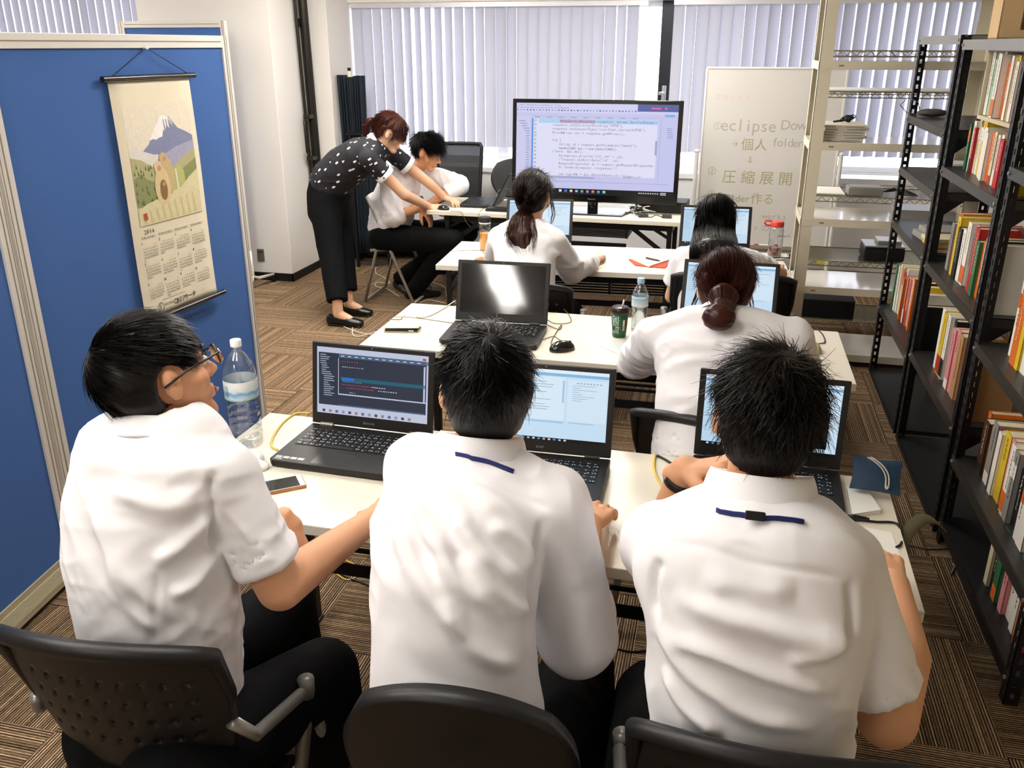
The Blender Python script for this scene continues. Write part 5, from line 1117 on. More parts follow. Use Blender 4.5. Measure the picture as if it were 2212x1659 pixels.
swivel('black swivel chair with rounded back at the bottom middle', -.335, 1.20, R(3), .345, .36, .90)
swivel('black mesh-backed office chair behind the monitor desk', -2.03, 6.60, R(186), .36, .52, 1.05, mesh=True, arms=True)
swivel('small black office chair half hidden behind the left edge of the monitor', -1.62, 6.72, R(182), .36, .3, .93)
# white folding chair
P = thing('folding_chair', 'white steel folding chair under the person at the monitor desk', 'chair', (-2.35, 6.0, 0)); FS = mat('silver_painted_tube', 'a8a49b', .35, metal=.4); FW = mat('white_chair_board', 'e2dfd8', .45)
yn, yf = 5.83, 6.23; q1, q2 = onY(792, 424, yn), onZ(897, 655, .012); q3, q4 = onY(820, 508, yn), onZ(790, 650, .012)
for y in (yn, yf):
    d = Vector((0, y - yn, 0)); a = Vector((q1.x, yn, q1.z)) + d; c = Vector((q2.x, yn, .012)) + d; b = MB(); b.tube([a, c], .0115, 10); obj('front_leg', b, FS, P, smooth=True, world=True)
    a = Vector((q3.x, yn, q3.z)) + d; c = Vector((q4.x, yn, .012)) + d; b = MB(); b.tube([a + Vector((.035, 0, -.01)), a + Vector((.02, 0, .02)), a, c], .0105, 10); obj('rear_leg', b, FS, P, smooth=True, world=True)
for x in (q2.x, q4.x): b = MB(); b.tube([(x, yn, .02), (x, yf, .02)], .0105, 10); obj('cross_bar', b, FS, P, smooth=True, world=True)
b = MB(); b.tube([onY(800, 541, yn), Vector((onY(905, 548, yn).x, yn, .43)), Vector((onY(905, 548, yn).x, yf, .43)), onY(800, 541, yn) + Vector((0, yf - yn, 0))], .011, 10); obj('seat_frame', b, FS, P, smooth=True, world=True)
sx0_, sx1_ = onY(803, 541, yn).x, onY(903, 548, yn).x; b = MB(); b.box(sx0_, sx1_, yn + .01, yf - .01, .425, .44); obj('seat', b, FW, P, world=True, bevel=.004)
b = MB(); n_ = Vector((q2.x - q1.x, 0, -q1.z)).normalized(); tp = Vector((q1.x, 0, q1.z)); 
b.grid(lambda u, v: Vector((tp.x + n_.x * v * .2 - .03 * math.sin(math.pi * u), yn + (yf - yn) * u, tp.z + n_.z * v * .2)), 16, 8, skip=lambda i, j: 7 <= i <= 8 and 1 <= j <= 2 or (i in (1, 2) and j in (2,))); obj('backrest', b, FW, P, smooth=True, solid=.006, world=True)
# ---------------------------------------------------------------- bottles, cup, phones and the small things
GL = lambda n, c, r=.05, t=.92: mat(n, c, r, trans=t, ior=1.33)
def clear(name='clear_plastic'):
    if name in _M: return _M[name]
    m = bpy.data.materials.new(name); m.use_nodes = True; nt = m.node_tree; N = nt.nodes; N.remove(N['Principled BSDF']); t = N.new('ShaderNodeBsdfTransparent'); t.inputs[0].default_value = (.93, .95, .96, 1); g = N.new('ShaderNodeBsdfGlossy'); g.inputs['Roughness'].default_value = .08
    mx = N.new('ShaderNodeMixShader'); lw = N.new('ShaderNodeLayerWeight'); lw.inputs['Blend'].default_value = .35; mr = N.new('ShaderNodeMapRange'); mr.inputs[3].default_value = .08; mr.inputs[4].default_value = .75
    nt.links.new(lw.outputs['Facing'], mr.inputs[0]); nt.links.new(mr.outputs[0], mx.inputs[0]); nt.links.new(t.outputs[0], mx.inputs[1]); nt.links.new(g.outputs[0], mx.inputs[2]); nt.links.new(mx.outputs[0], N['Material Output'].inputs[0]); _M[name] = m; return m
def labelmat(name, cols):
    """printed wrap-round label: bands of colour with soft cloudy edges"""
    if name in _M: return _M[name]
    m = bpy.data.materials.new(name); m.use_nodes = True; nt = m.node_tree; N = nt.nodes; b = N['Principled BSDF']; tc = N.new('ShaderNodeTexCoord'); sp = N.new('ShaderNodeSeparateXYZ'); nt.links.new(tc.outputs['Generated'], sp.inputs[0]); ns = N.new('ShaderNodeTexNoise'); ns.inputs['Scale'].default_value = 9; nt.links.new(tc.outputs['Object'], ns.inputs['Vector']); ns.inputs['Scale'].default_value = 60
    ad = N.new('ShaderNodeMath'); ad.operation = 'MULTIPLY_ADD'; ad.inputs[1].default_value = .28; nt.links.new(ns.outputs[0], ad.inputs[0]); nt.links.new(sp.outputs[2], ad.inputs[2]); cr = N.new('ShaderNodeValToRGB'); e = cr.color_ramp.elements; cr.color_ramp.interpolation = 'EASE'
    e[0].position = cols[0][0]; e[0].color = lin(cols[0][1]) + (1,); e[1].position = cols[-1][0]; e[1].color = lin(cols[-1][1]) + (1,)
    for p, c in cols[1:-1]: q = e.new(p); q.color = lin(c) + (1,)
    nt.links.new(ad.outputs[0], cr.inputs[0]); nt.links.new(cr.outputs[0], b.inputs['Base Color']); b.inputs['Roughness'].default_value = .4; b.inputs['Alpha'].default_value = .93; _M[name] = m; return m
def pet(name, label, loc, s, prof, capc, capr, capz, lab, water=None, group=None):
    P = thing(name, label, 'bottle', loc); b = MB(); b.lathe([(r * s, z * s) for r, z in prof], n=40); obj('bottle_body', b, clear(), P, smooth=True)
    b = MB(); b.lathe([(capr * s, capz * s), (capr * s, (capz + .016) * s), (capr * .92 * s, (capz + .0185) * s), (0, (capz + .0185) * s)], n=28); obj('cap', b, mat('cap_' + capc, capc, .4), P, smooth=True, angle=40)
    z0, z1, r, m = lab; b = MB(); b.lathe([(r * s, z0 * s), (r * s, z1 * s)], n=40); b.f = b.f[:40]; b.m = b.m[:40]; obj('bottle_label', b, m, P, smooth=True)
    return P
big = [(0, .004), (.035, .0), (.043, .006), (.045, .02)] + [(.0445 + .0022 * math.sin(k * 2.2), .03 + k * .008) for k in range(14)] + [(.046, .145), (.0465, .15), (.0465, .205), (.045, .222), (.038, .246), (.027, .267), (.016, .28), (.0135, .284), (.0135, .30)]
bl_ = onZ(535, 958, .7005)
P = pet('water_bottle', 'large clear plastic bottle with a blue landscape label beside the left laptop', (bl_.x, bl_.y + .0, .7005), 1.0, big, 'f0f2f4', .0155, .296, (.148, .203, .0470, labelmat('landscape_label', [(.0, '4f8a4a'), (.14, '8fb98a'), (.26, 'b8d4e6'), (.5, '7fb0d4'), (.68, 'dbe6ee'), (1, 'eef1f2')])))
b = MB(); 
for k in range(9): b.box(-.0474, -.0472, -.008, .006, .160 + .0035 * k, .1618 + .0035 * k)
for v in range(len(b.v)): x, y, z = b.v[v]; a = math.atan2(-.0473, -.012) + (y / .0473); b.v[v] = (.0474 * math.cos(a - .15), .0474 * math.sin(a - .15), z)
obj('bar_code', b, mat('print_grey'), P)
small = [(0, .003), (.024, .0), (.0305, .006)] + [(.0305 + .0014 * math.sin(k * 2.4), .012 + k * .006) for k in range(14)] + [(.0315, .1), (.032, .14), (.0325, .15), (.029, .165), (.022, .18), (.0135, .192), (.0125, .205)]
pl = onZ(1379, 716, .7005); P = pet('water_bottle', 'half-litre clear water bottle with a pale blue cap beside the green cup', (pl.x, pl.y, .7005), 1.0, small, '9cc8de', .0148, .2005, (.108, .15, .0332, labelmat('faint_label', [(.0, 'cfdce6'), (.3, 'dde6ec'), (.6, 'c5d8e6'), (.9, '9cc4de'), (1, 'd8e6ee')])))
b = MB(); b.lathe([(0, .005), (.028, .006), (.0295, .014), (.0295, .104), (0, .104)], n=32); obj('water', b, GL('water', 'f4f8fa', .0), P, smooth=True)
cp = onZ(1337, 726, .7005); P = thing('drink_cup', 'green chilled coffee cup with a dark lid and white straw', 'cup', (cp.x, cp.y, .7005))
b = MB(); b.lathe([(0, .002), (.025, .001), (.027, .004), (.0335, .098)], n=36); obj('cup_body', b, mat('cup_green', '17593a', .35), P, smooth=True)
b = MB(); b.lathe([(.0345, .096), (.036, .100), (.036, .108), (.034, .112), (.033, .119), (.030, .121), (0, .120)], n=36); obj('lid', b, mat('lid_brown', '2c1a14', .3), P, smooth=True, angle=50)
b = MB(); b.tube([(.008, 0, .118), (.013, .004, .148)], .0032, 8); obj('straw', b, mat('white_straw', 'ecebe6', .5), P, smooth=True)
b = MB(); wp = mat('cup_print_white', 'd8ddd4', .5)
def oncup(a, z, l=.0004): r = .027 + (.0335 - .027) * (z - .004) / .094 + l; return Vector((r * math.cos(a), r * math.sin(a), z))
def cpatch(a0, a1, z0, z1, m, l=.0005):
    n = 6
    for k in range(n): u, v = a0 + (a1 - a0) * k / n, a0 + (a1 - a0) * (k + 1) / n; b.add([oncup(u, z0, l), oncup(v, z0, l), oncup(v, z1, l), oncup(u, z1, l)], [(0, 1, 2, 3)], m)
rg = random.Random(3)
for k in range(10):
    z = .02 + k * .0072
    for q in range(4): a0 = -2.45 + q * .24 + rg.random() * .06; cpatch(a0, a0 + rg.uniform(.08, .2), z, z + .0042, wp)
cpatch(-2.4, -2.05, .03, .05, mat('dark_print', '16301f', .5), .0008); cpatch(-1.05, -.75, .03, .075, mat('coffee_picture', 'c89a78', .5), .0008); cpatch(-1.0, -.85, .05, .07, mat('cream_picture', 'ece2d2', .5), .001)
obj('cup_print', b, None, P)
tp_ = onZ(1048, 540, .7005); P = thing('tea_bottle', 'clear bottle of orange tea with a black cap at the left of the third desk', 'bottle', (tp_.x, tp_.y, .7005)); b = MB(); b.lathe([(0, .002), (.029, .001), (.032, .005), (.032, .125), (.031, .150), (.029, .155)], n=32); obj('bottle_body', b, clear(), P, smooth=True)
b = MB(); b.lathe([(0, .004), (.0295, .005), (.0302, .01), (.0302, .096), (0, .096)], n=32); obj('tea', b, mat('orange_tea', 'e0961a', .15, spec=.4, emit=0), P, smooth=True, angle=50)
b = MB(); b.lathe([(.031, .157), (.033, .159), (.033, .182), (.031, .185), (0, .185)], n=32); obj('cap', b, mat('black_cap', '1a1b1b', .45), P, smooth=True, angle=50)
b = MB(); b.lathe([(.0295, .148), (.0325, .15), (.0325, .156), (.0295, .157)], n=32); obj('neck_ring', b, mat('frosted_ring', 'c9c9c9', .4), P, smooth=True)
rp = onZ(1672, 560, .7005); P = thing('tumbler', 'clear tumbler with a red lid and red tea, standing on a folded cloth', 'bottle', (rp.x, rp.y + .03, .7125)); b = MB(); b.lathe([(0, .002), (.034, .001), (.037, .005), (.037, .145), (.034, .155), (.030, .158)], n=32); obj('bottle_body', b, clear(), P, smooth=True)
b = MB(); b.lathe([(0, .004), (.0345, .005), (.035, .01), (.035, .048), (0, .048)], n=32); obj('tea', b, mat('red_tea', '6e1c12', .1, spec=.5), P, smooth=True, angle=50)
b = MB(); b.lathe([(.032, .157), (.0345, .159), (.0345, .182), (.032, .186), (0, .186)], n=32); b.tube([(-.03, -.01, .164), (-.055, -.01, .164), (-.066, -.01, .175), (-.06, -.01, .19), (-.03, -.01, .188)], .006, 8); obj('lid', b, mat('red_lid', 'd8483c', .35), P, smooth=True, angle=50)
b = MB(); Mt = frame((.006, -.0385, .108), (1, .2, 0), (0, 0, 1)); text(b, 'PEANUTS', Mt, .016, m=mat('black_ink', '15120f', .6)); obj('printed_text', b, None, P)
b = MB(); b.grid(lambda u, v: Vector(((u - .5) * .15, (v - .5) * .11, .004 + .004 * math.sin(u * 9) * math.sin(v * 7) + (.014 * max(0, u - .75) * 4 * (1 if v < .5 else .3)))), 20, 14); tag(obj('folded_cloth', b, mat('white_towel', 'e4e0d8', .9), None, smooth=True, solid=.006, loc=(rp.x, rp.y + .03, .7035)), 'white cloth with a dark border under the red-lidded tumbler', 'cloth')
b = MB(); b.tube([(.075 , -.05, .012), (.08, -.01, .02), (.07, .02, .012)], .004, 6); b.tube([(-.075, -.05, .010), (-.06, -.056, .006), (.075, -.056, .016)], .0025, 6); k = obj('cloth_border', b, mat('black_cloth', '16161c', .9), bpy.data.objects['folded_cloth'], smooth=True)
def phone(label, px, py, rz, face, case, pen=False, size=(.138, .068)):
    p = onZ(px, py, .7005); P = thing('phone', label, 'phone', (p.x, p.y, .7005), rz); L, W = size; b = MB(); b.box(-L / 2, L / 2, -W / 2, W / 2, 0, .0085); obj('phone_case', b, case, P, bevel=.004)
    b = MB(); b.box(-L / 2 + .003, L / 2 - .003, -W / 2 + .003, W / 2 - .003, .0083, .0090, face[0]); b.box(-L / 2 + .016, L / 2 - .016, -W / 2 + .0045, W / 2 - .0045, .009, .0092, face[1]); obj('phone_face', b, None, P); return P
phone('phone with black display and gold edge beside the left laptop', 600, 1053, R(38), (mat('phone_white', 'e8e4de', .3), mat('phone_display', '1d2322', .08, spec=.7)), mat('rose_gold', 'c08a5c', .3, metal=.7))
phone('phone in a coppery case lying face down on the third desk', 1052, 562, R(-6), (mat('copper_case', 'c8845a', .3), mat('copper_case2', 'b8703c', .25)), mat('copper_edge', 'b06c40', .3), size=(.125, .06))
p = onZ(870, 712, .7005); P = thing('phone', 'white-cased flip phone cover, slightly open, on the second desk', 'phone', (p.x, p.y, .7005), R(9))
b = MB(); b.box(-.07, .07, -.036, .036, 0, .003); obj('phone_case', b, mat('tan_case_edge', 'c9bf9d', .5), P, bevel=.001); b = MB(); b.box(-.066, .066, -.034, .034, .003, .011); obj('phone_body', b, mat('black_plastic', '101112', .4), P, bevel=.002)
b = MB(); b.grid(lambda u, v: Vector(((u - .5) * .142, -.037 + .074 * v, .0135 + .006 * (1 - v) * (.4 + .6 * u))), 6, 6); obj('case_cover', b, mat('marbled_cover', 'cfcbc2', .4, noise=.1, nscale=90), P, smooth=True, solid=.002); b = MB(); b.box(.03, .05, -.0345, -.034, .004, .009); obj('case_tab', b, PL, P)
def mouse(label, px, py, rz, m, z=.7005, s=1.0, cord=None, group=None):
    p = onZ(px, py, z); P = thing('mouse', label, 'mouse', (p.x, p.y, z), rz); S = Sculpt((-.08, -.08, -.02), (.08, .08, .06), .003); S.ball((0, 0, .004), (.032 * s, .052 * s, .033 * s), k=0); S.cut((0, 0, .001), (0, 0, -1)); v, q = S.arrays(); o = mesh_np('mouse_body', v, q, m, None); o.parent = P
    b = MB(); b.tube([(0, .02 * s, .033 * s), (0, .048 * s, .016 * s)], .0009, 6); obj('button_seam', b, mat('dark_slot', '3a3835', .6), P)
    b = MB(); b.tube([(-.004, .033 * s, .028 * s), (.004, .033 * s, .028 * s)], .005 * s, 10); obj('wheel', b, mat('dark_slot'), P, smooth=True); return P
mouse('glossy black mouse right of the switched-off laptop', 1214, 756, R(-52), mat('mouse_black', '151513', .18, spec=.7)); mouse('cream computer mouse at the right end of the second desk', 1753, 757, R(20), mat('mouse_cream', 'cbbf92', .35), s=.98)
mouse('dark mouse under the hand at the left edge of the monitor desk', 958, 453, R(80), mat('mouse_black'), s=.85); mouse('white mouse under the right hand of the person with the ponytail', 1296, 562, R(-10), PL, s=.8)
# cords on the desks: points are given in room coordinates, lying on the desk or the floor
def cord(label, pts, r, m, z=.7005, name='cable', group=None):
    P3 = [Vector(p) for p in pts]; out = []
    for i in range(len(P3) - 1):
        p0, p1, p2, p3 = P3[max(i - 1, 0)], P3[i], P3[i + 1], P3[min(i + 2, len(P3) - 1)]
        for k in range(6): t = k / 6; out.append(.5 * ((2 * p1) + (p2 - p0) * t + (2 * p0 - 5 * p1 + 4 * p2 - p3) * t * t + (3 * p1 - p0 - 3 * p2 + p3) * t ** 3))
    out.append(P3[-1]); b = MB(); c = P3[0].copy(); b.tube([q - c for q in out], r, 8); o = obj(name, b, m, None, smooth=True, loc=c); return tag(o, label, 'cable', group)
D = lambda *q: [onZ(x, y, .7035) for x, y in q]; Fz = lambda *q: [onZ(x, y, .004) for x, y in q]
YC, KC, WC = mat('yellow_cable', 'e0bf52', .45), mat('black_cable', '141414', .45), mat('white_cable', 'd8d2c2', .5); OC = mat('olive_cord', '5c4a1e', .5)
cord('yellow network cable looping from the back of the left laptop', D((668, 893), (640, 893), (612, 912), (592, 940), (586, 962), (600, 972)), .0032, YC)
cord('yellow network cable between the middle laptop and the chin-on-hand person', D((1416, 980), (1412, 1005), (1418, 1030), (1432, 1052)), .0035, YC)
cord('black power cord with a thick ferrite, plugged behind the right laptop', D((1420, 984), (1436, 992), (1455, 1003), (1475, 1008)), .0035, KC)
cord('black charger cord running off the right end of the front desk', D((1832, 1120), (1850, 1121), (1890, 1127), (1925, 1128), (1941, 1135)) + [onZ(1950, 1160, .69), onZ(1945, 1176, .7035), onZ(1936, 1182, .7035)], .003, KC)
b = MB(); b.tube([(0, 0, 0), (.02, .001, 0), (.045, .0, 0), (.055, 0, 0)], [.006, .008, .005, .003], 10); simple('charger_plug', 'black charger plug at the right side of the chin-on-hand laptop', 'plug', b, KC, onZ(1826, 1117, .7085), .05, smooth=True)
cord('olive mouse cord coiling right of the switched-off laptop', D((1182, 690), (1200, 699), (1232, 696), (1229, 680), (1218, 668)), .0016, OC); cord('olive mouse cord running to the glossy black mouse', D((1180, 700), (1208, 712), (1212, 702), (1192, 735), (1195, 748), (1222, 741)), .0016, OC)
cord('olive cord curving in front of the black mouse', D((1172, 734), (1186, 729), (1198, 727), (1214, 738), (1226, 745)), .0016, OC)
cord('white cable crossing the left end of the second desk to the floor', [onZ(984, 650, .7035), onZ(925, 683, .7035), onZ(880, 684, .7035)] + [onZ(852, 686, .69), onZ(838, 700, .5), onZ(825, 716, .2), onZ(800, 722, .02), onZ(770, 716, .006), onZ(734, 702, .006)], .0028, WC)
cord('thin olive cable along the left part of the second desk', D((845, 690), (866, 690), (870, 683), (885, 684), (930, 691), (978, 698)), .0015, OC)
cord('white cable looped on the floor by the black loafers', Fz((762, 704), (762, 722), (775, 727), (800, 720), (812, 716)), .0028, WC)
cord('black mouse cord arching at the right end of the second desk', D((1690, 728), (1698, 708), (1712, 706), (1735, 718), (1755, 706), (1775, 720), (1782, 738), (1772, 742), (1756, 744)), .0022, KC); cord('black cord behind the cream mouse', D((1694, 720), (1720, 722), (1745, 733), (1752, 741), (1728, 742), (1700, 744)), .0022, KC)
cord('thin cord lying across the left end of the third desk', D((970, 543), (1010, 541), (1042, 541), (1044, 547), (1070, 551)), .0013, OC)
cord('black cable hanging over the right end of the third desk', D((1660, 572), (1682, 574)) + [onZ(1700, 585, .70), onZ(1708, 600, .66), onZ(1708, 620, .56), onZ(1700, 650, .4)], .003, KC)
cord('dark cord hanging over the front edge of the monitor desk', [onZ(972, 456, .7035), onZ(993, 457, .7035)] + [onY(1000, 464, 5.79), onY(1006, 478, 5.785), onY(1016, 490, 5.785)], .0018, OC); cord('dark cord drooping from the side-on laptop over the desk edge', [onZ(1050, 447, .7035), onZ(1038, 456, .7035), onY(1034, 466, 5.79), onY(1032, 490, 5.785)], .0018, OC)
cord('grey cable standing in a loop left of the monitor', [onZ(1085, 451, .71), onY(1072, 446, 6.0), onY(1068, 430, 6.02), onY(1078, 412, 6.02), onY(1095, 408, 6.02), onY(1106, 416, 6.02)], .0025, mat('grey_green_cable', '5f6a60', .5))
cord('white cable on the carpet under the folding chair', Fz((812, 577), (812, 590), (830, 600), (842, 612), (815, 610), (812, 618), (836, 624), (862, 640)), .003, WC); cord('white cable on the carpet behind the desk leg', Fz((905, 655), (925, 648), (950, 652), (962, 655)), .003, WC); cord('pale cables on the carpet under the left end of the third desk', Fz((935, 610), (960, 620), (965, 640), (985, 655)), .003, WC)
cord('yellow cable on the carpet under the front desk', Fz((745, 1210), (768, 1222), (770, 1245), (748, 1252), (728, 1240)), .003, YC); cord('black cable on the carpet under the front desk', Fz((722, 1232), (750, 1248), (790, 1262), (822, 1282)), .0035, KC); cord('black cable curling on the dark carpet between the chairs', Fz((1330, 1400), (1370, 1408), (1420, 1400)), .003, KC); cord('black cable on the carpet by the desk end at right', Fz((1962, 1175), (2000, 1185), (2050, 1183)), .003, mat('grey_cable', '77756e', .5))
cord('tangle of dark cables on the carpet beside the racks', Fz((2055, 1240), (2075, 1200), (2100, 1190), (2090, 1215), (2060, 1225), (2080, 1190), (2110, 1200)), .003, mat('grey_cable'))
# pouch, strip of board, usb stick with a mascotless charm, papers
p = onZ(1885, 1060, .7005); P = thing('pouch', 'navy blue pouch with a silver zip at the right end of the front desk', 'pouch', (p.x + .0, p.y - .01, .742), rot=(R(30), 0, R(-8)))
b = MB(); nb = mat('navy_leather', '17334b', .5, bump=.12, bscale=160)
def pf(s): return lambda u, v: Vector(((u - .5) * (.112 + .009 * (2 * v - 1) ** 2), (v - .5) * (.100 + .006 * (2 * u - 1) ** 2), .014 + s * .012 * (1 - abs(2 * u - 1) ** 2.5) * (1 - abs(2 * v - 1) ** 2.5)))
b.grid(pf(1), 18, 18); b.grid(pf(-1), 18, 18); obj('pouch_body', b, nb, P, smooth=True)
b = MB(); zp = [pf(1)(.33 + .40 * t, 1 - .88 * t) + Vector((.0 + .016 * math.sin(math.pi * t), 0, .0015)) for t in np.linspace(0, 1, 9)]; zm = mat('zip_silver', 'c9c4b4', .35, metal=.5)
for d in (-.0035, .0035): b.tube([q + Vector((d, d * .3, 0)) for q in zp], .0022, 6)
b.ell(zp[-1], (.005, .006, .004), 10); obj('zip', b, zm, P, smooth=True); b = MB(); b.tube([zp[-1], zp[-1] + Vector((.012, -.006, .001))], .002, 6); obj('zip_pull', b, mat('zip_pull_black', '1a1a1a', .5), P)
q0, q1, q2 = Vector((.462, 1.93, .682)), onZ(1985, 1112, .60), onZ(2036, 1140, .55)
b = MB(); ptsb = bez(q0, q1 + Vector((0, .0, .035)), q2, 10); c = Vector(ptsb[0]); b.grid(lambda u, v: Vector(ptsb[min(int(u * 9 + .001), 9)]) - c + Vector((.014, -.045, 0)) * (v - .5), 9, 2); simple('felt_strip', 'dull olive strip sticking out from the right end of the front desk', 'strip', b, mat('olive_felt', '6a6346', .9), c, smooth=True, solid=.004)
p = onZ(1290, 1107, .7005); P = thing('usb_stick', 'white memory stick with a pale green bead charm near the middle laptop', 'usb stick', (p.x, p.y, .7005), R(-15)); b = MB(); b.box(-.032, -.002, -.007, .007, 0, .008); obj('stick_body', b, PL, P, bevel=.002); b = MB(); b.box(-.002, .008, -.005, .005, .002, .006); obj('connector', b, mat('latch_metal', 'b9bcc2', .3, metal=.8), P)
b = MB(); rg = random.Random(1)
for k in range(26): b.ell((.022 + rg.gauss(0, .008), -.008 + rg.gauss(0, .008), .006 + rg.random() * .008), (.004,) * 3, 8)
o = obj('bead_charm', b, mat('jade_beads', 'a8bfae', .25), P, smooth=True); o['kind'] = 'stuff'
def sheet_(name, label, cat, pts, z, m, th=.0008): v = [onZ(x, y, z) for x, y in pts]; c = sum(v, Vector()) / len(v); b = MB(); b.prism([(q.x - c.x, q.y - c.y) for q in v], 0, th); return simple(name, label, cat, b, m, (c.x, c.y, z))
PP = mat('paper', 'efece2', .8)
sheet_('paper_sheet', 'translucent plastic folder with papers by the left elbow of the low-bun person', 'paper', ((1297, 748), (1320, 735), (1400, 742), (1396, 765), (1352, 772)), .7008, mat('clear_folder', 'dfe6e6', .2)); sheet_('paper_sheet', 'white printed sheet under the hand at the right end of the front desk', 'paper', ((1800, 1148), (1870, 1140), (1925, 1150), (1945, 1200), (1860, 1230), (1810, 1200)), .7008, PP)
sheet_('tissue_pack', 'white pack of tissues under the navy pouch', 'tissues', ((1828, 1060), (1862, 1052), (1902, 1110), (1840, 1120)), .7008, mat('tissue_white', 'f0eee8', .7), .012)
sheet_('paper_sheet', 'loose white sheets behind the open notebook on the third desk', 'paper', ((1365, 552), (1388, 540), (1455, 543), (1452, 560), (1410, 562)), .7008, PP)
v = sheet_('notebook_cover', 'red notebook cover under the open notebook on the third desk', 'notebook', ((1358, 562), (1390, 556), (1450, 566), (1436, 580), (1372, 574)), .7012, mat('red_cover', 'd2452c', .5), .004); sheet_('notebook', 'open ring notebook with cream pages on the third desk', 'notebook', ((1356, 557), (1400, 546), (1448, 562), (1402, 577)), .7056, mat('notebook_page', 'ece6c8', .7), .006)
b = MB(); b.tube([(-.045, 0, 0), (.03, 0, 0), (.05, 0, 0)], [.005, .005, .002], 8); simple('pen', 'brown pen lying on the open notebook', 'pen', b, mat('pen_brown', '4a3a34', .4), onZ(1410, 560, .7175), R(-35), smooth=True)
b = MB(); b.box(-.16, .16, -.055, .055, 0, .016)
for i in range(14):
    for j in range(4): b.box(-.15 + i * .0215, -.132 + i * .0215, -.045 + j * .023, -.027 + j * .023, .016, .02)
simple('keyboard', 'black desktop keyboard at the left of the monitor', 'keyboard', b, mat('key_black', '0e0e10', .4), onZ(1083, 455, .7005) + Vector((.06, 0, 0)), R(-2), bevel=.001)
b = MB(); b.box(-.05, .05, -.02, .02, 0, .008); simple('black_wallet', 'flat black case behind the red-lidded tumbler', 'case', b, mat('black_leather', '0c0b0b', .28), (rp.x - .14, rp.y - .02, .7005), .1, bevel=.002)
S = Sculpt((-1.45, 1.75, .69), (-.98, 2.15, .80), .004); pb = onZ(535, 990, .71); S.ball(pb, (.045, .04, .02), k=0); S.ball(pb + Vector((.05, -.03, -.002)), (.03, .02, .014), k=.01); S.ball(pb + Vector((-.05, -.02, .006)), (.05, .04, .026), k=.02); S.cut((0, 0, .701), (0, 0, -1)); vv, qq = S.arrays(); vv = vv + vnormals(vv, qq) * (vnoise(vv * 60, 2) * .003)[:, None]
o = mesh_np('plastic_bag', vv, qq, mat('white_bag', 'ecebea', .35, alpha=.85), None); tag(o, 'crumpled white plastic bag in front of the large water bottle', 'bag')
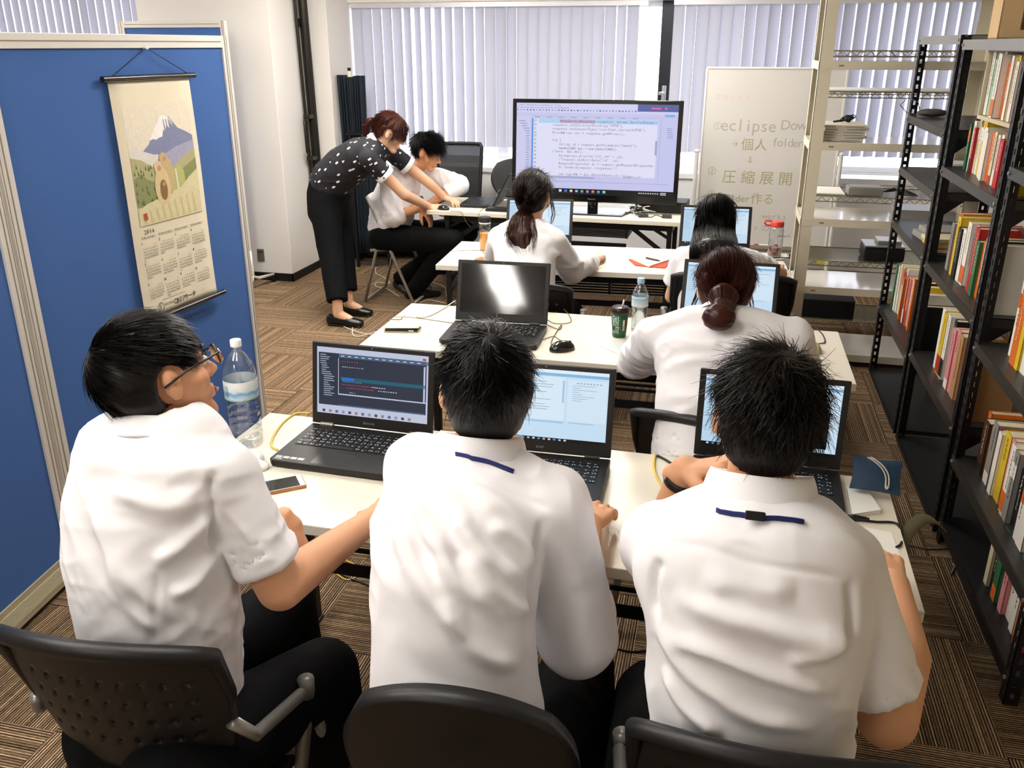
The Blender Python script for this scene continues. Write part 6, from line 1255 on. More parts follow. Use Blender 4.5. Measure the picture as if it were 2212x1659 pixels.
# shoulder bag straps on the black rack etc. are hidden in the dark
def front_row():
    # --- middle front man
    sp = [lv(812, 1168, 1640, 1.17, .115), lv(815, 1165, 1520, 1.175, .115), lv(818, 1155, 1440, 1.18, .118), lv(822, 1150, 1350, 1.20, .12), lv(820, 1158, 1250, 1.23, .12), lv(822, 1178, 1150, 1.28, .118), lv(840, 1190, 1085, 1.33, .10), lv(900, 1150, 1050, 1.35, .07)]
    hc = npv(dep(1048, 848, 1.57)); F = hframe((-.36, .95, .02), (.02, .12, 1)); nk = npv(onY(1035, 1000, 1.37))
    shL, shR = npv(onY(905, 1012, 1.36)), npv(onY(1190, 1095, 1.33))
    eR, wR = npv((-.20, 1.37, .735)), npv((-.235, 1.72, .765)); eL, wL = npv((-.56, 1.55, .80)), npv((-.50, 1.80, .745))
    arms = [([shL, eL, wL], [.048, .042, .028], dict(fdir=(.6, .7, 0), back=(0, -.1, 1), thumb=1, curl=(.3, .3, .3, .3))),
            ([shR, eR, wR], [.048, .043, .03], dict(fdir=(.12, 1, -.08), back=(.1, -.1, 1), thumb=-1, curl=(.55, .5, .5, .5), first=.35))]
    sl = [([shL, npv(shL) * .5 + eL * .5, eL, eL * .5 + wL * .5], [.062, .062, .058, .05]),
          ([shR, shR * .5 + eR * .5, eR + npv((0, -.01, 0)), eR * .72 + wR * .28], [.066, .072, .078, .064])]
    legs = [[(-.47, 1.15, .56), (-.48, 1.58, .50), (-.47, 1.62, .07), (-.47, 1.8, 0)], [(-.27, 1.15, .56), (-.22, 1.56, .50), (-.2, 1.58, .07), (-.2, 1.75, 0)]]
    L = lambda pts: pts
    cr = [(L([(858, 990, 1.26), (905, 1120, 1.13), (990, 1260, 1.06), (1110, 1350, 1.04)]), .018, .016), (L([(850, 1080, 1.2), (900, 1250, 1.08), (1000, 1400, 1.03)]), .015, .018),
          (L([(960, 1080, 1.2), (1050, 1190, 1.12), (1150, 1265, 1.13)]), .018, .015), (L([(1000, 1180, 1.13), (1090, 1290, 1.08), (1160, 1330, 1.1)]), .016, .014),
          (L([(940, 1300, 1.06), (1030, 1420, 1.02), (1140, 1440, 1.02)]), .015, .016), (L([(1060, 1120, 1.2), (1150, 1180, 1.17), (1170, 1240, 1.16)]), .013, .012), (L([(1185, 1130), (1168, 1210), (1160, 1300), (1160, 1390)]), -.016, .009), (L([(1000, 1010), (1100, 1050), (1200, 1100)]), -.004, .006)]
    P, ax = figure('person in long-sleeved white shirt seated in the middle of the front row', (-.37, 1.15, 0), sp, (1, .12, 0), nk, hc, F, [shL, shR], arms, legs, sl, h=.0048, hs=.0052, hscale=.93, wr=.0085, creases=cr, seed=4,
                   wspec=[((.55, -.1, -.8), 17, 2.2, 1.0), ((.2, 0, -1), 26, 3.5, .35), ((1, 0, -.25), 26, 5, .3)], collar_kw=dict(r=.066, hs=.032, drop=.045, lift=-.002))
    short_hair(hc, F, HAIR(), P, n=9000, ln=.04, s=.93, messy=.42, lift=.2, bulk=1.03, seed=5, whorl=(.0, -.045, .12), comb=(0, .6, .3), nape=-.125)
    neck_strap(P, bpy.data.objects['shirt'], [(985, 968), (1030, 980), (1075, 990), (1112, 1004)], mat('navy_strap', '16276b', .6))
    # --- left front man
    sp = [lv(205, 505, 1540, 1.16, .11), lv(204, 502, 1440, 1.155, .11), lv(202, 498, 1370, 1.16, .112), lv(188, 492, 1290, 1.165, .115), lv(176, 484, 1200, 1.18, .12), lv(174, 490, 1110, 1.20, .118), lv(186, 520, 1020, 1.22, .108), lv(215, 480, 960, 1.24, .085)]
    hc = npv(dep(342, 822, 1.56)); F = hframe((.47, .87, .2), (-.26, -.06, 1)); nk = npv(onY(338, 950, 1.23))
    shL, shR = npv(onY(258, 968, 1.25)), npv(onY(482, 1030, 1.22))
    eR, wR = npv(onY(606, 1268, 1.22)), npv(onY(800, 1125, 1.58)); eL, wL = npv((-.98, 1.46, .79)), npv(onY(628, 1138, 1.50))
    arms = [([shL, eL, wL], [.046, .04, .026], dict(fdir=(.35, .05, -.8), back=(.5, .5, .3), thumb=-1, curl=(.7, .7, .7, .7), tcurl=.5)),
            ([shR, eR, eR * .6 + wR * .4, wR], [.046, .043, .038, .027], dict(fdir=(.2, .9, -.1), back=(0, -.2, 1), thumb=-1, curl=(.35, .35, .35, .35)))]
    cf = shR * .22 + eR * .78
    sl = [([shL, shL * .4 + eL * .6], [.062, .06]), ([shR, shR * .6 + eR * .4, cf], [.056, .057, .057])]
    legs = [[(-1.02, 1.1, .56), (-.92, 1.55, .55), (-.9, 1.6, .07), (-.88, 1.78, 0)], [(-.86, 1.05, .56), (-.74, 1.38, .53), (-.70, 1.36, .07), (-.66, 1.52, 0)]]
    cr = [(L([(185, 1080, 1.05), (240, 1230, .98), (380, 1360, .95)]), .015, .016), (L([(470, 1120, 1.08), (400, 1190, 1.0), (320, 1230, .98)]), .013, .014), (L([(480, 1200, 1.05), (420, 1280, .98), (360, 1300, .96)]), .013, .012),
          (L([(230, 1060, 1.08), (330, 1110, 1.05), (430, 1100, 1.07)]), .010, .018), (L([(215, 1200, 1.0), (280, 1330, .94), (340, 1380, .94)]), .013, .013), (L([(480, 1010), (458, 1080), (465, 1150), (480, 1230)]), -.012, .008), (L([(335, 1250), (335, 1330), (338, 1380)]), -.006, .006)]
    P, ax = figure('person in glasses and short-sleeved white shirt at the left end of the front row', (-.92, 1.1, 0), sp, (1, -.05, 0), nk, hc, F, [shL, shR], arms, legs, sl, h=.0048, hs=.0052, hscale=.93, wr=.007, creases=cr, seed=11,
                   collar_kw=dict(r=.060, hs=.018, drop=.034), slk=.012)
    short_hair(hc, F, HAIR('100c0a', 'dark_hair'), P, n=8500, ln=.05, s=.91, messy=.2, lift=.08, bulk=1.05, seed=6, whorl=(-.018, -.07, .09), comb=(.1, 1, -.4), line=(-.008, .80))
    gl = MB(); T = lambda x, y, z: Vector(hc + F @ npv((x, y, z)))
    for q in (-1, 1):
        gl.tube([T(q * .072, .094, .016), T(q * .085, .02, .014), T(q * .082, -.025, .004)], .0022, 8)
        gl.tube([T(q * (.036 + .024 * math.cos(a)), .104 - .01 * abs(math.cos(a)) * (math.cos(a) > 0), .006 + .018 * math.sin(a)) for a in np.linspace(0, 2 * math.pi, 17)[:-1]], .002, 6, close=True)
    gl.tube([T(-.012, .107, .01), T(0, .109, .013), T(.012, .107, .01)], .0018, 6)
    g = obj('glasses_frame', gl, mat('brown_frame', '2a1d14', .25), P, smooth=True, world=True); g['label'] = 'dark brown glasses frame'
    ln_ = MB()
    for q in (-1, 1): ln_.prism([(.023 * math.cos(a), .017 * math.sin(a)) for a in np.linspace(0, 2 * math.pi, 17)[:-1]], -.0006, .0006, Matrix.Translation(T(q * .036, .102, .006)) @ Matrix(np.stack([F[:, 0], F[:, 2], F[:, 1]], 1).tolist()).to_4x4())
    obj('glasses_lens', ln_, mat('lens_glass', 'ffffff', .02, trans=1, ior=1.3), P, smooth=False, world=True)
    eyes_brows(hc, F, P, HAIR())
    # --- right front man
    sp = [lv(1425, 1838, 1740, 1.15, .11), lv(1414, 1838, 1640, 1.15, .115), lv(1407, 1836, 1560, 1.155, .12), lv(1402, 1842, 1480, 1.16, .125), lv(1404, 1862, 1400, 1.17, .128), lv(1392, 1880, 1310, 1.18, .128), lv(1370, 1888, 1235, 1.20, .12), lv(1395, 1850, 1180, 1.24, .10), lv(1470, 1780, 1155, 1.26, .07)]
    hc = npv(dep(1655, 912, 1.37)); F = hframe((-.06, 1, -.06), (.05, .10, 1)); nk = npv(onY(1638, 1095, 1.27))
    shL, shR = npv(onY(1432, 1172, 1.27)), npv(onY(1815, 1222, 1.24))
    eR, wR = npv(onY(1915, 1550, 1.20)), npv(onY(1928, 1262, 1.60)); eL, wL = npv((-.085, 1.62, .765)), npv(onY(1482, 1018, 1.56))
    arms = [([shL, eL, wL], [.048, .042, .031], dict(fdir=(.75, -.25, .35), back=(-.35, .2, .75), thumb=1, curl=(.9, .9, .9, .9), tcurl=.5)),
            ([shR, eR, npv(onY(1958, 1420, 1.38)), wR], [.048, .047, .04, .031], dict(fdir=(-.1, .95, .05), back=(.15, -.25, 1), thumb=-1, curl=(.75, .7, .65, .6), first=.4))]
    sl = [([shL, shL * .55 + eL * .45], [.068, .066]), ([shR, shR * .5 + eR * .5, shR * .2 + eR * .8], [.064, .066, .062])]
    legs = [[(-.02, 1.03, .56), (-.06, 1.5, .50), (-.08, 1.55, .07), (-.08, 1.72, 0)], [(.18, 1.03, .56), (.25, 1.48, .50), (.27, 1.5, .07), (.27, 1.68, 0)]]
    cr = [(L([(1440, 1290, 1.02), (1560, 1350, .97), (1750, 1400, .97), (1850, 1380, 1.02)]), .016, .017), (L([(1400, 1350, 1.02), (1480, 1470, .93), (1620, 1560, .89), (1780, 1590, .89)]), .016, .015),
          (L([(1420, 1380, 1.0), (1560, 1430, .94), (1720, 1490, .92), (1830, 1500, .95)]), .016, .013), (L([(1500, 1260, 1.05), (1620, 1290, 1.02), (1740, 1280, 1.04)]), .012, .02), (L([(1850, 1390, 1.05), (1780, 1430, .98), (1700, 1440, .96)]), .015, .013),
          (L([(1420, 1450, .96), (1470, 1540, .90), (1560, 1610, .87)]), .015, .011), (L([(1400, 1150), (1500, 1165), (1650, 1205), (1800, 1245), (1880, 1262)]), -.004, .006), (L([(1855, 1250), (1862, 1330), (1850, 1420)]), -.014, .009), (L([(1410, 1200), (1395, 1260), (1400, 1340)]), -.012, .009)]
    P, ax = figure('person in white shirt at the right end of the front row, chin on hand', (.08, 1.05, 0), sp, (1, 0, 0), nk, hc, F, [shL, shR], arms, legs, sl, h=.0048, hs=.0052, hscale=.93, wr=.0085, creases=cr, seed=21,
                   wspec=[((1, 0, -.45), 19, 2.4, 1.0), ((.6, 0, -.9), 24, 3.5, .4)], collar_kw=dict(r=.070, hs=.036, drop=.05, lift=-.004), slk=.012)
    short_hair(hc, F, HAIR('15100c', 'brown_black_hair'), P, n=10000, ln=.055, s=.9, messy=.6, lift=.1, bulk=1.03, seed=9, whorl=(.01, -.03, .12), comb=(0, .3, .2), nape=-.115)
    eyes_brows(hc, F, P, HAIR())
    neck_strap(P, bpy.data.objects['shirt.002'], [(1536, 1090), (1590, 1099), (1640, 1103), (1690, 1106), (1740, 1112)], mat('navy_strap', '16276b', .6), .0065)
    cl = MB(); cl.box(-.014, .014, -.003, .004, -.0065, .0065); q = npv(onY(1640, 1102, 1.0)); co = [P.location + v_.co for v_ in bpy.data.objects['lanyard.001'].data.vertices]; dr = ray(1638, 1102).normalized(); best = min(co, key=lambda c: ((c - CC) - dr * (c - CC).dot(dr)).length)
    obj('strap_clip', cl, mat('black_plastic', '101112', .4), P, bevel=.002, loc=best + Vector((0, -.004, .0)) - P.location, rot=(R(-20), 0, 0))
    wb = MB(); d = unit(wL - eL); u = unit(np.cross(d, (0, 1, 0))); u2 = np.cross(d, u); cw = wL - d * .022
    wb.grid(lambda a, b: Vector(cw + (u * math.cos(a * 6.2832) + u2 * math.sin(a * 6.2832)) * .0355 + d * (b - .5) * .017), 28, 2)
    tag(obj('wristband', wb, mat('black_rubber', '0c0d0f', .45), None, smooth=True, solid=.003), 'black rubber wristband on the left wrist of the person resting chin on hand', 'wristband')
def rear_rows():
    skin2 = mat('skin_light', 'e2b596', **SKIN)
    tuck = dict(h=.0065, hs=.0065)
    # --- second row, low bun
    sp = [lv(1410, 1690, 1000, 2.33, .11), lv(1412, 1692, 930, 2.38, .115), lv(1416, 1698, 870, 2.42, .118), lv(1420, 1706, 810, 2.47, .115), lv(1412, 1716, 760, 2.51, .105), lv(1430, 1700, 722, 2.54, .085)]
    hc = npv(dep(1565, 630, 2.66)); F = hframe((-.04, 1, -.30), (0, .28, 1)); nk = npv(onY(1556, 700, 2.54))
    shL, shR = npv(onY(1418, 725, 2.55)), npv(onY(1712, 728, 2.55)); eL, wL = npv((-.245, 2.80, .775)), npv((-.10, 3.08, .735)); eR, wR = npv((.29, 2.80, .775)), npv((.20, 3.08, .735))
    arms = [([shL, eL, wL], [.042, .036, .024], dict(fdir=(.2, 1, -.02), back=(0, 0, 1), thumb=1, s=.92)), ([shR, eR, wR], [.042, .036, .024], dict(fdir=(-.1, 1, -.02), back=(0, 0, 1), thumb=-1, s=.92))]
    sl = [([shL, shL * .45 + eL * .55, eL, eL * .72 + wL * .28], [.058, .062, .06, .05]), ([shR, shR * .45 + eR * .55, eR, eR * .72 + wR * .28], [.058, .062, .06, .05])]
    L = lambda pts: pts
    cr = [(L([(1430, 720, 2.45), (1500, 740, 2.38), (1570, 745, 2.37)]), .011, .018), (L([(1690, 720, 2.47), (1630, 735, 2.4), (1560, 745, 2.37)]), .011, .018), (L([(1425, 790, 2.4), (1500, 770, 2.34), (1600, 765, 2.34)]), .01, .018),
          (L([(1430, 860, 2.36), (1520, 850, 2.28), (1620, 870, 2.28)]), .01, .016), (L([(1440, 900, 2.33), (1500, 870, 2.27), (1580, 820, 2.28)]), .008, .016)]
    legs = [[(-.06, 2.42, .54), (-.1, 2.85, .5), (-.12, 2.9, .07), (-.12, 3.05, 0)], [(.16, 2.42, .54), (.2, 2.85, .5), (.2, 2.9, .07), (.2, 3.05, 0)]]
    P, ax = figure('person in a white shirt with reddish hair tied in a low bun, second row', (.05, 2.42, 0), sp, (1, 0, 0), nk, hc, F, [shL, shR], arms, legs, sl, fem=True, hscale=.93, skin=skin2, wr=.008, creases=cr, seed=31, collar_kw=dict(r=.058, hs=.012, drop=.03),
                   wspec=[((1, 0, .15), 22, 3, .8), ((1, 0, -.5), 26, 4, .6)], **tuck)
    RH = HAIR('3a1711', 'reddish_hair', .33)
    short_hair(hc, F, RH, P, s=.95, n=5000, ln=.075, messy=.06, lift=.03, bulk=1.06, seed=12, whorl=(0, .06, .12), comb=(0, -1, -.6), line=(-.03, .62), wd=.0014, nape=-.10)
    bn = npv(onY(1553, 686, 2.43)); top = npv(onY(1562, 660, 2.50))
    lock([top + npv((0, .03, .015)), top, bn], [.05, .036, .03], RH, P, 'hair_knot', 60, 3, side=(1, 0, 0), wave=.002, tipspread=0)
    B = Sculpt(bn - .08, bn + .08, .004); B.ball(bn, (.046, .034, .038), k=0); v, q = B.arrays(); v = v + vnormals(v, q) * (vnoise(v * npv((60, 60, 200)), 4) * .0025)[:, None]; mesh_np('hair_bun', v, q, RH, P)
    for i, (sx, px) in enumerate(((-1, 1508), (1, 1622))):
        a = hc + F @ npv((sx * .075, .02, -.0)); lock([a, a + npv((sx * .012, .0, -.05)), a + npv((sx * .008, 0, -.105))], [.008, .006, .003], RH, P, 'hair_strand', 14, 7 + i, solid=False, wd=.001)
    # --- third row left, ponytail
    sp = [lv(1074, 1198, 690, 3.72, .10), lv(1074, 1198, 650, 3.75, .105), lv(1074, 1197, 610, 3.79, .108), lv(1072, 1199, 570, 3.83, .105), lv(1068, 1204, 535, 3.86, .095), lv(1078, 1196, 512, 3.88, .08)]
    hc = npv(dep(1152, 428, 4.02)); F = hframe((.12, 1, -.12), (0, .12, 1)); nk = npv(onY(1140, 494, 3.89))
    shL, shR = npv(onY(1080, 516, 3.9)), npv(onY(1196, 520, 3.9)); eR, wR = npv(onY(1236, 584, 4.12)), npv(onY(1282, 562, 4.46)); eL, wL = npv((-1.08, 4.14, .78)), npv((-1.02, 4.40, .735))
    arms = [([shL, eL, wL], [.042, .036, .024], dict(fdir=(.2, 1, 0), back=(0, 0, 1), thumb=1, s=.92)), ([shR, eR, wR], [.042, .038, .025], dict(fdir=(.1, 1, .05), back=(0, -.1, 1), thumb=-1, s=.95, curl=(.45, .45, .45, .5), first=.3))]
    sl = [([shL, shL * .45 + eL * .55, eL, eL * .5 + wL * .5], [.054, .058, .054, .05]), ([shR, shR * .5 + eR * .5, eR + npv((0, 0, -.005)), eR * .45 + wR * .55, eR * .12 + wR * .88], [.054, .06, .062, .056, .045])]
    cr = [(L([(1190, 540, 3.85), (1225, 560, 3.98), (1250, 590, 4.1)]), .01, .016), (L([(1215, 585, 4.02), (1250, 572, 4.15), (1270, 560, 4.3)]), .01, .014), (L([(1085, 560, 3.75), (1140, 580, 3.7), (1190, 560, 3.76)]), .008, .02)]
    legs = [[(-.97, 3.83, .53), (-1.0, 4.24, .5), (-1.02, 4.3, .07), (-1.02, 4.45, 0)], [(-.76, 3.83, .53), (-.72, 4.24, .5), (-.7, 4.3, .07), (-.7, 4.45, 0)]]
    P, ax = figure('person in a white blouse with a ponytail, third row, right hand on the mouse', (-.87, 3.85, 0), sp, (1, 0, 0), nk, hc, F, [shL, shR], arms, legs, sl, fem=True, hscale=.93, skin=skin2, wr=.007, creases=cr, seed=41, h=.0065, hs=.007, colr=False)
    BH = HAIR('1d1110', 'dark_brown_hair', .35)
    short_hair(hc, F, BH, P, s=.93, n=3600, ln=.08, messy=.06, lift=.03, bulk=1.05, seed=13, whorl=(0, .07, .11), comb=(0, -1, -.5), line=(-.02, .68), wd=.0016, nape=-.095)
    tie = npv(onY(1133, 454, 3.92)); T3 = MB(); T3.tube([tie + npv((.02 * math.cos(a), .01 * math.sin(a), .012 * math.sin(a))) for a in np.linspace(0, 6.28, 13)[:-1]], .006, 8, close=True); obj('hair_tie', T3, mat('brown_elastic', '4a2c20', .7), P, smooth=True, world=True)
    BH2 = HAIR('3b1f18', 'brown_ponytail_hair', .35)
    lock([npv(onY(1138, 446, 3.95)), tie, npv(onY(1128, 475, 3.86)), npv(onY(1124, 510, 3.79)), npv(onY(1134, 556, 3.755))], [.026, .017, .050, .062, .03], BH2, P, 'ponytail', 420, 8, ry=[.022, .015, .026, .026, .012], wd=.0014, wave=.012, tipspread=.35)
    a = hc + F @ npv((.078, .03, -.01)); lock([a, a + npv((.012, .0, -.06)), a + npv((-.004, 0, -.13))], [.009, .007, .003], BH2, P, 'hair_strand', 16, 17, solid=False, wd=.0012)
    # --- third row right, long hair
    sp = [lv(1466, 1618, 720, 3.80, .10), lv(1464, 1620, 670, 3.84, .105), lv(1462, 1622, 625, 3.88, .105), lv(1460, 1626, 595, 3.92, .10), lv(1478, 1612, 577, 3.94, .065)]
    hc = npv(dep(1545, 480, 4.12)); F = hframe((-.05, 1, -.10), (0, .1, 1)); nk = npv(onY(1543, 540, 3.96))
    shL, shR = npv(onY(1478, 562, 3.95)), npv(onY(1610, 566, 3.95)); eL, wL = npv(onY(1452, 640, 4.0)), npv((-.10, 4.30, .745)); eR, wR = npv((.28, 4.18, .775)), npv((.285, 4.44, .735))
    arms = [([shL, eL, wL], [.040, .034, .024], dict(fdir=(.1, 1, 0), back=(0, 0, 1), thumb=1, s=.92)), ([shR, eR, wR], [.040, .034, .024], dict(fdir=(-.05, 1, 0), back=(0, 0, 1), thumb=-1, s=.92, curl=(.5, .5, .5, .5)))]
    sl = [([shL, shL * .35 + eL * .65], [.058, .062]), ([shR, shR * .4 + eR * .6], [.056, .058])]
    legs = [[(-.13, 3.92, .53), (-.16, 4.3, .5), (-.16, 4.35, .07), (-.16, 4.5, 0)], [(.08, 3.92, .53), (.12, 4.3, .5), (.12, 4.35, .07), (.12, 4.5, 0)]]
    P, ax = figure('person in a short-sleeved white blouse with long straight black hair, third row', (-.03, 3.92, 0), sp, (1, 0, 0), nk, hc, F, [shL, shR], arms, legs, sl, fem=True, hscale=.93, skin=skin2, wr=.007, seed=51, h=.0065, hs=.007, colr=False)
    KH = HAIR()
    short_hair(hc, F, KH, P, s=.95, n=3000, ln=.09, messy=.04, lift=.02, bulk=1.06, seed=14, whorl=(0, .03, .13), comb=(0, -.5, -1), line=(-.05, .45), wd=.0016, nape=-.11)
    lock([hc + npv((0, -.03, .03)), hc + npv((0, -.05, -.05)), npv(onY(1543, 535, 3.875)), npv(onY(1545, 580, 3.80)), npv(onY(1556, 630, 3.755)), npv(onY(1562, 665, 3.75))], [.088, .092, .10, .102, .09, .05], KH, P, 'long_hair', 1100, 9, ry=[.075, .07, .05, .042, .028, .012], wd=.0014, wave=.006, tipspread=.12)
def front_pair():
    skin2 = mat('skin_light', 'e2b596', **SKIN); skin3 = mat('skin', 'd9a27c', **SKIN)
    L = lambda pts: pts
    # --- seated at the monitor desk, seen from the side
    Yc = 5.98
    sp = [lv(800, 884, 500, Yc, .155), lv(802, 886, 475, Yc, .155), lv(806, 895, 440, Yc, .16), lv(820, 903, 405, Yc, .165), lv(836, 906, 375, Yc, .15)]
    hc = npv(onY(924, 331, Yc)); F = hframe((.93, -.12, -.35), (.30, 0, 1)); nk = npv(onY(884, 368, Yc))
    shN, shF = npv(onY(858, 382, Yc)) + npv((0, -.15, -.01)), npv(onY(872, 374, Yc)) + npv((.02, .15, 0))
    eN, wN = npv(onY(848, 468, 5.80)), npv(onY(912, 448, 5.88)); eF, wF = npv((-1.86, 6.16, .83)), npv(onY(925, 441, 6.0))
    arms = [([shN, eN, wN], [.045, .04, .026], dict(fdir=(.5, .2, -.8), back=(.8, -.2, .5), thumb=1, curl=(.3, .3, .3, .3))), ([shF, eF, wF], [.045, .04, .026], dict(fdir=(-.5, -.8, .1), back=(.0, -.2, 1), thumb=1, curl=(.3, .3, .3, .3)))]
    sl = [([shN, shN * .4 + eN * .6, eN, eN * .62 + wN * .38], [.068, .072, .070, .056]), ([shF, shF * .4 + eF * .6, eF, eF * .55 + wF * .45], [.064, .07, .066, .054])]
    hip = npv(onY(838, 508, Yc)); kn = npv(onY(985, 515, 5.9)); legs = [[hip + npv((0, -.1, 0)), kn + npv((0, -.06, 0)), npv(onZ(893, 628, .06)), npv(onZ(945, 640, 0))], [hip + npv((0, .1, 0)), kn + npv((.05, .12, .02)), npv(onZ(862, 605, .08)), npv(onZ(890, 640, 0))]]
    cr = [(L([(845, 395, 5.76), (850, 430, 5.74), (835, 470, 5.74)]), .01, .02), (L([(870, 400, 5.8), (862, 440, 5.76), (880, 470, 5.78)]), .01, .02), (L([(815, 420, 5.8), (850, 470, 5.77), (880, 485, 5.78)]), .01, .02)]
    P, ax = figure('person in a white shirt sitting on the white folding chair at the monitor desk', (-2.3, 5.95, 0), sp, (1, 0, 0), nk, hc, F, [shN, shF], arms, legs, sl, hscale=.97, skin=skin3, wr=.008, seed=61, creases=cr, h=.0065, hs=.007, collar_kw=dict(r=.066, hs=.03, drop=.05))
    short_hair(hc, F, HAIR(), P, s=.98, n=4200, ln=.07, messy=.4, lift=.3, bulk=1.08, seed=15, line=(.012, .72), wd=.0016, comb=(0, 1, -.5))
    eyes_brows(hc, F, P, HAIR(), .97)
    strap(P, nk + ax * .0, ax, F[:, 1], .085, mat('navy_strap', '1b2c6b', .6), ry=.08, fall=.2)
    # --- standing, bent over the desk
    Yc = 5.62
    C = lambda px, py, r, ry=.16: (npv(onY(px, py, Yc)), r, ry)
    sp = [C(708, 408, .135, .155), C(722, 385, .14, .16), C(748, 360, .14, .16), C(778, 340, .13, .165), C(803, 327, .105, .155), C(818, 322, .075, .12)]
    hc = npv(onY(843, 289, Yc)); F = hframe((.90, .22, -.42), (.42, .1, 1)); nk = npv(onY(815, 310, Yc))
    shN, shF = npv(onY(815, 338, Yc)) + npv((0, -.15, 0)), npv(onY(822, 330, Yc)) + npv((0, .15, 0))
    eN, wN = npv(onY(874, 421, 5.6)), npv(onY(927, 446, 5.86)); eF, wF = npv((-2.0, 5.92, .86)), npv((-1.93, 6.02, .76))
    arms = [([shN, eN, eN * .5 + wN * .5, wN], [.042, .036, .033, .023], dict(fdir=(.8, .5, -.12), back=(0, -.25, 1), thumb=1, s=.95, curl=(.3, .3, .35, .35), first=.5)), ([shF, eF, wF], [.040, .034, .024], dict(fdir=(.7, -.3, -.1), back=(0, 0, 1), thumb=-1, s=.92))]
    sl = [([shN, shN * .55 + eN * .45], [.060, .060]), ([shF, shF * .55 + eF * .45], [.058, .058])]
    legs = []
    def blouse():
        m = bpy.data.materials.new('black_print_blouse'); m.use_nodes = True; nt = m.node_tree; b = nt.nodes['Principled BSDF']; b.inputs['Roughness'].default_value = .8
        tc = nt.nodes.new('ShaderNodeTexCoord'); out = []
        for k, off in enumerate(((0, 0, 0), (.0085, .004, .005))):
            mp = nt.nodes.new('ShaderNodeMapping'); mp.inputs['Location'].default_value = off; vo = nt.nodes.new('ShaderNodeTexVoronoi'); vo.inputs['Scale'].default_value = 24; vo.inputs['Randomness'].default_value = .6
            nt.links.new(tc.outputs['Object'], mp.inputs[0]); nt.links.new(mp.outputs[0], vo.inputs['Vector']); t = nt.nodes.new('ShaderNodeMath'); t.operation = 'LESS_THAN'; t.inputs[1].default_value = .17; nt.links.new(vo.outputs['Distance'], t.inputs[0]); out.append(t.outputs[0])
        mx = nt.nodes.new('ShaderNodeMath'); mx.operation = 'MAXIMUM'; nt.links.new(out[0], mx.inputs[0]); nt.links.new(out[1], mx.inputs[1])
        c = nt.nodes.new('ShaderNodeMix'); c.data_type = 'RGBA'; c.inputs[6].default_value = lin('17161d') + (1,); c.inputs[7].default_value = lin('e8e6ea') + (1,); nt.links.new(mx.outputs[0], c.inputs[0]); nt.links.new(c.outputs[2], b.inputs['Base Color']); return m
    P, ax = figure('person in a black patterned blouse and black trousers leaning over the monitor desk', (-2.5, 5.5, 0), sp, (-.62, 0, .78), nk, hc, F, [shN, shF], arms, legs, sl, fem=True, hscale=.95, skin=skin2, wr=.006, seed=71, h=.0065, hs=.007, shirt=blouse(), shirtname='blouse', collar_kw=dict(r=.062, hs=.018, drop=.04), colr=False)
    collar(P, WHITE(), nk + ax * .02, ax, F[:, 1], .066, hs=.016, drop=.045)
    for pts, rr in sl:
        d = unit(pts[1] - pts[0]); u = unit(np.cross(d, (0, 1, 0))); u2 = np.cross(d, u); cu = MB()
        cu.grid(lambda a, b_: Vector(pts[1] + (u * math.cos(a * 6.2832) + u2 * math.sin(a * 6.2832)) * (.063 + .002 * b_) + d * (b_ - .75) * .034), 28, 3); obj('sleeve_cuff', cu, WHITE(), P, smooth=True, solid=.003, world=True)
    U = Sculpt((-3.0, 5.2, .0), (-2.1, 6.0, 1.1), .008)
    h0 = npv(onY(712, 420, Yc)); U.loft([npv(onY(712, 392, Yc)), h0, npv(onY(712, 455, Yc))], [.13, .145, .14], [.15, .165, .165], side=(1, 0, -.1), k=.03)
    f1 = npv(onZ(730, 672, .1)); f2 = npv(onZ(752, 650, .1))
    for hx, f in ((h0 + npv((.0, -.085, -.06)), f1), (h0 + npv((.01, .085, -.06)), f2)):
        kn = hx * .5 + f * .5 + npv((.0, 0, .0)); U.loft([hx, kn, f + npv((0, 0, .07))], [.105, .08, .07], k=.03, flat=(False, True))
    v, q = U.arrays(); v = relax(v, q, 2, .5); v = folds(v, q, .005, [((0, 0, 1), 15, 3, 1), ((1, 0, .3), 12, 6, .4)], 77); mesh_np('trousers', v, q, mat('black_trousers', '0b0c0e', .85), P)
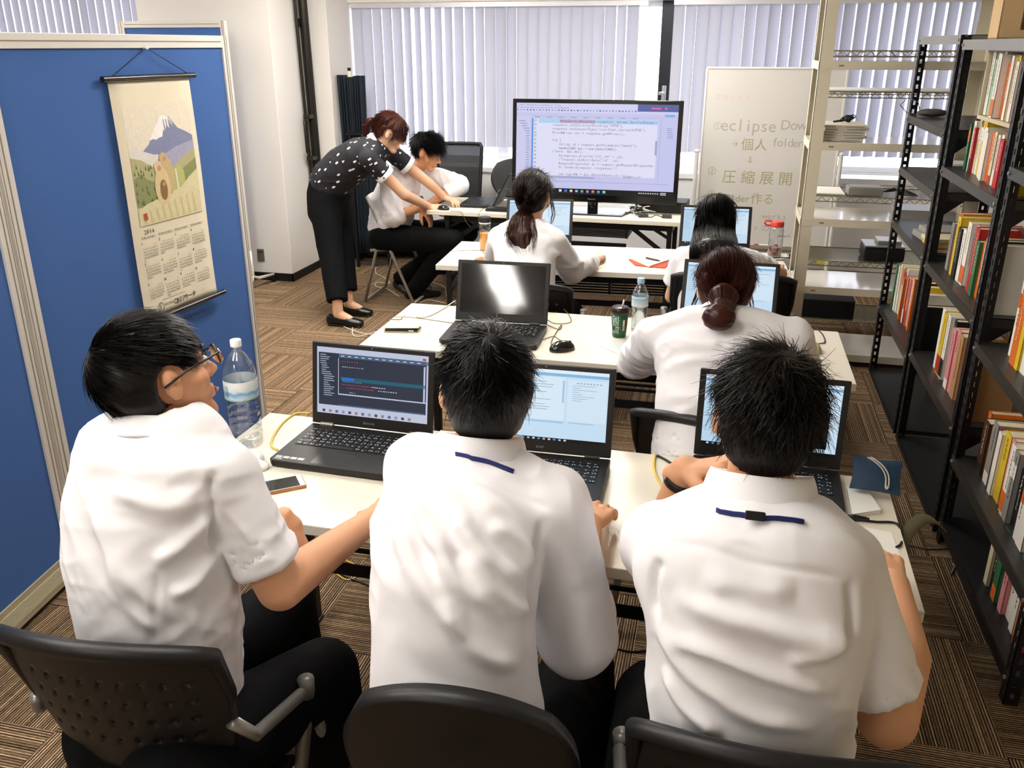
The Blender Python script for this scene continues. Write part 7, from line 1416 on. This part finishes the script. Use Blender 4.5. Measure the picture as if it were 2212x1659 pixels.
    for f in (f1, f2):
        b0 = npv((f[0] - .01, f[1], 0)); A = Sculpt(b0 - .2, b0 + npv((.3, .2, .3)), .005); A.loft([f + npv((0, 0, .12)), f + npv((0, 0, -.02)), f + npv((.08, 0, -.055))], [.036, .034, .03], k=.02); v, q = A.arrays(); mesh_np('ankle', relax(v, q, 2, .5), q, skin2, P)
        W = Sculpt(b0 - npv((.12, .1, .02)), b0 + npv((.28, .1, .16)), .004)
        W.loft([b0 + npv((-.045, 0, .04)), b0 + npv((.03, 0, .035)), b0 + npv((.10, 0, .032)), b0 + npv((.165, 0, .026))], [.034, .036, .042, .034], [.042, .034, .032, .024], side=(0, 1, 0), k=.01)
        W.ball(b0 + npv((.0, 0, .085)), (.06, .028, .04), k=.006, mode='sub'); W.loft([b0 + npv((-.055, 0, .007)), b0 + npv((.17, 0, .007))], [.036, .04], [.008, .008], side=(0, 1, 0), k=.0)
        W.loft([b0 + npv((.085, -.036, .05)), b0 + npv((.085, 0, .062)), b0 + npv((.085, .036, .05))], .007, k=.003); W.cut(b0 + npv((0, 0, .001)), (0, 0, -1))
        v, q = W.arrays(); mesh_np('loafer', relax(v, q, 1, .5), q, mat('black_leather', '0c0b0b', .28, spec=.6), P)
    RB = HAIR('4a2318', 'chestnut_hair', .35)
    short_hair(hc, F, RB, P, s=.97, n=3600, ln=.08, messy=.1, lift=.05, bulk=1.07, seed=16, whorl=(0, .02, .13), comb=(0, -.8, -.3), line=(.0, .62), wd=.0016)
    tk = hc + F @ npv((0, -.105, .03)); lock([hc + F @ npv((0, -.08, .03)), tk, tk + npv((-.045, 0, .015)), tk + npv((-.075, -.01, -.02)), tk + npv((-.075, -.01, -.07)), tk + npv((-.05, 0, -.10))], [.03, .016, .022, .026, .024, .01], RB, P, 'ponytail', 260, 18, wd=.0013, wave=.005, tipspread=.1)
    g = MB(); T = lambda x, y, z: Vector(hc + F @ npv((x, y, z)) * 1.0)
    for q in (-1, 1):
        g.tube([T(q * .07, .09, .012), T(q * .08, .0, .01)], .0016, 6); g.tube([T(q * (.036 + .022 * math.cos(a)), .1, .004 + .02 * math.sin(a)) for a in np.linspace(0, 6.28, 15)[:-1]], .0016, 6, close=True)
    g.tube([T(-.014, .1, .008), T(.014, .1, .008)], .0015, 6); obj('glasses_frame', g, mat('brown_frame', '2a1d14', .25), P, smooth=True, world=True)
    eyes_brows(hc, F, P, RB, .95)
front_row(); rear_rows(); front_pair()
